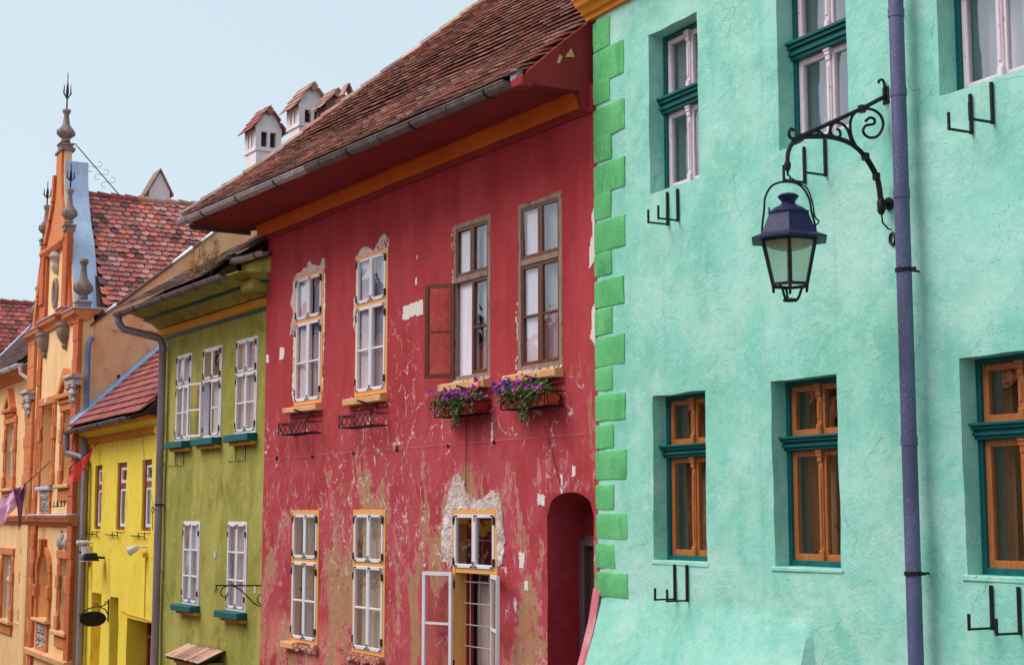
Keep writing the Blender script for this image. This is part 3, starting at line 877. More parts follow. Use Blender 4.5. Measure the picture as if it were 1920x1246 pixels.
# ------------------------------------------------------------------ mint green house
def mint_house():
    H = tag(empty('mint_house', (0.96, 17.2, 0), math.radians(-61.987)), 'mint green plastered house with brighter green corner blocks and deep window recesses', 'house')
    LO = [(1.13, 2.09), (3.17, 4.11), (5.62, 6.56)]; UP = [(1.13, 2.05), (3.37, 4.37), (5.51, 6.47)]
    holes = [(a, b, 2.93, 4.65, 0.22) for a, b in LO] + [(a, b, 6.84, 8.60, 0.24) for a, b in UP]
    def flare(u, z):
        if u > 3.73: return 0.0
        d = max(0.0, 2.50 - z)
        k = 1.0 if u < 3.68 else max(0, (3.73 - u) / 0.05)
        return k * (0.27 * d + 0.05 * d * d)
    wall(H, M['mint'], 0.02, 9.6, -0.6, 9.12, holes, step=0.06, amp=0.014, seed=1, jit=0.011, flare=flare, name='wall')
    bk = MB(); bk.box(0.02, 9.6, 6.0, 6.1, -0.6, 9.1); bk.box(0.02, 0.1, 0.3, 6.0, -0.6, 9.1); bk.box(9.5, 9.6, 0.3, 6.0, -0.6, 9.1)
    bk.build('wall', M['mint'], H)
    # corner blocks
    Q = [(0.34, 9.06, 8.70), (0.63, 8.70, 8.30), (0.335, 8.37, 8.06), (0.635, 8.02, 7.66), (0.35, 7.69, 7.39), (0.628, 7.36, 7.01), (0.34, 7.03, 6.72),
         (0.63, 6.70, 6.345), (0.335, 6.35, 6.07), (0.59, 6.03, 5.71), (0.345, 5.70, 5.40), (0.595, 5.38, 5.04), (0.337, 5.04, 4.775), (0.597, 4.735, 4.43),
         (0.348, 4.40, 4.125), (0.608, 4.105, 3.78), (0.35, 3.735, 3.45), (0.62, 3.415, 3.13), (0.362, 3.085, 2.81), (0.63, 2.775, 2.50)]
    for w, a, b in Q:
        mb = MB(); nx, nz = 7, 6; sd = a * 7; v = []
        for j in range(nz + 1):
            for i in range(nx + 1):
                fx = [0, 0.0, 0.04, 0.35, 0.65, 0.96, 1, 1][i]; fz = [0, 0.05, 0.3, 0.7, 0.95, 1, 1][j] if j not in (0,) else 0
                u = -0.012 + (w + 0.012) * fx; z = b + (a - b) * fz
                edge = i in (0, nx) or j in (0, nz)
                u += 0.011 * mnoise.noise(Vector((u * 6, z * 6, sd))) * (0 if i in (0, 1) else 1); z += 0.011 * mnoise.noise(Vector((u * 6, z * 6, sd + 4)))
                v.append((u, 0.03 if edge else -0.019 - 0.006 * mnoise.noise(Vector((u * 5, z * 5, sd + 8))) + (0.008 if i in (2, nx - 1) or j in (1, nz - 1) else 0), z))
        mb.mesh(v, [(j * (nx + 1) + i, j * (nx + 1) + i + 1, (j + 1) * (nx + 1) + i + 1, (j + 1) * (nx + 1) + i) for j in range(nz) for i in range(nx)], True)
        o = mb.build('quoin', M['quoin'], H)
    # cornice and roof
    c = MB()
    prof = [(0.05, 9.11), (-0.05, 9.11), (-0.06, 9.16), (-0.10, 9.17), (-0.13, 9.22), (-0.19, 9.25), (-0.22, 9.31), (-0.24, 9.32), (-0.24, 9.40), (0.05, 9.40)]
    c.sweep_u(prof, -0.12, 9.6, 30, 0.006)
    c.build('cornice', M['orange_mould'], H)
    c = MB(); c.box(-0.2, 9.7, -0.30, 0.06, 9.405, 9.50); c.build('cornice_cap', M['quoin'], H)
    r = MB(); r.mesh([(-0.2, -0.35, 9.51), (9.7, -0.35, 9.51), (9.7, 4.0, 13.4), (-0.2, 4.0, 13.4), (9.7, 7.0, 10.5), (-0.2, 7.0, 10.5)], [(0, 1, 2, 3), (3, 2, 4, 5), (0, 5, 4, 1), (0, 3, 5), (1, 4, 2)])
    r.build('roof', M['dark_tile'], H)
    # windows
    def mint_window(a, b, z0, z1, zt0, zt1, dep, sm, cur, room_m, lower):
        W = window(H, 'window')
        y = dep - 0.05
        f = MB(); f.rect(a - 0.01, b + 0.01, z0 - 0.005, z1 + 0.01, y, y + 0.11, 0.055, 0.06)
        f.build('frame', M['teal'], W)
        t = MB()
        for k, (d, h0, h1) in enumerate([(0.035, 0, .22), (0.06, .22, .42), (0.045, .42, .60), (0.075, .60, .82), (0.10, .82, 1.0)]):
            t.box(a - 0.004, b + 0.004, y - d, y + 0.05, zt0 + (zt1 - zt0) * h0, zt0 + (zt1 - zt0) * h1, 0.004)
        t.build('transom', M['teal'], W)
        m = (a + b) / 2
        ya = y + 0.03
        for p, q, za, zb in ((a + 0.045, m, zt1, z1 - 0.045), (m, b - 0.045, zt1, z1 - 0.045), (a + 0.045, m, z0 + 0.05, zt0), (m, b - 0.045, z0 + 0.05, zt0)):
            sash(W, p, q, za, zb, ya, sm, w=0.058, th=0.05, gmat=M['glass_dim'] if lower else M['glass'], jit=0.006)
        for za, zb in ((zt1, z1 - 0.045), (z0 + 0.05, zt0)):
            u = MB(); u.box(m - 0.03, m + 0.03, ya - 0.022, ya + 0.01, za, zb, 0.008)
            u.box(m - 0.016, m + 0.016, ya - 0.032, ya - 0.02, za + 0.15, zb - 0.17, 0.004)
            for k, (ww, hh, dd) in enumerate([(0.042, 0.03, 0.05), (0.036, 0.035, 0.042), (0.03, 0.05, 0.034)]):
                top = zb - sum((0.03, 0.035, 0.05)[:k])
                u.box(m - ww, m + ww, ya - dd, ya, top - hh, top, 0.004)
            u.box(m - 0.032, m + 0.032, ya - 0.04, ya, za + 0.0, za + 0.10, 0.01)
            u.build('mullion', sm, W)
        room(W, a, b, z0, z1, y + 0.12, y + 0.75, room_m)
        for (p, q, za, zb, mt, nm) in cur:
            drape(W, a + (b - a) * p, a + (b - a) * q, z0 + (z1 - z0) * za, z0 + (z1 - z0) * zb, y + 0.2, mt, name=nm)
        return W
    g, wv, br = M['curtain_grey'], M['curtain_white'], M['curtain_brown']
    for k, (a, b) in enumerate(LO):
        mint_window(a, b, 2.93, 4.65, 4.00, 4.13, 0.22, M['honey'], [(0.02, 0.2, 0, 1, br, 'curtain'), (0.3, 0.5, 0, 1, br, 'curtain'), (0.72, 0.98, 0, 1, br, 'curtain')], M['interior_brown'], True)
    for k, (a, b) in enumerate(UP):
        W = mint_window(a, b, 6.84, 8.60, 7.73, 7.90, 0.24, M['pink_sash'], [(0.02, 0.98, 0, 0.52, g, 'curtain')] if k == 0 else [(0.02, 0.30, 0, 1, g, 'curtain'), (0.36, 0.98, 0, 1, M['curtain_grey'] if k == 1 else wv, 'curtain')], M['interior'], False)
        if k == 0:
            bl = MB()
            for i in range(18):
                z = 7.93 + i * 0.033
                bl.box(a + 0.1, b - 0.1, 0.31, 0.335, z, z + 0.024)
            bl.build('blind', M['curtain_grey'], W)
    # ledges under the lower windows
    for a, b in LO:
        s = MB(); s.box(a - 0.04, b + 0.03, -0.010, 0.19, 2.885, 2.927, 0.006, 0.008); s.build('sill', M['mint'], H)
    # drainpipe
    pipe_run(H, [(5.19, -0.16, 9.05), (5.19, -0.16, -0.4)], 0.064, M['pipe'], joints=(7.62, 6.93, 6.06, 4.0, 1.9), clamps=(5.42, 2.93), label='violet grey zinc drainpipe running down the mint wall')
    c = MB(); c.lathe([(0.055, 6.0), (0.06, 6.05), (0.055, 6.1)], 0, 0, 8)
    return H
MINT = mint_house()
MW = Matrix.Translation((0.96, 17.2, 0)) @ Matrix.Rotation(math.radians(-61.987), 4, 'Z')

# ------------------------------------------------------------------ red house
def red_house():
    H = tag(empty('red_house', (-4.112, 25.514, 0), math.radians(-58.618)), 'dark red house with flaking paint, tall narrow windows and an overhanging tiled roof', 'house')
    UPW = [(1.20, 2.25), (3.45, 4.48), (6.41, 7.36), (8.05, 9.02)]; LOW = [(1.22, 2.22), (3.46, 4.48), (6.45, 7.55)]
    holes = [(a, b, 5.14, 7.21, 0.16) for a, b in UPW] + [(a, b, 1.45, 3.46, 0.16) for a, b in LOW[:2]] + [(6.45, 7.55, 1.30, 3.46, 0.30)]
    holes.append((8.69, 9.66, -0.4, 3.66, 0.50, 0.28))
    wall(H, M['red'], -0.06, 9.77, -0.8, 8.36, holes, step=0.075, amp=0.010, seed=3, jit=0.009, reveal=M['red_plain'])
    bk = MB(); bk.box(-0.06, 9.7, 7.0, 7.1, -0.8, 8.3); bk.box(-0.06, 0.02, 0.55, 7.0, -0.8, 8.3); bk.box(9.6, 9.7, 0.85, 7.0, -0.8, 8.3)
    bk.build('wall', M['red'], H)
    # entrance niche: door, its stone lintel and jamb
    D = empty('door', parent=H)
    b = MB(); b.box(8.69, 9.70, 0.54, 0.60, -0.4, 3.06); b.build('door_leaf', M['door'], D)
    for k in range(4):
        s = MB(); s.box(8.80 + k * 0.2, 8.975 + k * 0.2, 0.515, 0.545, -0.3, 3.0, 0.008); s.build('plank', M['door'], D)
    f = MB(); f.box(8.69, 8.80, 0.44, 0.58, -0.4, 3.12, 0.01); f.box(8.80, 9.70, 0.445, 0.58, 3.03, 3.16, 0.01); f.build('door_frame', M['stone_frame'], D)
    t = MB(); t.box(8.66, 9.72, 0.50, 0.53, 3.14, 3.9); t.build('transom_wall', M['soffit'], D)
    # red plinth edge beside the mint buttress
    e = MB(); pts = []
    n = 8
    for k in range(n + 1):
        z = 2.6 - 2.9 * k / n; d = 0.26 * max(0, 2.5 - z) + 0.05 * max(0, 2.5 - z) ** 2
        pts.append((-0.012 - d, z))
    for k in range(n):
        (y0, z0), (y1, z1) = pts[k], pts[k + 1]
        e.mesh([(9.66, y0, z0), (9.80, y0, z0), (9.80, y1, z1), (9.66, y1, z1), (9.66, 0.05, z0), (9.66, 0.05, z1)], [(0, 1, 2, 3), (0, 3, 5, 4)], True)
    e.build('plinth_edge', plaster('faded_pink_plaster', (206, 96, 112), (226, 150, 160), dark=(180, 60, 76), light=(236, 186, 190), bump=0.5), H)
    # cornice: orange band, dark red soffit, end face
    c = MB(); c.sweep_u([(0.03, 8.10), (-0.07, 8.10), (-0.13, 8.27), (-0.13, 8.30), (0.03, 8.30)], -0.30, 9.50, 40, 0.012); c.build('cornice', M['orange_band'], H)
    c = MB(); c.sweep_u([(0.03, 8.02), (-0.025, 8.02), (-0.05, 8.095), (0.03, 8.095)], -0.2, 9.74, 20, 0.006); c.build('moulding', M['soffit'], H)
    def eave_y(u): return -1.13 + 0.30 * (u + 0.9) / 10.5
    def eave_z(u): return 8.44 - 0.05 * (u + 0.9) / 10.5
    s = MB(); n = 60
    row = []
    for k in range(n + 1):
        u = -0.85 + (9.60 + 0.85) * k / n
        w = 0.015 * mnoise.noise(Vector((u * 1.3, 2, 5)))
        row.append(((u, eave_y(u) + 0.03, eave_z(u) - 0.10 + w), (u, -0.45, 8.29 + w * 0.7), (u, -0.10, 8.295), (u, 0.1, 8.33)))
    v = [p for r in row for p in r]
    s.mesh(v, [(k * 4 + j, k * 4 + j + 1, k * 4 + j + 5, k * 4 + j + 4) for k in range(n) for j in range(3)], True)
    s.build('soffit', M['soffit'], H)
    ep = lambda y, z, x: (x, y, z)
    f = MB()
    poly = [(-0.80, 8.26), (-0.84, 8.40), (-0.4, 8.79), (0.0, 9.12), (0.15, 9.26), (0.9, 10.0), (0.9, 8.2), (0.02, 8.03), (-0.06, 8.04), (-0.14, 8.27)]
    f.face([(9.62, y, z) for y, z in poly]); f.face([(9.56, y, z) for y, z in poly])
    for k in range(len(poly)):
        a, b2 = poly[k], poly[(k + 1) % len(poly)]
        f.face([(9.62,) + a, (9.62,) + b2, (9.56,) + b2, (9.56,) + a])
    f.build('gable_end', M['soffit'], H)
    b = MB(); b.box(9.36, 9.63, -0.93, -0.78, 8.22, 8.36, 0.02, 0.01); b.build('beam_end', M['soffit'], H)
    # bare plaster on the end face
    p = MB(); p.mesh([(9.624, -0.45, 8.56), (9.624, -0.41, 8.55), (9.624, -0.37, 8.64), (9.624, -0.41, 8.66), (9.624, -0.34, 8.64), (9.624, -0.20, 8.66), (9.624, -0.25, 8.76)], [(0, 1, 2, 3), (4, 5, 6)])
    p.build('bare_patch', M['sill'], H)
    # roof: flatter kick at the eaves, hip at the far end
    RF = empty('roof', parent=H); RF['label'] = 'weathered brown red tiled slope of the red house'
    e = Vector((10.5, 0.30, -0.05)).normalized()
    P0 = Vector((-0.9, -1.17, 8.42))
    def up_fn(q):
        a1 = math.atan(0.80); a2 = math.atan(1.02); L1 = 1.15
        if q <= L1: return Vector((0, q * math.cos(a1), q * math.sin(a1))), Vector((0, math.cos(a1), math.sin(a1)))
        k = min(1, (q - L1) / 0.8); a = a1 + (a2 - a1) * k
        am = a1 + (a2 - a1) * k * 0.6
        return Vector((0, L1 * math.cos(a1) + (q - L1) * math.cos(am), L1 * math.sin(a1) + (q - L1) * math.sin(am))), Vector((0, math.cos(a), math.sin(a)))
    d = MB(); rows = 44; v = []
    for r in range(rows + 1):
        off, up = up_fn(r * 0.135)
        y = off.y
        a = P0 + off + e * (y / 1.3); b2 = P0 + off + e * 10.5
        a.z -= 0.03; b2.z -= 0.03
        v += [tuple(a), tuple(b2), (a.x, a.y + 0.04, a.z - 0.05), (b2.x, b2.y + 0.04, b2.z - 0.05)]
    d.mesh(v, [(r * 4, r * 4 + 1, r * 4 + 5, r * 4 + 4) for r in range(rows)] + [(r * 4 + 2, r * 4 + 6, r * 4 + 7, r * 4 + 3) for r in range(rows)] + [(0, 2, 3, 1)] + [(r * 4 + 1, r * 4 + 3, r * 4 + 7, r * 4 + 5) for r in range(rows)], False)
    # hidden far slopes close the roof
    top = Vector(v[-4]); tr = Vector(v[-3])
    d.face([P0 + Vector((0, 0, -.03)), top, Vector((top.x - 0.2, 9.5, 8.4)), Vector((-0.9, 9.0, 8.4))])
    d.face([top, tr, Vector((tr.x, 9.5, 8.4)), Vector((top.x, 9.5, 8.4))])
    d.build('roof_deck', M['underlay'], RF)
    n = tile_field(H, RF, P0 + Vector((0, -0.02, -0.075)), e, up_fn, 30, 0.195, 0.188, 0.36, 0.021, 0.014, 0.124, M['tile'], lambda q, off: (off.y / 1.3 + 0.06, 10.43), limit=300, jit=1.5)
    # hip tiles bedded in mortar
    q = 0.0; pts = []
    while q < 5.6:
        off, up = up_fn(q); pts.append(P0 + off + e * (off.y / 1.3) + Vector((0, 0, 0.06))); q += 0.36
    for k in range(len(pts) - 1):
        a, b2 = pts[k], pts[k + 1]; t = (b2 - a).normalized(); w = t.cross(Vector((0, 0, 1))).normalized(); up = w.cross(t)
        a = a - t * 0.05; mb = MB(); N = 6
        ra, rb = 0.115, 0.095
        o1 = [a + (w * math.cos(math.pi * i / N) + up * math.sin(math.pi * i / N) * 0.8) * ra + up * 0.012 for i in range(N + 1)]
        o2 = [b2 + (w * math.cos(math.pi * i / N) + up * math.sin(math.pi * i / N) * 0.8) * rb for i in range(N + 1)]
        i1 = [p - (p - a).normalized() * 0.018 for p in o1]; i2 = [p - (p - b2).normalized() * 0.018 for p in o2]
        M1 = N + 1; v = o1 + o2 + i1 + i2
        fs = [(i, i + 1, M1 + i + 1, M1 + i) for i in range(N)] + [(2 * M1 + i + 1, 2 * M1 + i, 3 * M1 + i, 3 * M1 + i + 1) for i in range(N)] + [(i + 1, i, 2 * M1 + i, 2 * M1 + i + 1) for i in range(N)]
        mb.mesh(v, fs, True); mb.build('hip_tile', M['tile'], RF)
    mo = MB()
    for k, p in enumerate(pts[:-1]):
        for j in range(4):
            x = p.lerp(pts[k + 1], j / 4); r = random.uniform(0.07, 0.11)
            mo.lathe([(r * 0.7, x.z - 0.10), (r, x.z - 0.05), (r * 0.8, x.z + 0.02)], x.x, x.y, 6, random.random())
    mo.build('mortar_bed', M['tile'], RF)
    # gutter in an old and a renewed length
    g = lambda u: Vector((u, eave_y(u) - 0.10, eave_z(u) - 0.07))
    gutter_run(H, g(-0.92), g(4.1), 0.082, M['gutter_new'], 7, 'bright newer length of gutter on the red house')
    gutter_run(H, g(4.1), g(9.38), 0.088, M['gutter_old'], 6, 'dark weathered length of gutter on the red house')
    fl = MB(); fl.box(-0.95, -0.90, -1.25, -0.9, 8.36, 8.56); fl.build('flashing', M['blue_zinc'], H)
    fl = MB(); fl.box(9.38, 9.5, -0.93, -0.84, 8.30, 8.44, 0.01, 0.02); fl.build('flashing', M['gutter_new'], H)
    fb = MB(); fb.box(-0.9, -0.84, -1.1, 0.0, 8.24, 8.33); fb.build('fascia', M['gutter_old'], H)
    # ------------------------------------------------ windows
    zt = 6.47
    for k, (a, b2) in enumerate(UPW):
        W = window(H, 'window', ['white window with ragged plaster round its head, nearest the olive house', 'white window with an apricot frame, second of the upper row', 'brown window with its left casement swung open', 'closed brown window nearest the mint house'][k])
        brown = k >= 2
        fm, smt = (M['old_frame'], M['brown']) if brown else (M['peach_frame'], M['white_sash'])
        f = MB(); f.rect(a - 0.012, b2 + 0.012, 5.13, 7.225, -0.014 if not brown else -0.004, 0.12, 0.062 if not brown else 0.07, 0.07)
        f.box(a + 0.06, b2 - 0.06, -0.010, 0.12, zt - 0.035, zt + 0.035, 0.004); f.build('frame', fm, W)
        m = (a + b2) / 2
        w = 0.052 if brown else 0.046
        yy = 0.005 if brown else -0.028
        kw = dict(w=w, gmat=M['glass_net'], hinges=None if brown else 'r', jit=0.007)
        sash(W, a + 0.045, m, zt + 0.03, 7.165, yy, smt, **{**kw, 'hinges': None if brown else 'l'}); sash(W, m, b2 - 0.045, zt + 0.03, 7.165, yy, smt, **kw)
        op = ('l', 145) if k == 2 else None
        sash(W, a + 0.045, m, 5.19, zt - 0.03, yy, smt, bars=(0.49,), open_=op, **{**kw, 'hinges': None if brown else 'l', 'gmat': M['glass_dim'] if op else kw['gmat']})
        sash(W, m, b2 - 0.045, 5.19, zt - 0.03, yy, smt, bars=(0.49,), **kw)
        room(W, a, b2, 5.14, 7.21, 0.13, 0.8, M['interior'])
        if brown:
            c = MB(); c.box(a + 0.062, m - 0.01, 0.062, 0.125, 5.19, 7.16); c.build('inner_casement', M['curtain_white'], W)
            drape(W, m + 0.03, b2 - 0.05, 5.2, 7.15, 0.12, M['curtain_grey'])
            for s in (-1, 1):                                  # crumbled edge plaster
                pass
        else:
            drape(W, a + 0.05, m, 5.2, 7.15, 0.045, M['net'], 0.008, 24); drape(W, m, b2 - 0.05, 5.2, 7.15, 0.07, M['curtain_grey'], 0.012, 30)
        s = MB(); s.box(a - 0.20, b2 + 0.03, -0.13, 0.02, 5.005, 5.105, 0.014, 0.01); s.build('sill', M['sill'], H)
        s = MB(); s.box(a - 0.02, b2 + 0.02, -0.03, 0.02, 4.93, 5.004, 0.006, 0.006); s.build('sill_base', M['red'], H)
    zt = 2.70
    for k, (a, b2) in enumerate(LOW):
        W = window(H, 'window', ['white lower window nearest the olive house', 'white lower window with a painted cloth behind the glass', 'white lower window with both casements open over an iron grille'][k])
        z0 = 1.44 if k < 2 else 1.30
        f = MB(); f.rect(a - 0.012, b2 + 0.012, z0 - 0.01, 3.475, -0.014, 0.12 if k < 2 else 0.16, 0.062, 0.07)
        f.box(a + 0.06, b2 - 0.06, -0.010, 0.12, zt - 0.035, zt + 0.035, 0.004); f.build('frame', M['peach_frame'], W)
        m = (a + b2) / 2; yy = -0.028
        for side, p, q in (('l', a + 0.045, m), ('r', m, b2 - 0.045)):
            sash(W, p, q, zt + 0.03, 3.41, yy, M['white_sash'], w=0.046, hinges=side, gmat=M['glass'], jit=0.007)
            op = None if k < 2 else (side, 160 if side == 'l' else 158)
            sash(W, p, q, z0 + 0.05, zt - 0.03, yy, M['white_sash'], bars=(0.5,), w=0.046, hinges=side, gmat=M['glass_dim'] if op else M['glass'], jit=0.006, open_=op)
        room(W, a, b2, z0, 3.46, 0.13 if k < 2 else 0.31, 0.9, M['interior'])
        if k < 2:
            drape(W, a + 0.08, b2 - 0.08 if k else m, z0 + 0.05, 3.4, 0.11, M['curtain_cream'], 0.03, 14)
            if k: 
                st = MB(); st.sweep_u([(0.075, 3.12), (0.065, 3.12), (0.065, 3.19), (0.075, 3.19)], a + 0.1, b2 - 0.1, 10, 0.03); st.sweep_u([(0.075, 2.40), (0.065, 2.40), (0.065, 2.44), (0.075, 2.44)], a + 0.1, b2 - 0.1, 10, 0.03)
                st.build('curtain_stripe', M['yellow_band'], W)
        else:
            g = MB()
            for i in range(4):
                u = a + 0.26 + i * 0.235; g.tube([(u, 0.10, z0 + 0.03), (u, 0.10, zt - 0.04)], 0.008, 6)
            for i in range(5):
                z = z0 + 0.17 + i * 0.27; g.tube([(a + 0.05, 0.09, z), (b2 - 0.05, 0.09, z)], 0.008, 6)
            for i in range(3):
                u = a + 0.3 + i * 0.27; g.tube([(u, 0.10, zt + 0.05), (u, 0.10, 3.42)], 0.006, 6)
            g.tube([(a + 0.05, 0.09, 3.08), (b2 - 0.05, 0.09, 3.08)], 0.006, 6)
            g.build('grille', M['gutter_new'], W)
            c = MB(); c.box(a + 0.02, a + 0.46, 0.34, 0.40, z0, zt); c.build('inner_wall', M['mortar'], W)
            c = MB(); c.rect(a + 0.50, b2 - 0.1, z0 + 0.05, zt + 0.05, 0.32, 0.36, 0.05); c.box(a + 0.55, b2 - 0.15, 0.325, 0.355, 1.96, 2.02); c.build('inner_casement', M['white_sash'], W)
            c = MB(); c.box(a + 0.02, a + 0.44, 0.28, 0.34, 2.56, 2.63); c.box(a + 0.02, a + 0.44, 0.28, 0.34, 1.42, 1.48); c.build('iron_bar', M['iron'], W)
        if k == 0:
            s = MB(); s.box(a - 0.18, a + 0.30, -0.12, 0.02, 1.33, 1.43, 0.014, 0.01); s.build('sill', M['sill'], H)
            rough_patch(H, [(a + 0.28, 1.33), (b2 + 0.05, 1.33), (b2 + 0.06, 1.43), (a + 0.28, 1.43)], -0.06, M['brick_sill'], 'sill', 0.05, 1, 0.06)
        else:
            rough_patch(H, [(a - 0.15, z0 - 0.12), (b2 + 0.03, z0 - 0.13), (b2 + 0.03, z0 - 0.015), (a - 0.15, z0 - 0.015)], -0.06, M['brick_sill'], 'sill', 0.05, k + 2, 0.06)
    # bare masonry where plaster broke away round the windows
    A = 0.0
    rough_patch(H, [(1.10, 7.22), (2.30, 7.22), (2.31, 7.36), (2.22, 7.38), (2.12, 7.29), (1.98, 7.30), (1.82, 7.35), (1.72, 7.44), (1.62, 7.34), (1.45, 7.32), (1.32, 7.27), (1.18, 7.29)], A, M['rubble'], 'bare_masonry', 0.022, 1, 0.045)
    rough_patch(H, [(1.00, 6.30), (1.185, 6.30), (1.185, 7.20), (1.08, 7.18), (1.05, 6.95), (0.98, 6.80), (1.08, 6.68), (0.99, 6.45)], A, M['rubble'], 'bare_masonry', 0.018, 2, 0.045)
    rough_patch(H, [(1.10, 5.30), (1.185, 5.20), (1.185, 6.30), (1.12, 6.25)], A, M['patch'], 'bare_plaster', 0.014, 3, 0.045)
    rough_patch(H, [(2.265, 5.3), (2.30, 5.35), (2.31, 6.2), (2.33, 6.6), (2.31, 7.1), (2.265, 7.2)], A, M['patch'], 'bare_plaster', 0.014, 4, 0.04)
    rough_patch(H, [(3.36, 7.22), (4.50, 7.22), (4.52, 7.33), (4.40, 7.42), (4.24, 7.41), (4.12, 7.30), (3.95, 7.27), (3.80, 7.33), (3.64, 7.34), (3.5, 7.27)], A, M['rubble'], 'bare_masonry', 0.022, 5, 0.045)
    rough_patch(H, [(3.35, 6.2), (3.43, 6.1), (3.43, 6.65), (3.37, 6.6)], A, M['rubble'], 'bare_masonry', 0.016, 6, 0.04)
    rough_patch(H, [(6.42, 3.47), (7.60, 3.47), (7.66, 3.52), (7.56, 3.68), (7.40, 3.70), (7.22, 3.60), (7.02, 3.60), (6.85, 3.66), (6.72, 3.82), (6.58, 3.94), (6.44, 3.90), (6.32, 3.70), (6.28, 3.48)], A, M['rubble'], 'bare_masonry', 0.02, 7, 0.05)
    rough_patch(H, [(6.12, 3.05), (6.2, 2.80), (6.36, 2.75), (6.435, 2.76), (6.435, 3.5), (6.28, 3.6), (6.20, 3.42)], A, M['rubble'], 'bare_masonry', 0.026, 8, 0.05)
    rough_patch(H, [(7.565, 2.76), (7.68, 2.80), (7.74, 3.1), (7.68, 3.3), (7.70, 3.45), (7.60, 3.5), (7.565, 3.46)], A, M['rubble'], 'bare_masonry', 0.026, 9, 0.05)
    # grey crumbling edges of the two brown windows
    for a, b2 in UPW[2:]:
        rough_patch(H, [(a - 0.05, 5.12), (a - 0.016, 5.12), (a - 0.016, 7.2), (a - 0.04, 7.2)], A, M['mortar'], 'bare_mortar', 0.006, 3, 0.06)
        rough_patch(H, [(a, 5.105), (b2 + 0.03, 5.105), (b2 + 0.03, 5.135), (a, 5.14)], -0.01, M['mortar'], 'bare_mortar', 0.02, 4, 0.05)
    # filler patches and flakes
    def patch_y(pts):
        u = sum(p[0] for p in pts) / len(pts); z = sum(p[1] for p in pts) / len(pts); v = Vector((u * 0.8 + 3 * 7.3, z * 0.8, 3)); return 0.010 * (mnoise.noise(v) + 0.45 * mnoise.noise(v * 3.1) + 0.25 * mnoise.noise(v * 8.3)) - 0.001
    def patch(pts, m='patch'): rough_patch(H, pts, patch_y(pts), M[m], 'plaster_patch', 0.004, len(pts), 0.03, flat=True)
    patch([(4.94, 6.13), (4.97, 6.30), (5.55, 6.34), (5.56, 6.12), (5.2, 6.14), (5.15, 6.10)])
    patch([(0.56, 5.93), (0.74, 5.94), (0.74, 6.12), (0.57, 6.14)]); patch([(-0.02, 5.92), (0.08, 5.93), (0.08, 6.06), (-0.02, 6.08)])
    patch([(8.50, 3.52), (8.64, 3.50), (8.66, 3.63), (8.55, 3.64), (8.49, 3.67)]); patch([(8.17, 2.51), (8.26, 2.51), (8.27, 2.61), (8.18, 2.62)])
    patch([(7.93, 2.31), (7.98, 2.22), (8.02, 2.34), (7.97, 2.42)]); patch([(8.06, 2.76), (8.16, 2.76), (8.2, 2.95), (8.06, 2.97)])
    patch([(8.98, 3.66), (9.02, 3.66), (9.02, 3.86), (8.98, 3.88)]); patch([(9.22, 3.84), (9.28, 3.83), (9.30, 3.95), (9.23, 3.96)])
    patch([(5.33, 6.56), (5.37, 6.56), (5.37, 6.66), (5.33, 6.66)]); patch([(5.35, 6.92), (5.375, 6.92), (5.375, 6.98), (5.35, 6.98)])
    patch([(7.40, 4.30), (7.44, 4.30), (7.44, 4.55), (7.40, 4.55)]); patch([(9.60, 6.2), (9.72, 6.3), (9.72, 6.95), (9.66, 6.8), (9.68, 6.6), (9.62, 6.5)])
    patch([(9.62, 5.4), (9.72, 5.3), (9.72, 5.8), (9.66, 5.75)])
    # cable with clips across the front and a wire down to the open window
    c = MB(); pts = [(u, -0.022 - 0.008 * abs(mnoise.noise(Vector((u * 2, 1, 1)))), 4.32 + 0.012 * mnoise.noise(Vector((u * 3, 5, 1)))) for u in [i * 0.25 for i in range(0, 39)]]
    c.tube(pts, 0.002, 5)
    for i in range(11):
        u = 0.6 + i * 0.84 + random.uniform(-.1, .1); pass
    c.build('cable', M['brick_sill'], H)
    for i in range(6):
        u = 0.6 + i * 1.4 + random.uniform(-.15, .15); c = MB(); c.box(u - 0.006, u + 0.007, -0.03, 0.0, 4.28, 4.325 + 0.03 * (i % 3 == 0), 0, 0.004); c.build('cable_clip', M['fitting'], H)
    c = MB(); c.tube([(6.81, -0.03, 4.62), (6.815, -0.03, 4.1), (6.81, -0.03, 3.70)], 0.006, 5); c.tube([(8.76, -0.025, 4.3), (8.92, -0.025, 3.95), (9.03, -0.02, 3.70)], 0.005, 5); c.build('cable', M['fitting'], H)
    return H
RED = red_house()

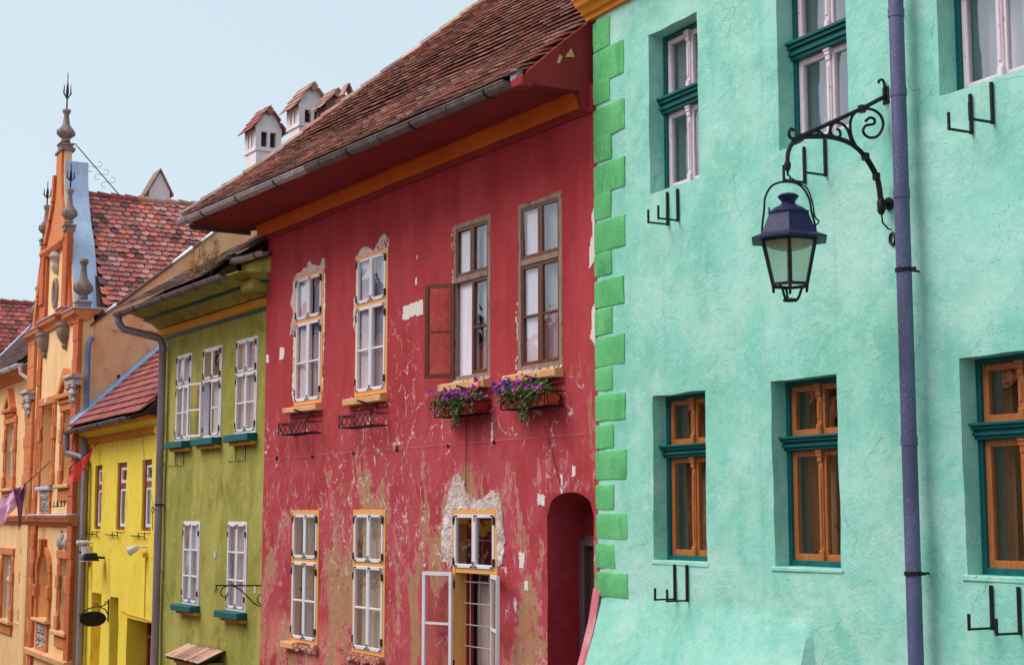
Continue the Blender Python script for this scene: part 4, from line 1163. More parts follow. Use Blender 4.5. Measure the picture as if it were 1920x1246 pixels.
# ------------------------------------------------------------------ olive house
def green_house():
    H = tag(empty('olive_house', (-6.992, 30.659, 0), math.radians(-58.329)), 'olive green house with white windows on teal sills and a yellow banded cornice', 'house')
    U = [(0.77, 1.58), (2.25, 3.18), (3.92, 4.88)]; L = [(1.38, 2.25), (3.68, 4.57)]
    holes = [(a, b, 4.83, 6.50, 0.14) for a, b in U] + [(a, b, 1.74, 3.27, 0.14) for a, b in L]
    u_ = MB(); u_.box(4.68, 6.0, -0.26, -0.02, 7.475, 7.76); u_.build('upper_wall', M['green'], H)
    wall(H, M['green'], -0.12, 5.95, -1.2, 7.42, holes, step=0.09, amp=0.016, seed=5, jit=0.006)
    bk = MB(); bk.box(-0.12, 6.2, 6.0, 6.1, -1.2, 8.0); bk.box(-0.12, -0.04, 0.3, 6.0, -1.2, 7.6); bk.build('wall', M['green'], H)
    def strip(name, prof, mat, a=-0.32, b=5.9, w=0.006): 
        c = MB(); c.sweep_u(prof, a, b, 24, w, seed=prof[0][1]); return c.build(name, mat, H)
    strip('teal_line', [(0.02, 6.92), (-0.035, 6.92), (-0.035, 6.975), (0.02, 6.975)], M['teal'], -0.16)
    strip('cornice_band', [(0.02, 6.977), (-0.05, 6.977), (-0.09, 7.02), (-0.09, 7.12), (0.02, 7.14)], M['yellow_band'], -0.22)
    strip('cornice', [(0.02, 7.145), (-0.10, 7.145), (-0.14, 7.20), (-0.22, 7.25), (-0.33, 7.285), (-0.34, 7.29), (0.02, 7.30)], M['green'], -0.30)
    strip('teal_line', [(-0.02, 7.302), (-0.36, 7.288), (-0.39, 7.30), (-0.39, 7.335), (-0.02, 7.345)], M['teal'], -0.30)
    strip('cornice', [(0.02, 7.35), (-0.40, 7.338), (-0.50, 7.36), (-0.62, 7.41), (-0.80, 7.425), (-0.80, 7.45), (0.02, 7.47)], M['green'], -0.25)
    b = MB(); b.box(5.35, 5.85, -0.55, 0.0, 7.16, 7.36, 0.05); b.build('cornice_end', M['green'], H)
    # roof: low hip at the yellow house, steeper towards the red wall
    RF = empty('roof', parent=H)
    P0 = Vector((-0.22, -0.90, 7.44)); e = Vector((1, 0, 0)); sl = 0.84
    def up_fn(q):
        a = math.atan(sl); return Vector((0, q * math.cos(a), q * math.sin(a))), Vector((0, math.cos(a), math.sin(a)))
    def rng(q, off):
        y = off.y
        t0 = y / 0.17 if y < 0.80 else 4.75 + (y - 0.80) / 0.9
        return t0, (4.87 if y < 0.46 else 6.1)
    d = MB()
    def R(t, y): return (P0.x + t, P0.y + y, P0.z + sl * y - 0.03)
    d.face([R(0, 0), R(4.87, 0), R(4.87, 0.5), R(6.1, 0.5), R(6.1, 2.0), R(5.85, 1.8), R(4.75, 0.80)])
    d.mesh([R(0, 0), R(4.75, .8), R(5.85, 1.8), R(6.1, 2.0), (6.0, 6.0, 7.5), (-0.2, 6.0, 7.5)], [(0, 1, 2, 3, 4, 5)])
    d.build('roof_deck', M['underlay'], RF)
    tile_field(H, RF, P0 + Vector((0, -0.04, 0.02)), e, up_fn, 18, 0.17, 0.125, 0.34, 0.016, 0.04, 0.05, M['dark_tile'], rng, limit=220, jit=1.5)
    g = gutter_run(H, (-0.12, -0.98, 7.385), (5.62, -0.94, 7.40), 0.085, M['gutter_old'], 7, 'weathered gutter over the olive wall')
    # short raised eave against the red house
    gutter_run(H, (4.68, -0.40, 7.83), (6.05, -0.38, 7.79), 0.07, M['gutter_new'], 2, 'short bright gutter against the red wall')
    f = MB(); f.mesh([(4.66, -0.92, 7.40), (4.66, -0.34, 7.40), (4.66, -0.34, 7.86), (4.64, -0.92, 7.40), (4.64, -0.34, 7.40), (4.64, -0.34, 7.86)], [(0, 1, 2), (5, 4, 3), (0, 3, 4, 1), (1, 4, 5, 2)]); f.build('roof_cheek', M['dark_tile'], H)
    f = MB(); f.box(4.60, 4.66, -0.46, -0.2, 7.78, 7.96); f.build('flashing', M['blue_zinc'], H)
    s = MB(); s.sweep_u([(-0.33, 7.75), (-0.33, 7.80), (0.02, 7.80), (0.02, 7.70)], 4.7, 6.0); s.build('soffit', M['dark_tile'], H)
    pipe_run(H, [(-0.08, -0.96, 7.36), (-0.08, -0.95, 7.20), (-0.06, -0.85, 7.08), (0.16, -0.20, 6.92), (0.18, -0.12, 6.80), (0.18, -0.11, -0.8)], 0.075, M['pipe2'], joints=(6.7, 4.4, 2.3), clamps=(3.6,), label='grey drainpipe with a slanting elbow at the corner of the olive house')
    # windows
    for k, (a, b) in enumerate(U):
        W = window(H, 'window', ['white window nearest the yellow house', 'white window with its left casement swung open', 'white window nearest the red house'][k])
        f = MB(); f.rect(a - 0.01, b + 0.01, 4.82, 6.51, -0.02, 0.1, 0.045, 0.05); zt = 5.90; f.box(a + 0.04, b - 0.04, -0.015, 0.1, zt - 0.03, zt + 0.03, 0.004); f.build('frame', M['white_sash'], W)
        m = (a + b) / 2
        for side, p, q in (('l', a + 0.03, m), ('r', m, b - 0.03)):
            sash(W, p, q, zt + 0.02, 6.47, -0.032, M['white_sash'], w=0.04, gmat=M['glass_bright'], jit=0.008, hinges=side)
            op = ('l', 165) if (k == 1 and side == 'l') else None
            sash(W, p, q, 4.86, zt - 0.02, -0.032, M['white_sash'], w=0.04, bars=(0.5,), gmat=M['glass_dim'] if op else M['glass_bright'], jit=0.008, hinges=side, open_=op)
        room(W, a, b, 4.83, 6.5, 0.11, 0.6, M['interior'])
        if k == 1:
            c = MB(); c.box(a + 0.05, m, 0.15, 0.18, 4.85, 5.9); c.build('inner_casement', M['curtain_white'], W)
        else: drape(W, a + .05, b - .05, 4.85, 6.45, 0.06, M['net'], 0.015)
        s = MB(); s.box(a - 0.12, b + 0.06, -0.20, 0.02, 4.68, 4.81, 0.012); s.build('sill', M['teal'], H)
        s = MB(); s.box(a - 0.02, b + 0.04, -0.12, 0.02, 4.62, 4.678, 0.006); s.build('sill_moulding', M['yellow_band'], H)
        if k != 1:
            h = MB()
            for u in (a + 0.1, a + 0.55):
                h.tube([(u, -0.03, 4.66), (u, -0.03, 4.34), (u, -0.16, 4.33), (u, -0.16, 4.37)], 0.009, 5)
            h.build('iron_hook', M['iron'], H)
    for k, (a, b) in enumerate(L):
        W = window(H, 'window', ['left lower white window', 'right lower white window behind the scrolled sign bracket'][k])
        f = MB(); f.rect(a - 0.012, b + 0.012, 1.73, 3.285, -0.02, 0.1, 0.045, 0.05); f.build('frame', M['white_sash'], W)
        m = (a + b) / 2
        for side, p, q in (('l', a + 0.03, m), ('r', m, b - 0.03)):
            sash(W, p, q, 1.77, 3.24, -0.032, M['white_sash'], w=0.04, bars=(0.335, 0.665), gmat=M['glass_bright'], jit=0.009, hinges=side)
        room(W, a, b, 1.74, 3.27, 0.11, 0.6, M['interior']); drape(W, a + .05, b - .05, 1.8, 3.2, 0.06, M['net'], 0.012)
        s = MB(); s.box(a - 0.14, b + 0.07, -0.20, 0.02, 1.61, 1.725, 0.012); s.build('sill', M['teal'], H)
        s = MB(); s.box(a - 0.04, b + 0.05, -0.12, 0.02, 1.555, 1.608, 0.006); s.build('sill_moulding', M['yellow_band'], H)
    # little tiled hood over the shop opening
    K = empty('door_hood', parent=H)
    w = MB(); w.prism([(1.95, 0.2), (3.55, 0.2), (3.55, 0.80), (1.95, 0.80)], -0.30, 0.0); w.build('hood_box', M['green'], K)
    w = MB(); w.box(1.93, 3.6, -0.34, -0.28, 0.70, 0.78, 0.005); w.build('hood_moulding', M['yellow_band'], K)
    dk = MB(); dk.mesh([(1.85, -0.46, 0.80), (3.68, -0.46, 0.80), (3.68, 0.0, 1.02), (1.85, 0.0, 1.02), (1.85, -0.46, 0.77), (3.68, -0.46, 0.77), (3.68, 0.0, 0.99), (1.85, 0.0, 0.99)], [(0, 1, 2, 3), (7, 6, 5, 4), (0, 4, 5, 1), (1, 5, 6, 2), (0, 3, 7, 4)]); dk.build('hood_deck', M['underlay'], K)
    tm = MB(); vv, ff = tile_shape(0.155, 0.5, 0.016, 0.03, 0.02); tm.mesh(vv, ff); me = tm.data('hood_tile', tile_mat('pinkish_hood_tile', [(216, 164, 146), (196, 140, 124), (226, 180, 164), (184, 128, 116)], light=(226, 190, 176)))
    a = math.atan2(0.22, 0.46); up = Vector((0, math.cos(a), math.sin(a))); ex = Vector((1, 0, 0)); nn = ex.cross(up)
    for i in range(12):
        mm = Matrix((ex, up, nn)).transposed().to_4x4(); mm.translation = Vector((1.92 + i * 0.155, -0.50 + random.uniform(-.015, .015), 0.795)); inst('hood_tile', me, K, mm)
    s = MB(); s.box(3.02, 3.09, -0.02, 0.02, 2.62, 2.74, 0.006); s.build('number_plate', M['white_plastic'], H)
    s = MB(); s.box(4.95, 5.02, -0.02, 0.02, 2.08, 2.2, 0.006); s.build('number_plate', M['white_plastic'], H)
    # chimneys rising behind the red roof
    def chimney(u, y, zb, w, dp, h, cap, mat='lime'):
        C = empty('chimney', parent=H)
        s = MB(); s.box(u - w / 2, u + w / 2, y - dp / 2, y + dp / 2, zb - 0.55, zb + h * 0.42); s.box(u - w / 2 - 0.03, u + w / 2 + 0.03, y - dp / 2 - 0.03, y + dp / 2 + 0.03, zb + h * 0.42, zb + h * 0.46); 
        # lantern of piers with dark smoke slots
        z0, z1 = zb + h * 0.46, zb + h * 1.0
        ww, dd = w / 2 + 0.02, dp / 2 + 0.02
        s.box(u - ww, u + ww, y - dd, y + dd, z1 - 0.07, z1); s.box(u - ww, u + ww, y - dd, y + dd, z0, z0 + 0.06)
        zs = z0 + 0.06; ze = z1 - 0.07
        for sx in (-1, 1):
            for sy in (-1, 1): s.box(u + sx * ww - (0.12 if sx > 0 else 0), u + sx * ww + (0 if sx > 0 else 0.12), y + sy * dd - (0.12 if sy > 0 else 0), y + sy * dd + (0 if sy > 0 else 0.12), zs, ze)
        for t in (-0.26, 0.0, 0.26):
            p = 0.045 if t == 0 else 0.022
            for sy in (-1, 1): s.box(u + t * w - p, u + t * w + p, y + sy * dd - (0.08 if sy > 0 else 0), y + sy * dd + (0 if sy > 0 else 0.08), zs, ze)
        for sx in (-1, 1): s.box(u + sx * ww - (0.08 if sx > 0 else 0), u + sx * ww + (0 if sx > 0 else 0.08), y - 0.03, y + 0.03, zs, ze)
        # gables of the little saddle roof: ridge runs into the picture
        g = [(y - dd - 0.02, z1), (y + dd + 0.02, z1), (y + 0.10, z1 + cap), (y - 0.10, z1 + cap)]
        n0 = len(s.v)
        s.mesh([(u - ww + 0.02, yy, zz) for yy, zz in g] + [(u + ww - 0.02, yy, zz) for yy, zz in g], [(0, 1, 2, 3), (7, 6, 5, 4)])
        s.build('chimney_stack', M[mat], C)
        i = MB(); i.box(u - ww + 0.1, u + ww - 0.1, y - dd + 0.1, y + dd - 0.1, zs, ze); i.build('flue', M['underlay'], C)
        vv, ff = tile_shape(0.155, 0.26, 0.016, 0.04, 0.03); tm = MB(); tm.mesh(vv, ff); me = tm.data('chimney_tile', M['flat_red'] if u < 1.5 else M['tile'])
        for sg in (-1, 1):
            lo = Vector((0, y + sg * (dd + 0.09), z1 - 0.07)); hi = Vector((0, y + sg * 0.05, z1 + cap + 0.03)); up = (hi - lo).normalized(); ln = (hi - lo).length
            e_ = Vector((1, 0, 0)) if sg < 0 else Vector((-1, 0, 0)); nn = e_.cross(up)
            nr = int(ln / 0.15) + 1; nt = int((2 * ww + 0.14) / 0.15)
            for r in range(nr):
                for t in range(nt):
                    mm = Matrix((e_, up, nn)).transposed().to_4x4()
                    mm.translation = Vector((u, 0, 0)) + lo + up * (r * 0.15 - 0.02 + random.uniform(-.01, .01)) + e_ * ((t - (nt - 1) / 2 + (0.25 if r % 2 else -0.25)) * 0.15); inst('chimney_tile', me, C, mm)
        c = MB(); c.tube([(u - ww - 0.06, y, z1 + cap + 0.03), (u + ww + 0.06, y, z1 + cap + 0.03)], 0.085, 8); c.build('ridge_tile', M['tile'], C)
        return C
    chimney(0.02, 2.0, 10.62, 0.58, 0.54, 0.84, 0.36)
    chimney(2.25, 2.0, 10.70, 0.58, 0.54, 0.72, 0.38)
    chimney(3.45, 2.0, 10.62, 0.42, 0.40, 0.55, 0.22, 'stone')
    for sg in (-1, 1):
        m = MB(); m.mesh([(4.0, 2.0 + sg * 0.10, 11.25), (4.22, 2.0 + sg * 0.10, 11.25), (4.22, 2.0, 11.48), (4.0, 2.0, 11.48), (4.0, 2.0 + sg * 0.125, 11.265), (4.22, 2.0 + sg * 0.125, 11.265), (4.22, 2.0 + sg * 0.01, 11.51), (4.0, 2.0 + sg * 0.01, 11.51)], [(0, 1, 2, 3), (7, 6, 5, 4), (0, 4, 5, 1), (1, 5, 6, 2), (0, 3, 7, 4), (2, 6, 7, 3)]); m.build('vent_tile', M['tile'], H)
    m = MB(); m.box(3.85, 4.25, 1.88, 2.12, 9.5, 11.24); m.build('vent_shaft', M['scallop_red'], H)
    return H
GREEN = green_house()

# ------------------------------------------------------------------ yellow house
def yellow_house():
    H = tag(empty('yellow_house', (-10.106, 36.451, 0), math.radians(-61.295)), 'bright yellow low house with red brown windows and a red tiled roof', 'house')
    U = [(0.86, 1.50), (2.85, 3.64), (4.93, 5.64)]
    holes = [(a, b, 3.07, 4.54, 0.16) for a, b in U] + [(0.87, 1.77, -1.4, 1.64, 0.45), (2.58, 3.30, -1.4, 1.62, 0.28), (4.03, 6.50, -1.4, 1.24, 0.50)]
    wall(H, M['yellow'], 0.02, 6.62, -1.6, 5.42, holes, step=0.1, amp=0.014, seed=8, jit=0.006)
    bk = MB(); bk.box(0.02, 6.6, 5.0, 5.1, -1.6, 5.4); bk.build('wall', M['yellow'], H)
    p = MB(); p.box(0.8, 1.85, 0.45, 0.55, -1.4, 1.7); p.build('niche_back', M['yellow'], H)
    W = window(H, 'doorway', 'narrow red brown doorway'); f = MB(); f.rect(2.57, 3.31, -1.4, 1.63, 0.2, 0.3, 0.09); f.build('frame', M['red_brown'], W); sash(W, 2.66, 3.22, -1.3, 1.54, 0.22, M['white_sash'], w=0.06, bars=(0.5, 0.72), jit=0.006); room(W, 2.58, 3.3, -1.4, 1.6, 0.34, 0.9, M['interior'])
    G = empty('gate', parent=H); G['label'] = 'brown barred gate in the deep opening'
    g = MB(); g.box(4.03, 6.5, 0.50, 0.55, -1.4, 1.3); g.build('gate_backing', M['dark_brown'], G)
    g = MB(); g.rect(4.15, 6.5, -1.4, 1.22, 0.40, 0.46, 0.09); 
    for z in (0.85, 0.0): g.box(4.24, 6.41, 0.405, 0.455, z - 0.04, z + 0.04)
    g.build('gate_frame', M['red_brown'], G)
    for i in range(11):
        b = MB(); b.box(4.5 + i * 0.18, 4.55 + i * 0.18, 0.39, 0.43, -1.35, 1.15, 0.008); b.build('bar', M['orange_trim'], G)
    c = MB(); c.sweep_u([(0.02, 5.05), (-0.04, 5.05), (-0.08, 5.09), (-0.08, 5.20), (0.02, 5.20)], -0.05, 6.4, 16, 0.006); c.build('cornice_band', M['orange_mould'], H)
    c = MB(); c.sweep_u([(0.02, 5.203), (-0.085, 5.203), (-0.16, 5.24), (-0.28, 5.31), (0.02, 5.33)], -0.1, 6.4, 16, 0.006); c.build('cornice', M['yellow'], H)
    c = MB(); c.sweep_u([(0.02, 5.335), (-0.29, 5.315), (-0.36, 5.36), (-0.36, 5.40), (0.02, 5.42)], -0.1, 6.4, 16, 0.006); c.build('eave_board', M['orange_mould'], H)
    c = MB(); c.prism([(6.1, 5.05), (6.62, 5.0), (6.62, 5.5), (6.0, 5.36)], -0.1, 0.02); c.build('cornice_end', M['yellow'], H)
    RF = empty('roof', parent=H); P0 = Vector((-0.06, -0.46, 5.43)); sl = 0.92; e = Vector((1, 0, 0))
    d = MB(); d.mesh([(-0.06, -0.46, 5.40), (6.46, -0.46, 5.40), (6.46, 3.2, 8.77), (-0.06, 3.2, 8.77), (6.46, 6, 5.4), (-0.06, 6, 5.4)], [(0, 1, 2, 3), (3, 2, 4, 5), (0, 3, 5), (1, 4, 2)]); d.build('roof_deck', M['underlay'], RF)
    def up_fn(q):
        a = math.atan(sl); return Vector((0, q * math.cos(a), q * math.sin(a))), Vector((0, math.cos(a), math.sin(a)))
    tile_field(H, RF, P0, e, up_fn, 16, 0.235, 0.27, 0.42, 0.028, 0.0, 0.055, M['flat_red'], lambda q, off: (0.1, 6.46), limit=300, jit=1.0)
    f = MB(); a = math.atan(sl)
    def pt(u, y, h): return (u, -0.48 + y, 5.43 + sl * y + h)
    f.mesh([pt(0.17, 0, 0.12), pt(0.40, 0, 0.12), pt(0.40, 3.6, 0.12), pt(0.17, 3.6, 0.12), pt(0.17, 0, 0.19), pt(0.17, 3.6, 0.20), pt(0.40, 0, 0.03), pt(0.40, 3.6, 0.03)], [(0, 1, 2, 3), (0, 3, 5, 4), (1, 6, 7, 2)]); f.build('flashing', M['blue_zinc'], H)
    gutter_run(H, (-0.15, -0.50, 5.36), (5.6, -0.50, 5.40), 0.075, M['gutter_old'], 6, 'dark gutter on the yellow house')
    pipe_run(H, [(-0.10, -0.48, 5.34), (-0.10, -0.48, 5.0), (-0.08, -0.46, 4.86), (0.28, -0.22, 4.76), (0.42, -0.15, 4.66), (0.45, -0.14, -1.3)], 0.075, M['pipe2'], joints=(4.5, 2.9, 0.9), clamps=(2.55,), label='grey zinc drainpipe with a kinked elbow at the orange house corner')
    for k, (a, b) in enumerate(U):
        W = window(H, 'window')
        f = MB(); f.rect(a - 0.01, b + 0.01, 3.06, 4.55, 0.05, 0.2, 0.09, 0.09); f.box(a + 0.08, b - 0.08, 0.055, 0.2, 3.98, 4.10, 0.01); f.build('frame', M['red_brown'], W)
        for za, zb in ((3.15, 3.98), (4.10, 4.44)):
            sash(W, a + 0.09, b - 0.08, za, zb, 0.07, M['white_sash'], w=0.06, jit=0.006)
        room(W, a, b, 3.07, 4.54, 0.21, 0.7, M['interior'])
        s = MB(); s.box(a - 0.02, b + 0.02, -0.02, 0.16, 3.03, 3.065, 0.006); s.build('sill', M['yellow'], H)
    # three flower box rods, wires and junction boxes
    for u in (0.35, 2.2, 4.35):
        r = MB(); r.tube([(u, -0.06, 2.97), (u + 1.1, -0.06, 2.96)], 0.012, 5); r.tube([(u + 0.5, 0.02, 2.97), (u + 0.5, -0.10, 2.97)], 0.012, 5); r.tube([(u + 0.5, -0.03, 2.90), (u + 0.5, -0.03, 3.04)], 0.01, 5); r.tube([(u + 1.08, -0.06, 2.9), (u + 1.08, -0.06, 3.05)], 0.01, 5); r.build('iron_rod', M['iron'], H)
    for pts, r in (([(0.85, -0.02, 2.55), (0.86, -0.02, 1.7)], 0.008), ([(2.45, -0.02, 2.45), (2.47, -0.02, 2.1), (2.52, -0.02, 1.7)], 0.008), ([(5.42, -0.02, 2.7), (5.45, -0.02, 1.3)], 0.010), ([(3.6, -0.03, 1.38), (4.2, -0.03, 1.33), (6.5, -0.03, 1.28)], 0.010), ([(4.95, -0.04, 5.2), (5.1, -0.03, 4.6), (5.65, -0.03, 3.9), (5.95, -0.03, 3.55)], 0.006)):
        c = MB(); c.tube(pts, r, 5); c.build('cable', M['pipe2'] if r < 0.007 else M['yellow_band'], H)
    h = MB(); h.tube([(6.0 + 0.07 * math.cos(k / 10 * 6.283), -0.06, 3.5 + 0.07 * math.sin(k / 10 * 6.283)) for k in range(10)], 0.01, 5, closed=True); h.tube([(6.07, -0.06, 3.5), (6.5, -0.06, 3.56)], 0.014, 5); h.tube([(6.0, -0.06, 3.42), (6.02, -0.06, 3.1)], 0.007, 5); h.build('iron_ring', M['iron'], H)
    return H
YELLOW = yellow_house()

# ------------------------------------------------------------------ orange house with the stepped gable
def orange_house():
    H = tag(empty('orange_house', (-18.135, 51.301, 0), math.radians(-61.602)), 'orange and peach town house with a tall gable, stone finials and a scalloped tile roof', 'house')
    Y = -0.27
    PE, TR, DO, ST = M['peach'], M['orange_trim'], M['deep_orange'], M['stone']
    # left wing
    holes = [(6.55, 7.75, 4.18, 6.05, 0.2), (9.75, 10.90, 4.18, 6.0, 0.2), (6.75, 8.1, 0.42, 2.24, 0.2), (9.85, 10.95, 0.48, 2.30, 0.2)]
    wall(H, PE, 4.0, 11.1, -1.8, 7.6, holes, step=0.14, amp=0.015, seed=11, jit=0.005)
    bay_h = [(12.95, 14.30, 4.12, 6.18, 0.28), (15.55, 16.35, 4.14, 5.90, 0.2), (13.25, 14.50, 0.82, 2.42, 0.30, 0.45), (15.75, 16.5, 0.66, 2.34, 0.2)]
    wall(H, PE, 11.0, 17.02, -1.8, 8.30, bay_h, step=0.12, amp=0.012, seed=12, jit=0.004, y=Y)
    b = MB(); b.box(11.0, 11.06, Y + 0.03, 6, -1.8, 8.3); b.box(16.96, 17.02, Y + 0.03, 0.02, -1.8, 8.3); b.box(4, 17, 6.0, 6.1, -1.8, 8.0); b.build('wall', PE, H)
    b = MB(); b.box(12.9, 14.35, Y + 0.28, Y + 0.34, 4.0, 6.3); b.box(13.2, 14.55, Y + 0.30, Y + 0.36, 0.7, 2.6); b.build('niche_back', M['tan'], H)
    def surround(name, a, b2, z0, z1, y, w=0.3, mat=None):
        m = MB(); mat = mat or TR
        for x0, x1 in ((a - w, a), (b2, b2 + w)):
            m.box(x0, x1, y - 0.05, y + 0.02, z0, z1 + 0.02, 0.012)
            for zz in (z0 + 0.02, (z0 + z1) / 2 + 0.15): m.box(x0 - 0.04, x1 + 0.0 if x0 < a else x1 + 0.04, y - 0.085, y + 0.02, zz, zz + 0.32, 0.015)
            m.box((x0 + x1) / 2 - 0.05, (x0 + x1) / 2 + 0.05, y - 0.075, y - 0.045, z0 + 0.5, z1 - 0.1, 0.01)
        m.box(a - w - 0.03, b2 + w + 0.03, y - 0.075, y + 0.02, z1 + 0.02, z1 + 0.22, 0.015)
        return m.build(name, mat, H)
    def sill(a, b2, z, y):
        m = MB(); m.box(a - 0.4, b2 + 0.4, y - 0.16, y + 0.02, z - 0.10, z - 0.005, 0.02); m.build('sill', M['sill'], H)
        m = MB(); m.box(a - 0.3, b2 + 0.3, y - 0.06, y + 0.02, z - 0.40, z - 0.105, 0.012); m.build('sill_panel', TR, H)
    def win(a, b2, z0, z1, y, zt):
        W = window(H, 'window'); f = MB(); f.rect(a - 0.01, b2 + 0.01, z0, z1, y + 0.12, y + 0.22, 0.07); f.box(a + 0.05, b2 - 0.05, y + 0.08, y + 0.22, zt - 0.06, zt + 0.06, 0.01); f.build('frame', M['white_sash'], W)
        m = (a + b2) / 2
        for p, q in ((a + 0.06, m), (m, b2 - 0.06)):
            sash(W, p, q, zt + 0.05, z1 - 0.06, y + 0.14, M['white_sash'], w=0.05, bars=(0.5,), jit=0.006); sash(W, p, q, z0 + 0.06, zt - 0.05, y + 0.14, M['white_sash'], w=0.05, jit=0.006)
        room(W, a, b2, z0, z1, y + 0.24, y + 0.8, M['interior']); drape(W, a + .05, b2 - .05, z0, z1, y + 0.3, M['curtain_grey'])
    def pediment(uc, zb, hw, hh, y):
        m = MB(); m.box(uc - hw - 0.08, uc + hw + 0.08, y - 0.20, y + 0.02, zb - 0.12, zb, 0.02); m.box(uc - hw, uc + hw, y - 0.12, y + 0.02, zb - 0.24, zb - 0.12, 0.015)
        t = 0.15
        m.prism([(uc - hw, zb), (uc - hw + t * 1.6, zb), (uc, zb + hh - t * 1.9), (uc, zb + hh)], y - 0.17, y + 0.02); m.prism([(uc + hw, zb), (uc, zb + hh), (uc, zb + hh - t * 1.9), (uc + hw - t * 1.6, zb)], y - 0.17, y + 0.02)
        m.build('pediment', TR, H)
        p = MB(); p.prism([(uc - hw + 0.3, zb + 0.005), (uc + hw - 0.3, zb + 0.005), (uc, zb + hh - 0.32)], y - 0.09, y + 0.01); p.build('pediment_relief', M['relief'], H)
    for k, (a, b2, z0, z1) in enumerate([h[:4] for h in holes]):
        surround('window_surround', a, b2, z0, z1, 0.0); sill(a, b2, z0, 0.0); win(a, b2, z0, z1, 0.0, z0 + (z1 - z0) * 0.62)
        if k < 2: pediment((a + b2) / 2, 6.50, 0.62, 0.62, 0.0)
    for k in (1, 3):
        a, b2, z0, z1 = bay_h[k][:4]; surround('window_surround', a, b2, z0, z1, Y, 0.26); sill(a, b2, z0, Y); win(a, b2, z0, z1, Y, z0 + (z1 - z0) * 0.58)
    pediment(15.95, 6.33, 0.68, 0.62, Y)
    surround('niche_surround', 12.95, 14.30, 4.12, 6.18, Y, 0.28)
    m = MB(); m.box(12.8, 14.45, Y - 0.12, Y + 0.3, 4.02, 4.12, 0.02); m.build('sill', M['blue_zinc'], H)
    # scrolled relief panels
    def relief(name, u0, u1, z0, z1, y, seed):
        mb = MB(); nu, nz = 36, 24; v = []
        for j in range(nz + 1):
            for i in range(nu + 1):
                u = u0 + (u1 - u0) * i / nu; z = z0 + (z1 - z0) * j / nz
                d = max(0, math.sin(u * 38 + 2.2 * math.sin(z * 27 + seed)) * math.sin(z * 33 + 2 * math.sin(u * 24)))
                d = 0 if i in (0, nu) or j in (0, nz) else d
                v.append((u, y - 0.02 - 0.075 * d ** 0.7, z))
        mb.mesh(v, [(j * (nu + 1) + i, j * (nu + 1) + i + 1, (j + 1) * (nu + 1) + i + 1, (j + 1) * (nu + 1) + i) for j in range(nz) for i in range(nu)], True)
        mb.build(name, M['relief'], H)
        f = MB(); f.rect(u0 - 0.1, u1 + 0.1, z0 - 0.08, z1 + 0.08, y - 0.06, y + 0.02, 0.1); f.build('panel_frame', TR, H)
    relief('relief_panel', 13.25, 14.25, 3.46, 3.98, Y, 1); relief('relief_panel', 13.35, 14.45, 0.10, 0.68, Y, 2)
    # arched lower niche
    m = MB(); N = 10
    arc = [(13.875 + 0.66 * math.cos(math.pi - math.pi * i / N), 1.98 + 0.48 * math.sin(math.pi * i / N)) for i in range(N + 1)]; arc2 = [(13.875 + 0.86 * math.cos(math.pi - math.pi * i / N), 2.0 + 0.62 * math.sin(math.pi * i / N)) for i in range(N + 1)]
    for i in range(N): m.prism([arc[i], arc[i + 1], arc2[i + 1], arc2[i]], Y - 0.08, Y + 0.02)
    for x0, x1 in ((13.0, 13.21), (14.54, 14.74)):
        m.box(x0, x1, Y - 0.07, Y + 0.02, 0.8, 1.98, 0.012); m.box(x0 - 0.05, x1 + 0.05, Y - 0.12, Y + 0.02, 1.35, 1.65, 0.02)
    m.build('niche_surround', TR, H); m = MB(); m.prism([(13.77, 2.38), (13.98, 2.38), (14.03, 2.80), (13.72, 2.80)], Y - 0.16, Y + 0.02); m.build('keystone', DO, H)
    m = MB(); m.box(13.0, 14.75, Y - 0.16, Y + 0.25, 0.74, 0.82, 0.02); m.build('sill', M['sill'], H)
    # pilasters of rusticated blocks
    def pilaster(u0, u1, z0, z1, y, mat, d=0.08, blk=0.42, rough=True):
        P = empty('pilaster', parent=H); z = z0
        while z < z1 - 0.05:
            b = MB(); b.box(u0 + random.uniform(0, .02), u1 - random.uniform(0, .02), y - d - (random.uniform(-.012, .02) if rough else 0), y + 0.02, z, min(z + blk - 0.005, z1), 0.008, 0.006 if rough else 0.002); b.build('block', mat, P); z += blk
    pilaster(16.62, 17.10, -1.4, 3.14, Y, DO); pilaster(12.35, 12.85, -1.4, 3.14, Y, DO, blk=0.36); pilaster(11.0, 11.9, 3.42, 6.40, Y, TR, rough=False, blk=0.6); pilaster(11.0, 11.9, 6.75, 8.05, Y, TR, rough=False, blk=0.6)
    pilaster(12.2, 12.62, 3.42, 8.1, Y, DO, 0.05); pilaster(16.5, 17.06, 3.42, 6.3, Y, DO); pilaster(16.5, 17.06, 6.7, 8.05, Y, DO)
    pilaster(11.1, 11.9, -1.4, 3.14, Y, PE, rough=False, blk=0.8)
    # capitals
    for u in (11.45, 16.8):
        c = MB()
        for k, (w, z0, z1, d) in enumerate([(0.46, 6.62, 6.72, 0.26), (0.40, 6.46, 6.62, 0.2)]): c.box(u - w, u + w, Y - d, Y + 0.02, z0, z1, 0.03)
        for s in (-1, 1):
            for j in range(3): c.lathe([(0.02, 6.36 - j * 0.16), (0.10 - j * 0.015, 6.42 - j * 0.16), (0.02, 6.50 - j * 0.16)], u + s * (0.28 - 0.07 * j), Y - 0.14 + j * 0.02, 7)
        c.lathe([(0.02, 5.95), (0.12, 6.1), (0.16, 6.3), (0.05, 6.46)], u, Y - 0.06, 8); c.build('capital', M['relief'], H)
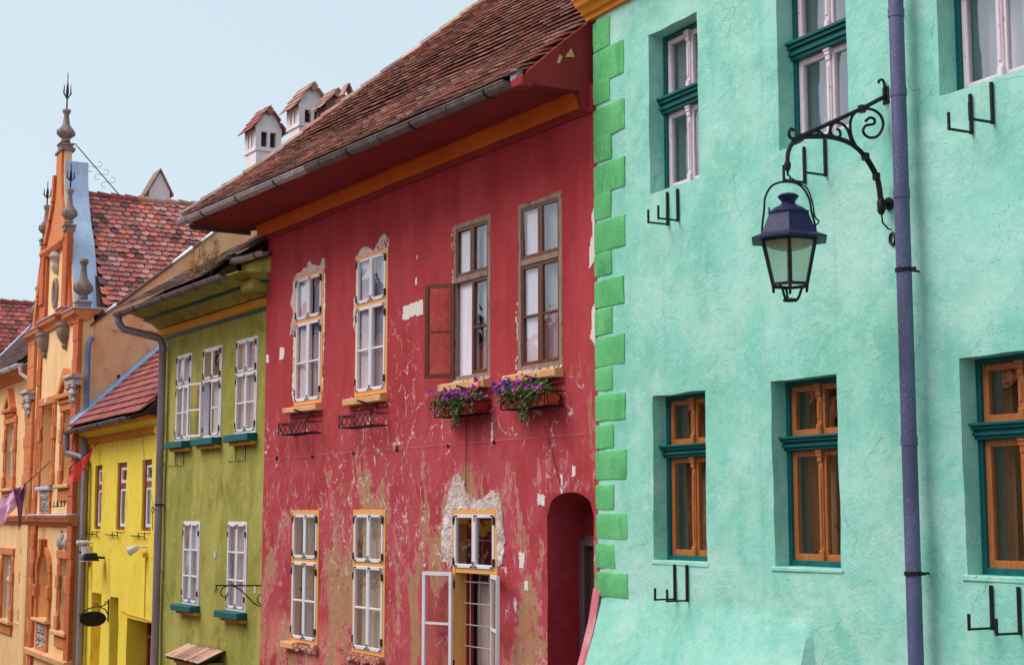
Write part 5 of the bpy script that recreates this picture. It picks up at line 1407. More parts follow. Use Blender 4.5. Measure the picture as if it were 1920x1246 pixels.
    # string course and upper cornice
    c = MB(); c.sweep_u([(0.02, 3.14), (-0.05, 3.14), (-0.08, 3.20), (-0.16, 3.24), (-0.20, 3.33), (-0.22, 3.34), (-0.22, 3.38), (0.02, 3.40)], 4.0, 11.0, 1); c.sweep_u([(Y + 0.02, 3.14), (Y - 0.06, 3.14), (Y - 0.09, 3.20), (Y - 0.17, 3.24), (Y - 0.21, 3.33), (Y - 0.23, 3.34), (Y - 0.23, 3.38), (Y + 0.02, 3.40)], 10.85, 17.15, 1); c.build('string_course', TR, H)
    c = MB(); c.sweep_u([(Y, 3.402), (Y - 0.25, 3.385), (Y - 0.25, 3.40), (Y, 3.43)], 10.83, 17.17, 1); c.build('ledge_flashing', M['blue_zinc'], H)
    c = MB(); c.sweep_u([(0.02, 7.25), (-0.06, 7.25), (-0.10, 7.34), (-0.26, 7.40), (-0.30, 7.50), (0.02, 7.52)], 4.0, 11.0, 1); c.build('cornice', TR, H)
    c = MB(); c.sweep_u([(0.02, 7.525), (-0.33, 7.505), (-0.33, 7.545), (0.02, 7.57)], 4.0, 11.0, 1); c.build('eave_board', M['white_metal'], H)
    c = MB(); c.sweep_u([(Y + 0.02, -0.12), (Y - 0.16, -0.12), (Y - 0.18, 0.0), (Y + 0.02, 0.05)], 12.3, 17.12, 1); c.build('plinth_ledge', M['sill'], H)
    def ledge(u0, u1, z): 
        c = MB(); c.sweep_u([(Y + 0.1, z), (Y - 0.06, z), (Y - 0.10, z + 0.10), (Y - 0.20, z + 0.16), (Y - 0.22, z + 0.26), (Y + 0.5, z + 0.28)], u0, u1, 1); c.build('gable_ledge', TR, H)
        c = MB(); c.sweep_u([(Y + 0.5, z + 0.285), (Y - 0.25, z + 0.265), (Y - 0.25, z + 0.285), (Y + 0.5, z + 0.32)], u0 - 0.03, u1 + 0.03, 1); c.build('ledge_flashing', M['blue_zinc'], H)
    ledge(11.0, 12.9, 8.02); ledge(12.94, 15.0, 8.12); ledge(15.04, 15.8, 8.20); ledge(15.84, 17.1, 8.02)
    # the gable itself
    prof = [(11.62, 8.30), (12.02, 9.2), (12.28, 9.9), (12.70, 10.5), (13.18, 11.05), (13.5, 11.5), (13.64, 12.2), (13.655, 12.45), (14.405, 12.45), (14.42, 12.1), (14.58, 11.5), (14.92, 10.8), (15.39, 10.12), (15.76, 9.3), (16.12, 8.30)]
    g = MB(); g.prism(prof, Y + 0.02, Y + 0.60); g.prism([(13.66, 12.44), (14.40, 12.44), (14.395, 12.72), (13.67, 12.72)], Y + 0.02, Y + 0.2); G = g.build('gable', PE, H, label='tall tapering gable crowned with stone finials')
    b = MB()
    for (a, z0), (c_, z1) in zip(prof[8:], prof[9:]):            # sheet metal capping on the near edge
        b.mesh([(a + 0.012, Y + 0.04, z0), (c_ + 0.012, Y + 0.04, z1), (c_ + 0.012, Y + 0.62, z1), (a + 0.012, Y + 0.62, z0), (a + 0.002, Y + 0.04, z0 - .02), (c_ + 0.002, Y + 0.04, z1 - .02), (c_ + 0.002, Y + 0.62, z1 - .02), (a + 0.002, Y + 0.62, z0 - .02)], [(0, 1, 2, 3), (7, 6, 5, 4), (0, 4, 5, 1), (2, 6, 7, 3), (1, 5, 6, 2), (0, 3, 7, 4)])
    b.build('gable_capping', M['blue_zinc'], G)
    for pts in ([(12.12, 8.32), (12.28, 8.9), (12.36, 9.6), (12.44, 10.12), (12.98, 10.12), (12.94, 8.32)], [(15.02, 8.32), (14.98, 10.12), (15.36, 10.0), (15.62, 9.3), (15.9, 8.6), (15.98, 8.32)]):
        m = MB(); m.prism(pts, Y - 0.06, Y + 0.03); m.build('gable_strip', DO, G)
    m = MB(); m.prism([(12.80, 10.36), (13.3, 11.0), (13.6, 11.55), (13.72, 12.2), (13.74, 12.70), (14.32, 12.70), (14.34, 12.15), (14.48, 11.55), (14.80, 10.9), (15.14, 10.36)], Y - 0.05, Y + 0.03); m.build('gable_top', TR, G)
    m = MB(); m.sweep_u([(Y + 0.03, 10.14), (Y - 0.08, 10.14), (Y - 0.16, 10.24), (Y - 0.16, 10.32), (Y + 0.03, 10.34)], 12.45, 15.35, 1); m.build('gable_moulding', TR, G)
    m = MB()                                                        # moulding that follows the left curve
    for (a, z0), (c_, z1) in zip(prof[:6], prof[1:7]): m.prism([(a - 0.02, z0), (c_ - 0.02, z1), (c_ + 0.20, z1 - 0.04), (a + 0.22, z0 - 0.0)], Y - 0.12, Y + 0.03)
    m.build('gable_moulding', TR, G)
    m = MB(); m.tube([(13.95 + 0.22 * math.cos(k / 16 * 6.283), Y - 0.0, 9.05 + 0.36 * math.sin(k / 16 * 6.283)) for k in range(16)], 0.06, 6, closed=True); m.build('oval_frame', M['stone'], G)
    m = MB(); m.lathe([(0.05, 9.55), (0.14, 9.7), (0.10, 9.85), (0.2, 10.0), (0.12, 10.12)], 14.0, Y - 0.02, 7); m.build('mask_ornament', M['relief'], G)
    # corbels under the ledge
    def loft(mb, u, secs):
        """square tapering console against the wall: (z, half width, depth)"""
        n0 = len(mb.v); m_ = len(secs)
        for z, w, d in secs:
            for k in range(9):
                a = math.pi * k / 8; cx, sx = -math.cos(a), math.sin(a) ** 0.55
                mb.v.append((u + w * math.copysign(abs(cx) ** 0.55, cx), Y + 0.01 - d * sx, z))
        for r in range(m_ - 1):
            for k in range(8): mb.f.append([n0 + r * 9 + k, n0 + r * 9 + k + 1, n0 + (r + 1) * 9 + k + 1, n0 + (r + 1) * 9 + k]); mb.sm.append(True)
        mb.f.append([n0 + k for k in range(9)]); mb.sm.append(False); mb.f.append([n0 + (m_ - 1) * 9 + k for k in range(9)]); mb.sm.append(False)
    for u in (13.05, 15.45):
        c = MB(); loft(c, u, [(8.12, .31, .27), (8.03, .31, .27), (8.0, .27, .24), (7.9, .27, .25), (7.78, .22, .22), (7.66, .14, .15), (7.60, .11, .11), (7.56, .13, .13), (7.52, .12, .12), (7.46, .06, .07)])
        c.build('corbel', M['stone'], H)
    # cartouches over the lower window
    for u in (15.72, 16.42):
        c = MB(); c.lathe([(0.05, 2.50), (0.10, 2.56), (0.16, 2.70), (0.17, 2.78), (0.12, 2.92), (0.07, 2.98), (0.10, 3.03), (0.03, 3.07)], u, Y + 0.02, 9)
        for s in (-1, 1): c.lathe([(0.02, 2.64), (0.06, 2.70), (0.02, 2.78)], u + s * 0.19, Y - 0.02, 6); c.lathe([(0.02, 2.84), (0.05, 2.88), (0.02, 2.94)], u + s * 0.16, Y - 0.02, 6)
        c.build('cartouche', M['relief'], H)
    # finials
    def finial(u, y, z, h, r, spike=0.0, base=0.3):
        F = empty('finial', parent=H); k = h
        pr = [(base * r, z), (base * r, z + 0.10 * k), (base * r * 1.15, z + 0.11 * k), (base * r * 1.15, z + 0.15 * k), (0.55 * base * r, z + 0.20 * k), (0.45 * base * r, z + 0.27 * k), (0.85 * base * r, z + 0.33 * k), (1.0 * base * r, z + 0.42 * k), (0.8 * base * r, z + 0.5 * k), (0.42 * base * r, z + 0.6 * k), (0.28 * base * r, z + 0.82 * k), (0.32 * base * r, z + 0.86 * k), (0.5 * base * r, z + 0.92 * k), (0.42 * base * r, z + 0.97 * k), (0.08 * base * r, z + 1.0 * k)]
        m = MB(); m.lathe(pr[:4], u, y, 4, math.pi / 4, False); m.lathe(pr[4:], u, y, 10)
        for j in range(8): 
            a = j * math.pi / 4; m.lathe([(0.02, z + 0.35 * k), (0.035 * r, z + 0.40 * k), (0.015, z + 0.48 * k)], u + math.cos(a) * base * r * 0.92, y + math.sin(a) * base * r * 0.92, 5)
        m.build('finial_body', ST, F)
        if spike:
            s = MB(); zt = z + h; s.tube([(u, y, zt - 0.02), (u, y, zt + spike)], [0.022, 0.010], 6)
            for a in (0, math.pi / 2, math.pi, 1.5 * math.pi):
                ca, sa = math.cos(a), math.sin(a); s.tube([(u, y, zt + spike * 0.25), (u + 0.09 * ca, y + 0.09 * sa, zt + spike * 0.42), (u + 0.08 * ca, y + 0.08 * sa, zt + spike * 0.62), (u + 0.10 * ca, y + 0.10 * sa, zt + spike * 0.68)], [0.012, 0.022, 0.010, 0.005], 5)
            s.tube([(u - 0.05, y, zt + spike * 0.9), (u + 0.05, y, zt + spike * 0.9)], 0.008, 5); s.build('finial_spike', M['iron'], F)
    m = MB(); m.box(13.60, 14.46, Y - 0.08, Y + 0.27, 12.72, 12.80, 0.02); m.build('gable_cap', ST, G)
    finial(14.04, Y + 0.10, 12.80, 1.12, 1.0, 0.95, 0.23)
    for u, z in ((12.62, 10.5), (15.42, 10.42)):
        p = MB(); p.box(u - 0.24, u + 0.22, Y - 0.12, Y + 0.035, z - 2.0 if u > 14 else z - 1.6, z, 0.02); p.build('gable_pier', DO, G); finial(u, Y - 0.03, z, 1.12, 0.9, 0.62, 0.21)
    finial(11.40, Y + 0.08, 8.36, 1.25, 1.0, 0, 0.23); finial(16.72, Y + 0.08, 8.32, 1.25, 1.0, 0, 0.23)
    s = MB(); p0, p1 = Vector((14.1, 0.05, 13.0)), Vector((14.1, 1.25, 11.75)); s.tube([p0, p1], 0.014, 5)
    for t in (0.45, 0.6, 0.75):
        c = p0.lerp(p1, t)
        for sg in (-1, 1): s.tube([(c.x, c.y + a_, c.z + b_) for a_, b_ in spiral((0.10 * sg, 0.10 * sg), 0.12, 0.03, math.pi * (1.25 if sg > 0 else 0.25), math.pi * (2.8 if sg > 0 else 1.8), 10)], 0.006, 4)
    s.build('stay_rod', M['iron'], H)
    # scalloped main roof: ridge runs back from the gable
    RF = empty('roof', parent=H); RF['label'] = 'steep slope of scalloped red tiles'
    rz, ru, eu, ez = 11.66, 14.0, 17.0, 7.75
    d = MB(); d.mesh([(ru, 0.30, rz - 0.05), (ru, 8, rz - 0.05), (eu, 8, ez - 0.05), (eu, 0.30, ez - 0.05), (11, 0.3, ez - 0.05), (11, 8, ez - 0.05)], [(0, 1, 2, 3), (0, 4, 5, 1), (0, 3, 4), (1, 5, 2)]); d.build('roof_deck', M['underlay'], RF)
    e = Vector((0, 1, 0)); sv = Vector((ru - eu, 0, rz - ez)).normalized()
    def up_fn(q): return sv * q, sv
    L = (Vector((ru, 0, rz)) - Vector((eu, 0, ez))).length
    tile_field(H, RF, Vector((eu, 0.35, ez)), e, up_fn, int(L / 0.175), 0.205, 0.175, 0.32, 0.022, 0.10, 0.07, M['scallop'], lambda q, off: (0.02, 6.2), limit=300, jit=1.3)
    for k in range(19):
        y = 0.35 + k * 0.36; m = MB(); m.tube([(ru, y - 0.02, rz + 0.03), (ru, y + 0.36, rz + 0.0)], [0.13, 0.11], 10); m.build('ridge_tile', M['scallop_red'] if k < 4 else M['tile'], RF)
    C = empty('chimney', parent=H); m = MB(); m.prism([(12.9, 10.3), (13.5, 10.3), (13.5, 12.10), (12.9, 12.10)], 2.20, 2.76); m.mesh([(12.9, 2.2, 12.10), (12.9, 2.76, 12.10), (12.9, 2.48, 12.62), (13.5, 2.2, 12.10), (13.5, 2.76, 12.10), (13.5, 2.48, 12.62)], [(0, 1, 2), (3, 5, 4)]); m.build('chimney_stack', M['lime'], C)
    for sg in (-1, 1):
        m = MB(); m.mesh([(12.82, 2.48 + sg * 0.37, 11.98), (13.57, 2.48 + sg * 0.37, 11.98), (13.57, 2.48, 12.66), (12.82, 2.48, 12.66), (12.82, 2.48 + sg * 0.37, 12.03), (13.57, 2.48 + sg * 0.37, 12.03), (13.57, 2.48, 12.72), (12.82, 2.48, 12.72)], [(0, 1, 2, 3), (7, 6, 5, 4), (0, 4, 5, 1), (1, 5, 6, 2), (0, 3, 7, 4)]); m.build('chimney_cap', M['tile'], C)
    # tan fire wall between this roof and the yellow house
    fw = MB(); sl = 0.84; F = empty('fire_wall', parent=H); F['label'] = 'stained tan fire wall with a sloping top above the yellow roof'
    poly = [(-0.02, -1.6), (0.0, 7.95), (1.0, 8.79), (3.0, 10.5), (5.2, 12.34), (6.5, 12.2), (6.5, -1.6)]
    n = 60; v = []
    for i in range(n + 1):
        y = -0.02 + 6.4 * i / n; zt = 7.95 + sl * y
        for j in range(13):
            z = 3.0 + (zt - 3.0) * j / 12; v.append((17.0 + 0.02 * mnoise.noise(Vector((y * 1.3, z * 1.3, 3))) + 0.01, y, z))
    fw.mesh(v, [(i * 13 + j, (i + 1) * 13 + j, (i + 1) * 13 + j + 1, i * 13 + j + 1) for i in range(n) for j in range(12)], True)
    fw.box(16.80, 16.97, 0.0, 6.4, -1.4, 7.3); fw.build('masonry', M['tan'], F)
    c = MB(); v = []
    for i in range(41):
        y = -0.06 + 6.4 * i / 40; z = 7.95 + sl * y; w = 0.02 * mnoise.noise(Vector((y * 2, 4, 4))); v += [(16.74, y, z + 0.05 + w), (17.06, y, z + 0.03 + w), (17.06, y, z - 0.03), (16.74, y, z - 0.03)]
    c.mesh(v, [(i * 4 + j, i * 4 + (j + 1) % 4, i * 4 + 4 + (j + 1) % 4, i * 4 + 4 + j) for i in range(40) for j in range(4)]); c.build('coping', M['dark_tile'], F)
    for y0, ln in ((1.9, 0.5), (2.6, 0.7), (0.3, 0.25)):
        m = MB(); m.mesh([(16.9, y0, 7.95 + sl * y0 + 0.06), (17.08, y0, 7.95 + sl * y0 + 0.0), (17.08, y0 + ln, 7.95 + sl * (y0 + ln) + 0.0), (16.9, y0 + ln, 7.95 + sl * (y0 + ln) + 0.10), (16.9, y0, 7.95 + sl * y0 + 0.0), (16.9, y0 + ln, 7.95 + sl * (y0 + ln))], [(0, 1, 2, 3), (0, 3, 5, 4)]); m.build('flashing', M['white_metal'], F)
    m = MB(); m.box(16.98, 17.02, 0.62, 0.68, 6.35, 6.75); m.build('iron_anchor', M['iron'], F)
    # dark street roof of the left wing
    RW = empty('roof', parent=H); RW['label'] = 'dark tiled roof of the left wing'
    P0 = Vector((4.0, -0.42, 7.60)); sl2 = 1.15
    d = MB(); d.mesh([(4.0, -0.42, 7.56), (11.0, -0.42, 7.56), (11.0, 1.2, 7.56 + 1.62 * sl2), (4.0, 1.2, 7.56 + 1.62 * sl2), (11, 1.3, 7.3), (4, 1.3, 7.3)], [(0, 1, 2, 3), (3, 2, 4, 5), (0, 3, 5)]); d.build('roof_deck', M['underlay'], RW)
    def up3(q):
        a = math.atan(sl2); return Vector((0, q * math.cos(a), q * math.sin(a))), Vector((0, math.cos(a), math.sin(a)))
    tile_field(H, RW, P0, Vector((1, 0, 0)), up3, 16, 0.2, 0.155, 0.36, 0.018, 0.05, 0.05, M['dark_tile'], lambda q, off: (0.05, 6.95), limit=150, jit=1.3)
    m = MB(); a = P0 + Vector((0, -0.05, 0.06)); b = P0 + Vector((0, 1.62, 1.62 * sl2 + 0.08)); m.mesh([tuple(a), tuple(a + Vector((0.24, 0, 0.0))), tuple(b + Vector((0.24, 0, 0))), tuple(b), tuple(a + Vector((0, 0, .07))), tuple(a + Vector((0.24, 0, 0.05))), tuple(b + Vector((0.24, 0, 0.05))), tuple(b + Vector((0, 0, 0.07)))], [(0, 1, 2, 3), (4, 5, 6, 7), (0, 4, 7, 3), (1, 2, 6, 5), (0, 1, 5, 4)]); m.build('verge_flashing', M['blue_zinc'], RW)
    gutter_run(H, (4.0, -0.50, 7.56), (10.75, -0.50, 7.52), 0.085, M['white_metal'], 9, 'white gutter of the left wing')
    m = MB(); m.tube([(10.7, -0.50, 7.5), (10.7, -0.46, 7.25), (10.85, -0.30, 7.1)], 0.05, 8); m.build('gutter_spout', M['white_metal'], H)
    pipe_run(H, [(17.04, 0.0, 7.62), (17.07, -0.08, 7.48), (17.08, -0.10, 7.3), (17.08, -0.10, -1.5)], 0.055, M['blue_pipe'], joints=(6.1,), clamps=(4.35, 3.6), label='blue drainpipe beside the orange house')
    # number plate numerals over the niche and the small iron brackets
    m = MB(); m.box(13.5, 13.72, Y - 0.09, Y - 0.08, 6.26, 6.36); m.build('number_plate', M['patch'], H)
    m = MB()
    for u in (15.35, 15.75, 16.1): m.tube([(u, Y - 0.05, 3.98), (u, Y - 0.05, 3.62), (u - 0.15, Y - 0.2, 3.60), (u - 0.15, Y - 0.2, 3.72)], 0.014, 5)
    m.build('iron_hook', M['iron'], H)
    return H
ORANGE = orange_house()

# ------------------------------------------------------------------ house farther down the street
def far_house():
    H = tag(empty('far_house', (-18.135, 51.301, 0), math.radians(-61.602)), 'partly seen house beyond the orange one with a bright red scalloped roof', 'house')
    w = MB(); w.box(-9, 3.95, 0.3, 7, -2.4, 7.3); w.build('wall', M['peach'], H)
    RF = empty('roof', parent=H); rz, ru, eu, ez = 10.42, 1.2, 3.98, 7.2
    d = MB(); d.mesh([(ru, -0.5, rz - 0.06), (ru, 8, rz - 0.06), (eu, 8, ez - 0.06), (eu, -0.5, ez - 0.06), (-9.2, -0.5, 7.2), (-9.2, 8, 7.2)], [(0, 1, 2, 3), (0, 4, 5, 1), (0, 3, 4), (1, 5, 2)]); d.build('roof_deck', M['underlay'], RF)
    sv = Vector((ru - eu, 0, rz - ez)).normalized()
    tile_field(H, RF, Vector((eu, -0.5, ez)), Vector((0, 1, 0)), lambda q: (sv * q, sv), int(4.25 / 0.21), 0.24, 0.21, 0.36, 0.022, 0.11, 0.05, M['scallop_red'], lambda q, off: (0.0, 5.5), limit=150, jit=1.3)
    for k in range(14):
        y = -0.5 + k * 0.36; m = MB(); m.tube([(ru, y - 0.02, rz + 0.03), (ru, y + 0.36, rz + 0.0)], [0.13, 0.11], 10); m.build('ridge_tile', M['scallop_red'], RF)
far_house()

# ------------------------------------------------------------------ houses on the other side of the street (seen in the window glass)
def opposite_house(name, loc, rot, length, eave, ridge, mat, label, band=False):
    H = tag(empty(name, loc, math.radians(rot)), label, 'house')
    w = MB(); w.box(0, length, 0, 7, -2, eave); w.build('wall', mat, H)
    RF = empty('roof', parent=H)
    d = MB(); d.mesh([(-0.3, -0.5, eave - 0.1), (length + 0.3, -0.5, eave - 0.1), (length + 0.3, 3.5, ridge), (-0.3, 3.5, ridge), (length + 0.3, 7.5, eave - 0.1), (-0.3, 7.5, eave - 0.1)], [(0, 1, 2, 3), (3, 2, 4, 5), (0, 3, 5), (1, 4, 2), (0, 5, 4, 1)]); d.build('roof_deck', M['underlay'], RF)
    sv = Vector((0, 4.0, ridge - eave + 0.1)); L = sv.length; sv.normalize()
    rows = MB(); n = int(L / 0.3)
    for r in range(n):
        a = Vector((0, -0.5, eave - 0.08)) + sv * (r * 0.3); b = a + sv * 0.36; nn = Vector((0, -sv.z, sv.y))
        k = int(length / 0.3)
        for i in range(k):
            u0, u1 = i * 0.3, i * 0.3 + 0.29; h = random.uniform(0.05, 0.065)
            p = [a + nn * h, a + nn * h, b + nn * 0.02, b + nn * 0.02]
            rows.face([(u0, p[0].y, p[0].z), (u1, p[1].y, p[1].z), (u1, p[2].y, p[2].z), (u0, p[3].y, p[3].z)]); rows.face([(u0, p[0].y, p[0].z), (u1, p[1].y, p[1].z), (u1, p[1].y + 0.02, p[1].z - 0.05), (u0, p[0].y + 0.02, p[0].z - 0.05)])
    o = rows.build('roof_tiles', M['orange_tile'], RF, kind='stuff'); at = o.data.attributes.new('tint', 'FLOAT', 'FACE'); at.data.foreach_set('value', [v for _ in range(len(o.data.polygons) // 2) for v in [random.random()] * 2][:len(o.data.polygons)])
    if band:
        b = MB(); b.box(0, length, -0.08, 0.02, 3.1, 3.4); b.box(0, length, -0.1, 0.02, 5.6, 5.9); b.build('cornice_band', M['yellow_band'], H)
    k = 0; u = 1.0
    while u < length - 1.2:
        W = window(H, 'window')
        f = MB(); f.rect(u - 0.08, u + 1.08, 0.95 + 0.0, 2.7, -0.03, 0.03, 0.1); f.box(u + 0.47, u + 0.53, -0.025, 0.03, 1.05, 2.6); f.build('frame', M['white_sash'], W)
        g = MB(); g.box(u, u + 1.0, -0.012, -0.006, 1.05, 2.6); g.build('pane', M['interior'], W)
        u += 2.4
def place_opposite(o, rot, d, u):
    c, s = math.cos(math.radians(rot)), math.sin(math.radians(rot))
    # local frame of a facade: x along, -y to the street; the far side looks back, so it is turned half round
    out = Vector((s, -c)); x = Vector((c, s))
    p = Vector(o) + out * d + x * u
    return (p.x, p.y, 0)
opposite_house('cream_house', place_opposite((-4.112, 25.514), -58.618, 10.6, 9.4), 180 - 58.618, 11.0, 5.9, 8.5, M['peach'], 'cream house across the street, seen only in window reflections')
opposite_house('pale_house', place_opposite((0.96, 17.2), -61.987, 10.8, 9.5), 180 - 61.987, 10.5, 5.6, 8.2, M['lime'], 'pale house across the street behind the camera, seen only in window reflections')
opposite_house('brick_red_house', place_opposite((-6.992, 30.659), -58.329, 10.6, 3.6), 180 - 58.329, 12.0, 6.2, 8.8, M['soffit'], 'dark red house across the street with a yellow band, seen only in window reflections', True)
opposite_house('white_house', place_opposite((-6.992, 30.659), -58.329, 10.6, -8.6), 180 - 58.329, 9.0, 6.2, 8.8, M['lime'], 'white house across the street past the dark red one, seen only in window reflections')
opposite_house('tall_peach_house', place_opposite((-6.992, 30.659), -58.329, 10.6, -17.8), 180 - 58.329, 16.0, 9.6, 12.0, M['peach'], 'tall peach house at the far end across the street, seen only in window reflections')

# ------------------------------------------------------------------ street lamp on the mint wall
def place(name, loc, rot): return empty(name, loc, math.radians(rot))
ROT_M, ROT_R, ROT_G, ROT_Y, ROT_O = -61.987, -58.618, -58.329, -61.295, -61.602
def wpt(o, rot, u, y, z=0.0):
    c, s = math.cos(math.radians(rot)), math.sin(math.radians(rot))
    return (o[0] + c * u - s * y, o[1] + s * u + c * y, z)
O_M, O_R, O_G, O_Y, O_O = (0.96, 17.2), (-4.112, 25.514), (-6.992, 30.659), (-10.106, 36.451), (-18.135, 51.301)

def lamp_bracket():
    B = tag(place('lamp_bracket', wpt(O_M, ROT_M, 4.87, 0), ROT_M), 'black wrought iron lamp arm with scrolls on the mint wall', 'lamp bracket')
    def bar(name, pts, r, n=8, flat=None):
        m = MB(); m.tube([(0, y, z) for y, z in pts], r, n, flat=flat); return m.build(name, M['iron'], B)
    bar('arm', [(0.0, 7.005), (-0.28, 6.855), (-0.62, 6.69), (-0.985, 6.515)], 0.019)
    cv = [(-0.10, 6.03), (-0.106, 6.10), (-0.118, 6.19), (-0.15, 6.29), (-0.262, 6.435), (-0.414, 6.53), (-0.607, 6.562), (-0.80, 6.547), (-0.95, 6.52), (-1.045, 6.457), (-1.088, 6.376), (-1.097, 6.30)]
    sp = smooth_path([(0, y, z) for y, z in cv], 4)
    m = MB(); m.tube(sp, [0.026 if p.z < 6.45 and p.y > -0.5 else 0.021 if p.y > -0.95 else 0.019 for p in sp], 8)
    m.build('curved_strut', M['iron'], B)
    m = MB(); m.lathe([(0.024, 6.30), (0.030, 6.27), (0.024, 6.235), (0.010, 6.215), (0.008, 6.18)], 0, -1.097, 8); m.build('ferrule', M['iron'], B)
    def sc(pts, r): 
        m = MB(); q = smooth_path([(0, y, z) for y, z in pts], 4); m.tube(q, r, 7); return m.build('scroll', M['iron'], B)
    sc([(-0.298, 6.449), (-0.393, 6.564), (-0.418, 6.686), (-0.385, 6.784), (-0.284, 6.845), (-0.165, 6.859), (-0.076, 6.815), (-0.053, 6.73), (-0.113, 6.636), (-0.213, 6.608), (-0.276, 6.648), (-0.25, 6.706), (-0.159, 6.733), (-0.148, 6.774), (-0.197, 6.784), (-0.248, 6.746)], 0.0125)
    sc([(-0.404, 6.531), (-0.449, 6.651), (-0.525, 6.696), (-0.604, 6.679), (-0.635, 6.613), (-0.588, 6.564), (-0.529, 6.587), (-0.537, 6.632), (-0.566, 6.637)], 0.0125)
    sc([(-0.633, 6.66), (-0.655, 6.587), (-0.703, 6.574), (-0.76, 6.598), (-0.771, 6.566)], 0.010)
    sc([(-0.030, 6.99), (-0.028, 7.03), (-0.025, 7.10), (-0.044, 7.138), (-0.085, 7.124), (-0.085, 7.10)], 0.012)
    sc([(-0.97, 6.52), (-1.04, 6.50), (-1.075, 6.53), (-1.06, 6.58), (-1.02, 6.575)], 0.014)
    m = MB()
    for y, z, r in ((-0.284, 6.85, 0.034), (-0.26, 6.435, 0.034), (-0.96, 6.52, 0.030), (-0.145, 6.275, 0.032)): m.lathe([(r, z - 0.03), (r * 1.08, z), (r, z + 0.03)], 0, y, 8)
    m.build('collar', M['iron'], B)
    m = MB(); m.tube([(0, 0.0, 6.05), (0, -0.03, 6.05)], 0.055, 12); m.tube([(0, -0.03, 6.05), (0, -0.12, 6.05)], 0.024, 8); m.lathe([(0.02, 5.95), (0.034, 5.98), (0.036, 6.06), (0.02, 6.10)], 0, -0.10, 8); m.build('wall_plate', M['iron'], B)
    m = MB(); m.tube([(0, -0.10, 5.96), (0.0, -0.09, 5.88), (0.01, -0.04, 5.83), (0.02, -0.01, 5.82)], 0.008, 6); m.tube([(0.03 + 0.035 * math.cos(k / 12 * 6.283), -0.012, 5.74 + 0.05 * math.sin(k / 12 * 6.283)) for k in range(12)], 0.012, 6, closed=True); m.build('cable', M['iron'], B)
    m = MB(); m.box(-0.04, 0.04, -0.02, 0.02, 6.93, 7.08, 0.006); m.build('wall_plate', M['iron'], B)
lamp_bracket()

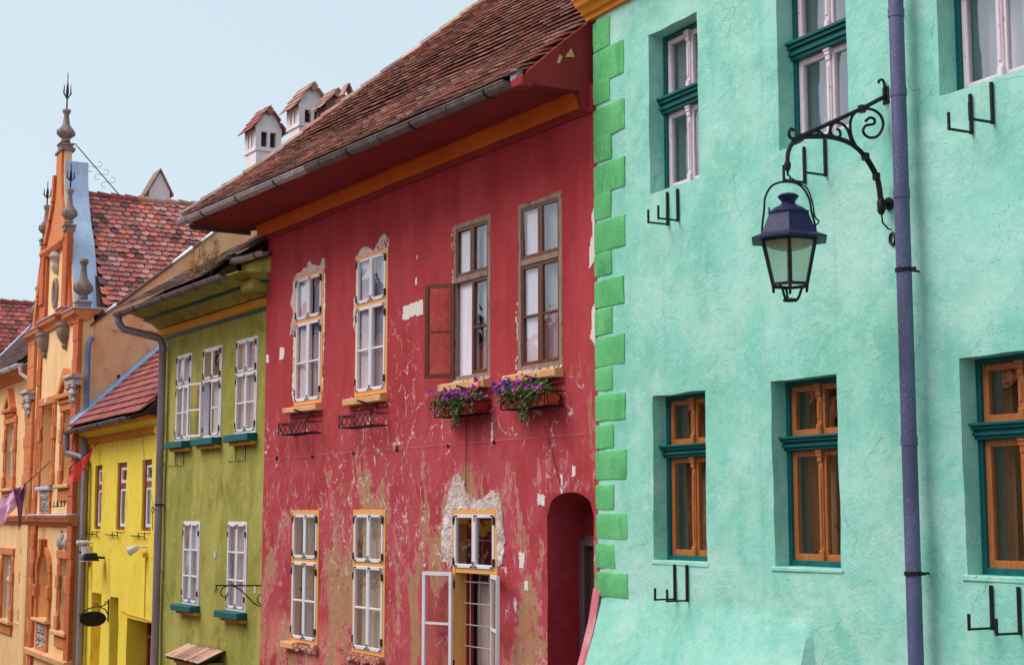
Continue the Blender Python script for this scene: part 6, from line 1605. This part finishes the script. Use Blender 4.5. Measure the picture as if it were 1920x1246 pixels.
def street_lantern():
    yc = -1.097
    L = tag(place('street_lantern', wpt(O_M, ROT_M, 4.87, yc, 5.13), ROT_M), 'blue black six sided street lantern hanging from the scrolled iron arm', 'lantern')
    a0 = math.radians(22)
    def hexp(r, z): return [(r * math.cos(a0 + k * math.pi / 3), r * math.sin(a0 + k * math.pi / 3), z) for k in range(6)]
    Z = lambda z: z - 5.13
    m = MB()
    m.lathe([(0.178, Z(5.860)), (0.252, Z(5.690)), (0.264, Z(5.680)), (0.348, Z(5.645)), (0.348, Z(5.635)), (0.25, Z(5.628))], 0, 0, 6, a0, False)
    m.build('lamp_roof', M['lamp_roof'], L)
    m = MB(); m.lathe([(0.188, Z(5.85)), (0.190, Z(5.866)), (0.176, Z(5.872))], 0, 0, 6, a0, False)
    m.lathe([(0.165, Z(5.872)), (0.13, Z(5.905)), (0.072, Z(5.932)), (0.055, Z(5.952)), (0.058, Z(5.968)), (0.084, Z(5.998)), (0.087, Z(6.010)), (0.066, Z(6.026)), (0.03, Z(6.034)), (0.008, Z(6.036))], 0, 0, 14); m.build('vent_cap', M['lamp_roof'], L)
    m = MB()
    for k in (1, 4): x, y, z = hexp(0.18, 0)[k]; m.tube([(x, y, Z(5.86)), (x, y, Z(5.90))], 0.008, 6)
    m.build('stud', M['lamp_roof'], L)
    top, bot = hexp(0.244, Z(5.64)), hexp(0.156, Z(5.27))
    m = MB()
    for k in range(6): m.tube([top[k], bot[k]], 0.0145, 4, smooth=False)
    for r, z, t in ((0.248, 5.632, 0.016), (0.160, 5.268, 0.017)):
        h = hexp(r, Z(z)); m.tube(h, t, 4, closed=True, smooth=False)
    m.build('lantern_frame', M['iron'], L)
    for k in range(6):
        l = (k + 1) % 6; g = MB(); a, b, c, d = [Vector(p) for p in (top[k], top[l], bot[l], bot[k])]; nrm = (b - a).cross(d - a).normalized() * 0.003
        f = [a, b, c, d]; g.mesh([p - nrm for p in f] + [p + nrm for p in f], [(0, 1, 2, 3), (7, 6, 5, 4), (0, 4, 5, 1), (1, 5, 6, 2), (2, 6, 7, 3), (3, 7, 4, 0)]); g.build('pane', M['lamp_glass'], L)
    m = MB(); m.lathe([(0.19, Z(5.625)), (0.17, Z(5.59)), (0.10, Z(5.565)), (0.04, Z(5.56))], 0, 0, 14); m.build('reflector', M['amber'], L)
    m = MB(); m.tube([(0, 0, Z(5.56)), (0, 0, Z(5.28))], 0.022, 8); m.build('lamp_stem', M['iron'], L)
    m = MB(); m.tube(hexp(0.06, Z(5.145)), 0.011, 5, closed=True)
    for k in range(3):
        an = a0 + k * 2 * math.pi / 3 + 0.3; c, s = math.cos(an), math.sin(an)
        m.tube(smooth_path([(0.125 * c, 0.125 * s, Z(5.255)), (0.095 * c, 0.095 * s, Z(5.235)), (0.075 * c, 0.075 * s, Z(5.18)), (0.055 * c, 0.055 * s, Z(5.145))], 3), 0.0115, 5)
    for k in range(6):
        x, y, z = bot[k]; m.lathe([(0.006, Z(5.215)), (0.013, Z(5.23)), (0.01, Z(5.255))], x, y, 6)
    m.build('bottom_cage', M['iron'], L)
    # hoop handle and its hook
    hx, hy = math.cos(math.radians(62)), math.sin(math.radians(62))
    m = MB(); pts = [(-0.222, 5.70), (-0.216, 5.78), (-0.20, 5.90), (-0.19, 6.00), (-0.14, 6.09), (-0.07, 6.125), (0.0, 6.13), (0.07, 6.118), (0.13, 6.07), (0.175, 5.98), (0.190, 5.88), (0.214, 5.78), (0.222, 5.70)]
    m.tube(smooth_path([(a * hx, a * hy, Z(z)) for a, z in pts], 3), 0.0095, 7); m.build('hoop', M['iron'], L)
    m = MB(); m.tube(smooth_path([(0.0, 0, Z(6.215)), (0.0, 0.0, Z(6.19)), (0.02 * hx, 0.02 * hy, Z(6.175)), (0.012 * hx, 0.012 * hy, Z(6.145)), (-0.012 * hx, -0.012 * hy, Z(6.13)), (-0.025 * hx, -0.025 * hy, Z(6.16))], 3), 0.007, 6)
    m.tube(smooth_path([(0.01 * hx, 0.01 * hy, Z(6.17)), (0.08 * hx, 0.08 * hy, Z(6.13)), (0.16 * hx, 0.16 * hy, Z(6.07)), (0.20 * hx, 0.2 * hy, Z(5.95)), (0.215 * hx, 0.215 * hy, Z(5.84)), (0.25 * hx, 0.25 * hy, Z(5.80)), (0.22 * hx, 0.22 * hy, Z(5.765))], 3), 0.007, 6); m.build('hook', M['iron'], L)
street_lantern()

# ------------------------------------------------------------------ planter hooks on the mint wall
def planter_hook(u, zt, zb, arm, tip, label):
    B = tag(place('planter_hook', wpt(O_M, ROT_M, u, 0), ROT_M), label, 'planter hook', 'iron planter hooks on the mint wall')
    m = MB(); m.box(-0.013, 0.013, -0.030, -0.008, zb, zt, 0.003); m.build('wall_bar', M['iron'], B)
    m = MB(); m.box(-0.010, 0.010, -arm, -0.030, zb + 0.005, zb + 0.022); m.build('arm', M['iron'], B)
    m = MB(); m.box(-0.011, 0.011, -arm - 0.018, -arm, zb + 0.003, zb + tip, 0.003); m.build('upturned_tip', M['iron'], B)
for u, zt, zb, l in ((1.485, 6.79, 6.43, 'left hook of the pair under the upper window nearest the green corner blocks'), (1.675, 6.79, 6.44, 'right hook of the pair under the upper window nearest the green corner blocks'),
                     (3.755, 6.79, 6.44, 'left hook of the pair half hidden behind the lantern hoop'), (4.05, 6.80, 6.45, 'right hook of the pair behind the lantern, clear of its hoop'),
                     (5.86, 6.77, 6.44, 'left hook of the pair right of the drainpipe, high up'), (6.09, 6.81, 6.47, 'right hook of the pair right of the drainpipe, high up'),
                     (1.535, 2.90, 2.535, 'left hook of the pair under the lower window nearest the corner blocks'), (1.755, 2.90, 2.53, 'right hook of the pair under the lower window nearest the corner blocks'),
                     (5.89, 2.86, 2.52, 'left hook of the rusty pair low at the right, under the cut off window'), (6.17, 2.86, 2.50, 'right hook of the rusty pair low at the right, under the cut off window')):
    planter_hook(u, zt, zb, 0.25, 0.15 if zb > 6 else 0.13, l)

# ------------------------------------------------------------------ flower racks, boxes and petunias on the red house
def rack(u0, u1, label):
    z0, z1, d = 4.665, 4.835, 0.27
    B = tag(place('flower_rack', wpt(O_R, ROT_R, (u0 + u1) / 2, -d / 2, z0), ROT_R), label, 'flower rack', 'iron flower racks under the red house windows')
    w = (u1 - u0) / 2; h = z1 - z0; r = 0.0085
    y0, y1 = -d / 2, d / 2
    m = MB()
    for z in (0.0, h): m.tube([(-w, y1, z), (-w, y0, z), (w, y0, z), (w, y1, z)], r, 5)
    for x in (-w, 0, w): m.tube([(x, y0, -0.005), (x, y0, h + 0.02)], r, 5)
    m.tube([(-w, y1, 0), (w, y1, 0)], r, 5)
    for k in range(5): x = -w + 2 * w * (k + 0.5) / 5; m.tube([(x, y0, 0), (x, y1, 0)], r * 0.8, 5)
    m.build('frame', M['iron'], B)
    m = MB(); n = 6
    for k in range(n):
        x0 = -w + 2 * w * k / n + 0.01; x1 = -w + 2 * w * (k + 1) / n - 0.01
        for s in (0, 1):
            a, b = (0.012, h - 0.012) if s else (h - 0.012, 0.012)
            m.tube(smooth_path([(x0, y0, a), ((x0 + x1) / 2 - 0.012, y0, h / 2 + (0.012 if not s else -0.012)), ((x0 + x1) / 2 + 0.012, y0, h / 2 - (0.012 if not s else -0.012)), (x1, y0, b)], 2), r * 0.72, 4)
    for x in (-w, w): m.tube([(x, y0 + 0.02, h / 2), (x, y0 + 0.07, h - 0.02), (x, y1 - 0.09, h - 0.02), (x, y1 - 0.04, h / 2), (x, y1 - 0.09, 0.02), (x, y0 + 0.07, 0.02)], r * 0.72, 4, closed=True)
    m.build('lattice', M['iron'], B)
    m = MB(); m.tube([(0.05, y0 + 0.01, h + 0.20), (0.28, y1, h + 0.10)], 0.016, 5); m.tube([(-w + 0.55, y1 - 0.02, h + 0.2), (-w + 0.55, y1 - 0.02, h)], r, 5); m.build('stay', M['iron'], B)
    return B
rack(1.20, 2.25, 'empty black iron flower rack under the white window nearest the olive house')
rack(3.47, 4.52, 'empty black iron flower rack under the second white window')
rack(6.40, 7.42, 'iron flower rack with petunia boxes under the open brown window')
rack(8.08, 9.06, 'iron flower rack with petunia boxes under the closed brown window')
def flower_box(u0, u1, mat, label):
    B = tag(place('flower_box', wpt(O_R, ROT_R, (u0 + u1) / 2, -0.135, 4.675), ROT_R), label, 'flower box', 'boxes standing in the flower racks')
    w = (u1 - u0) / 2; m = MB()
    b, t = (-w + 0.02, w - 0.02, -0.085, 0.085, 0.0), (-w, w, -0.105, 0.105, 0.165)
    lo = [(b[0], b[2], 0), (b[1], b[2], 0), (b[1], b[3], 0), (b[0], b[3], 0)]; hi = [(t[0], t[2], .165), (t[1], t[2], .165), (t[1], t[3], .165), (t[0], t[3], .165)]
    hi2 = [(x * 0.96, y * 0.88, .165) for x, y, z in hi]; lo2 = [(x * 0.96, y * 0.88, .12) for x, y, z in hi]
    m.mesh(lo + hi + hi2 + lo2, [(3, 2, 1, 0)] + [(k, (k + 1) % 4, 4 + (k + 1) % 4, 4 + k) for k in range(4)] + [(4 + k, 4 + (k + 1) % 4, 8 + (k + 1) % 4, 8 + k) for k in range(4)] + [(8 + k, 8 + (k + 1) % 4, 12 + (k + 1) % 4, 12 + k) for k in range(4)])
    m.build('trough', mat, B)
    m = MB(); m.box(-w - 0.008, w + 0.008, -0.114, -0.104, 0.135, 0.168, 0.003); m.build('rim', mat, B)
    s = MB(); s.mesh([(x, y, 0.13) for x, y, z in hi2], [(0, 1, 2, 3)]); s.build('soil', M['soil'], B)
flower_box(6.43, 6.92, M['terracotta'], 'orange box at the left of the rack under the open brown window')
flower_box(6.94, 7.40, M['terracotta_red'], 'red box at the right of the rack under the open brown window')
flower_box(8.11, 8.56, M['terracotta'], 'orange box at the left of the rack under the closed brown window')
flower_box(8.58, 9.04, M['terracotta'], 'orange box at the right of the rack under the closed brown window')
def leaf_mesh(pts_fn, n, size, mat, name, parent, kind=None):
    mb = MB(); tint = []
    for i in range(n):
        p = pts_fn(); a = Vector((random.gauss(0, 1), random.gauss(0, 1), random.gauss(0.3, .8))).normalized(); b = a.orthogonal().normalized(); c = a.cross(b); s = size * random.uniform(0.6, 1.3)
        mb.mesh([p - b * s, p + c * s * 0.5 + a * s * 0.15, p + b * s, p - c * s * 0.5 + a * s * 0.15], [(0, 1, 2), (0, 2, 3)]); tint += [random.random()] * 2
    o = mb.build(name, mat, parent, kind=kind)
    at = o.data.attributes.new('tint', 'FLOAT', 'FACE'); at.data.foreach_set('value', tint); return o
def flower_me(mat):
    m = MB(); r = 0.034; c = (0, 0, -0.01); n = 10
    ring = [(r * (1.0 if k % 2 == 0 else 0.86) * math.cos(k * 2 * math.pi / n), r * (1.0 if k % 2 == 0 else 0.86) * math.sin(k * 2 * math.pi / n), 0.012) for k in range(n)]
    thr = [(0.008 * math.cos(k * 2 * math.pi / n), 0.008 * math.sin(k * 2 * math.pi / n), -0.03) for k in range(n)]
    m.mesh(ring + thr, [(k, (k + 1) % n, n + (k + 1) % n, n + k) for k in range(n)], True); return m.data('flower', mat)
F_MAG, F_VIO = flower_me(M['petal_magenta']), flower_me(M['petal_violet'])
def petunia(u0, u1, nf, violet, green, trail, dry, label, seed):
    random.seed(seed)
    P = tag(place('petunia_plant', wpt(O_R, ROT_R, (u0 + u1) / 2, -0.14, 4.81), ROT_R), label, 'plant', 'petunias on the red house')
    w = (u1 - u0) / 2
    def pt(drop=0.10):
        x = random.gauss(0, w * 0.55); y = random.gauss(-0.06, 0.075); z = abs(random.gauss(0, 0.075)) - (random.random() ** 2) * drop * (1 if y < -0.06 else 0.2)
        return Vector((max(-w * 1.25, min(w * 1.25, x)), y, z + 0.02))
    if green: leaf_mesh(pt, green, 0.030, M['leaf'], 'foliage', P, 'stuff')
    if dry: leaf_mesh(lambda: pt(0.16) + Vector((random.uniform(-.05, .05), -0.03, 0)), dry, 0.024, M['dry_leaf'], 'dry_foliage', P, 'stuff')
    if trail:
        x0 = trail
        leaf_mesh(lambda: Vector((x0 + random.gauss(0, 0.05), -0.15 + random.gauss(0, 0.025), 0.02 - random.random() * 0.34)), 170, 0.026, M['leaf'], 'trailing_shoot', P, 'stuff')
    s = MB()
    for i in range(22):
        a = Vector((random.uniform(-w * .9, w * .9), random.uniform(-.05, .05), -0.03)); b = pt(); s.tube([a, (a + b) / 2 + Vector((0, 0, 0.03)), b], 0.0025, 3)
    s.build('stem', M['leaf'], P)
    for i in range(nf):
        p = pt(0.03) + Vector((0, -0.045, 0.035)); me = F_VIO if random.random() < violet else F_MAG
        d = Vector((random.gauss(-.1, .5), random.gauss(-1, .35), random.gauss(0.35, .4))).normalized(); q = d.to_track_quat('Z', 'Y'); sc_ = random.uniform(0.8, 1.25)
        inst('flower', me, P, Matrix.Translation(p) @ q.to_matrix().to_4x4() @ Matrix.Scale(sc_, 4))
petunia(6.36, 6.90, 20, 0.5, 170, 0, 420, 'half dry petunias with violet flowers at the left of the rack under the open window', 21)
petunia(6.86, 7.40, 28, 0.15, 330, -0.16, 90, 'magenta petunias with a long green trailing shoot under the open window', 22)
petunia(8.04, 8.56, 38, 0.55, 330, 0, 300, 'violet and magenta petunias at the left of the rack under the closed window', 23)
petunia(8.50, 9.02, 15, 0.1, 520, -0.12, 0, 'leafy green petunias with few flowers beside the mint house', 24)

# ------------------------------------------------------------------ sign brackets and signs
def green_sign():
    B = tag(place('sign_bracket', wpt(O_G, ROT_G, 5.5, 0), ROT_G), 'thin black scrolled sign bracket without a sign, on the olive wall', 'sign bracket')
    m = MB(); m.tube([(0, 0.0, 2.225), (0, -0.92, 2.25)], 0.013, 6); m.build('arm', M['iron'], B)
    m = MB(); m.tube(smooth_path([(0, -0.62, 2.235), (0, -0.5, 2.18), (0, -0.36, 2.06), (0, -0.22, 1.93), (0, -0.10, 1.89), (0, -0.03, 1.92)], 4), 0.011, 6); m.build('strut', M['iron'], B)
    m = MB(); m.tube([(0, a, b) for a, b in spiral((-0.74, 2.12), 0.11, 0.03, 1.4, 1.4 + 5.2, 18)], 0.010, 5); m.tube([(0, a, b) for a, b in spiral((-0.10, 2.02), 0.10, 0.03, -1.6, -1.6 - 5.0, 18)], 0.010, 5); m.build('scroll', M['iron'], B)
    m = MB(); m.tube([(0, -0.90, 2.25), (0, -0.90, 2.19)], 0.01, 5); m.tube([(0, -0.90 + 0.025 * math.cos(k), 2.165 + 0.025 * math.sin(k)) for k in range(6)], 0.008, 5, closed=True); m.build('eyelet', M['iron'], B)
    m = MB(); m.box(-0.025, 0.025, -0.012, 0.0, 1.86, 2.28, 0.003); m.build('wall_plate', M['iron'], B)
green_sign()
def yellow_sign():
    B = tag(place('sign_bracket', wpt(O_Y, ROT_Y, 2.54, 0), ROT_Y), 'curled black iron bracket on the yellow wall holding an oval sign', 'sign bracket')
    m = MB(); m.tube([(0, -0.025, 1.06), (0, -0.025, 1.56)], 0.016, 6); m.build('wall_bar', M['iron'], B)
    m = MB(); m.tube(smooth_path([(0, -0.64, 1.20), (0, -0.55, 1.31), (0, -0.40, 1.38), (0, -0.25, 1.40), (0, -0.10, 1.34), (0, -0.03, 1.22)], 4), 0.014, 6); m.tube(smooth_path([(0, -0.25, 1.40), (0, -0.12, 1.43), (0, -0.03, 1.50)], 3), 0.012, 6); m.build('arm', M['iron'], B)
    m = MB()
    for c, r, a, t in (((-0.62, 1.22), 0.06, 0, 5), ((-0.31, 1.44), 0.055, -0.8, 5), ((-0.08, 1.47), 0.05, 0.3, 5), ((-0.08, 1.16), 0.05, 0.4, -5)): m.tube([(0, p, q) for p, q in spiral(c, r, 0.015, a, a + t, 12)], 0.010, 5)
    m.build('scroll', M['iron'], B)
    S = tag(place('oval_sign', wpt(O_Y, ROT_Y, 2.54, -0.36, 1.14), ROT_Y), 'plain black oval sign hanging edge out from the yellow wall', 'sign')
    m = MB(); n = 24
    ring = [(0.28 * math.copysign(abs(math.cos(2 * math.pi * k / n)) ** 0.9, math.cos(2 * math.pi * k / n)), 0.15 * math.sin(2 * math.pi * k / n)) for k in range(n)]
    for x0 in (0,):
        m.mesh([(-0.02, y, z) for y, z in ring] + [(0.02, y, z) for y, z in ring], [tuple(range(n)), tuple(range(2 * n - 1, n - 1, -1))] + [(k, n + k, n + (k + 1) % n, (k + 1) % n) for k in range(n)])
    m.build('board', M['black'], S)
    m = MB(); m.tube([(0, y, z) for y, z in ring], 0.016, 5, closed=True); m.build('rim', M['iron'], S)
    m = MB()
    for y in (-0.2, 0.12): m.tube([(0, y, 0.10), (0, y, 0.22)], 0.007, 5)
    m.build('hanger', M['iron'], S)
yellow_sign()

# ------------------------------------------------------------------ lamps and fittings on the yellow wall
L = tag(place('wall_lamp', wpt(O_Y, ROT_Y, 1.95, -0.02, 2.42), ROT_Y), 'flat black hooded lamp on an arm from the yellow wall', 'lamp')
m = MB(); m.mesh([(-0.16, -0.50, -0.02), (0.16, -0.50, -0.02), (0.18, -0.14, -0.04), (-0.18, -0.14, -0.04), (-0.10, -0.44, 0.12), (0.10, -0.44, 0.12), (0.12, -0.18, 0.14), (-0.12, -0.18, 0.14)], [(0, 1, 2, 3), (7, 6, 5, 4), (0, 4, 5, 1), (1, 5, 6, 2), (2, 6, 7, 3), (3, 7, 4, 0)]); m.build('hood', M['black'], L)
m = MB(); m.mesh([(-0.14, -0.49, -0.05), (0.14, -0.49, -0.05), (0.16, -0.3, -0.06), (-0.16, -0.3, -0.06), (-0.14, -0.49, -0.03), (0.14, -0.49, -0.03), (0.16, -0.3, -0.045), (-0.16, -0.3, -0.045)], [(0, 1, 2, 3), (7, 6, 5, 4), (0, 4, 5, 1), (1, 5, 6, 2), (2, 6, 7, 3), (3, 7, 4, 0)]); m.build('lens', M['white_plastic'], L)
m = MB(); m.tube([(0, -0.16, 0.05), (0, -0.06, 0.03), (0, 0.03, 0.03)], 0.03, 6); m.build('arm', M['black'], L)
def floodlight(u, z, label, flip):
    F = tag(place('floodlight', wpt(O_Y, ROT_Y, u, -0.02, z), ROT_Y), label, 'floodlight', 'white floodlights on the yellow wall')
    m = MB(); c = Vector((-0.05 * flip, -0.26, 0.0)); d = Vector((-0.55 * flip, -0.8, -0.5)).normalized(); m.tube([c - d * 0.12, c - d * 0.08, c + d * 0.05, c + d * 0.10], [0.035, 0.07, 0.085, 0.105], 10); m.build('lamp_head', M['white_plastic'], F)
    m = MB(); m.tube([c - d * 0.1, Vector((0.03, -0.1, 0.05)), Vector((0.04, 0.02, 0.05))], 0.018, 6); m.build('arm', M['white_plastic'], F)
    m = MB(); m.box(-0.03, 0.09, -0.07, 0.02, -0.16, -0.06, 0.01); m.build('junction_box', M['yellow_band'], F)
floodlight(5.45, 2.70, 'white floodlight at the right above the barred gate', 1)
F = tag(place('alarm_box', wpt(O_Y, ROT_Y, 0.62, -0.02, 2.42), ROT_Y), 'white alarm box with a red lower edge beside the drainpipe', 'alarm box')
m = MB(); m.box(-0.16, 0.16, -0.16, 0.02, -0.02, 0.26, 0.02); m.build('case', M['white_plastic'], F)
m = MB(); m.box(-0.155, 0.155, -0.155, 0.015, -0.08, -0.022, 0.015); m.build('red_lens', M['red_cloth'], F)
m = MB(); m.tube([(0.0, -0.30, 0.34), (0.12, -0.1, 0.36), (0.16, 0.02, 0.34)], [0.06, 0.045, 0.02], 8); m.build('beacon', M['white_plastic'], F)

# ------------------------------------------------------------------ cloths on lines
wire_pts = [(14.3, -0.25, 4.82), (13.72, -0.7, 4.27), (13.15, -1.27, 3.80), (12.3, -2.2, 3.35), (11.0, -3.4, 3.1)]
Wr = tag(place('clothes_line', wpt(O_O, ROT_O, 14.3, -0.25), ROT_O), 'thin line sagging from the orange niche, hung with cloth', 'line')
m = MB(); m.tube(smooth_path([(a - 14.3, b + 0.25, c) for a, b, c in wire_pts], 5), 0.012, 5); m.build('cord', M['iron'], Wr)
m = MB(); m.tube([(0.0, 0.28, 4.86), (0.0, 0.0, 4.82)], 0.025, 6); m.lathe([(0.02, 4.78), (0.07, 4.84), (0.02, 4.92)], 0, 0.22, 6); m.build('wall_hook', M['iron'], Wr)
def cloth_sheet(name, o, rot, A, B, bottoms, mat, label, group=None, folds=5, amp=0.04, seed=0, thick=0.012):
    """cloth hung from the segment A-B (local), with bottom edge heights at fractions along it"""
    A, B = Vector(A), Vector(B); Cn = A
    P = tag(place(name, wpt(o, rot, A.x, A.y, A.z), rot), label, 'cloth', group)
    n, k = 20, 14; d = B - A; side = Vector((d.y, -d.x, 0)).normalized(); v = []
    for lay in (0, 1):
        for j in range(k + 1):
            for i in range(n + 1):
                t = i / n; s = j / k
                fb = bottoms[0][1]
                for (t0, h0), (t1, h1) in zip(bottoms, bottoms[1:]):
                    if t0 <= t <= t1: fb = h0 + (h1 - h0) * (t - t0) / (t1 - t0)
                p = d * t; top = p.z - 0.05 * math.sin(math.pi * t)
                z = top - s * fb
                off = amp * (0.25 + s) * math.sin(t * folds * 6.283 + 1.5 * s + seed) + 0.03 * mnoise.noise(Vector((t * 4, s * 4, seed)))
                sh = 0.10 * s * (0.5 - t) * abs(fb)
                q = p + side * (off + lay * thick) + Vector((d.x, d.y, 0)).normalized() * sh
                v.append((q.x, q.y, z))
    N = (n + 1) * (k + 1); f = []
    for j in range(k):
        for i in range(n):
            a = j * (n + 1) + i; f.append((a, a + 1, a + n + 2, a + n + 1)); f.append((N + a, N + a + n + 1, N + a + n + 2, N + a + 1))
    for j in range(k):
        a = j * (n + 1); f.append((a, a + n + 1, N + a + n + 1, N + a)); a += n; f.append((a, N + a, N + a + n + 1, a + n + 1))
    for i in range(n):
        a = k * (n + 1) + i; f.append((a, a + 1, N + a + 1, N + a))
    m = MB(); m.mesh(v, f, True); m.build('fabric', mat, P)
    return P, side
P_, sd_ = cloth_sheet('pink_cloth', O_O, ROT_O, (12.85, -1.58, 3.66), (13.62, -0.79, 4.19), [(0, 1.25), (0.30, 1.15), (0.36, 0.72), (0.70, 0.50), (0.85, 0.30), (1.0, 0.06)], M['pink_cloth'], 'pink cloth draped over the sagging line at the left edge', folds=3, amp=0.06, seed=1)
cloth_sheet('purple_pennant', O_O, ROT_O, (13.42, -1.02, 4.08), (13.64, -0.78, 4.22), [(0, 0.12), (0.35, 0.55), (0.7, 1.12), (0.8, 0.95), (1.0, 0.2)], M['purple_cloth'], 'narrow dark purple pennant hanging point down beside the pink cloth', folds=1, amp=0.012, seed=2)
cloth_sheet('beige_pennant', O_O, ROT_O, (13.60, -0.80, 4.18), (13.74, -0.66, 4.27), [(0, 0.75), (0.45, 0.86), (0.6, 0.95), (1.0, 0.15)], M['beige_cloth'], 'beige pennant right behind the purple one', folds=1, amp=0.012, seed=3)
Rp = tag(place('flag_pole', wpt(O_Y, ROT_Y, 1.15, 0), ROT_Y), 'short thin pole slanting out from the yellow wall with a red cloth on it', 'pole')
m = MB(); m.tube([(0, 0.03, 5.12), (-0.02, -0.66, 4.46)], 0.014, 6); m.build('rod', M['iron'], Rp)
cloth_sheet('red_cloth', O_Y, ROT_Y, (1.13, -0.68, 4.47), (1.16, -0.12, 4.99), [(0, 0.30), (0.30, 0.42), (0.48, 0.52), (0.55, 0.30), (0.75, 0.28), (0.9, 0.14), (1.0, 0.04)], M['red_cloth'], 'coral red cloth crumpled on the pole by the yellow house', folds=2.5, amp=0.05, seed=4)

# ------------------------------------------------------------------ weeds growing at the olive roof edge
def weed(u, y, z, h, n, label, seed):
    random.seed(seed)
    P = tag(place('dry_weed', wpt(O_G, ROT_G, u, y, z), ROT_G), label, 'weed', 'dry weeds on the olive roof')
    m = MB(); tips = []
    for i in range(n):
        b = Vector((random.gauss(0, 0.04), random.gauss(0, 0.03), 0)); t = Vector((random.gauss(0, 0.14), random.gauss(0, 0.08), h * random.uniform(0.6, 1))); mid = (b + t) / 2 + Vector((random.gauss(0, .03), 0, 0.03)); m.tube([b, mid, t], 0.006, 3); tips += [(b, t)] 
    m.build('stem', M['weed'], P)
    def pt():
        b, t = random.choice(tips); return b.lerp(t, random.uniform(0.3, 1.0)) + Vector((random.gauss(0, .03), random.gauss(0, .03), random.gauss(0, .02)))
    leaf_mesh(pt, n * 22, 0.022, M['weed'], 'foliage', P, 'stuff')
weed(3.75, -0.80, 7.53, 0.62, 7, 'taller dry weed growing from the olive roof edge near the gutter end', 31)
weed(4.55, -0.78, 7.54, 0.68, 8, 'dry weed at the end of the olive gutter by the bright gutter', 32)
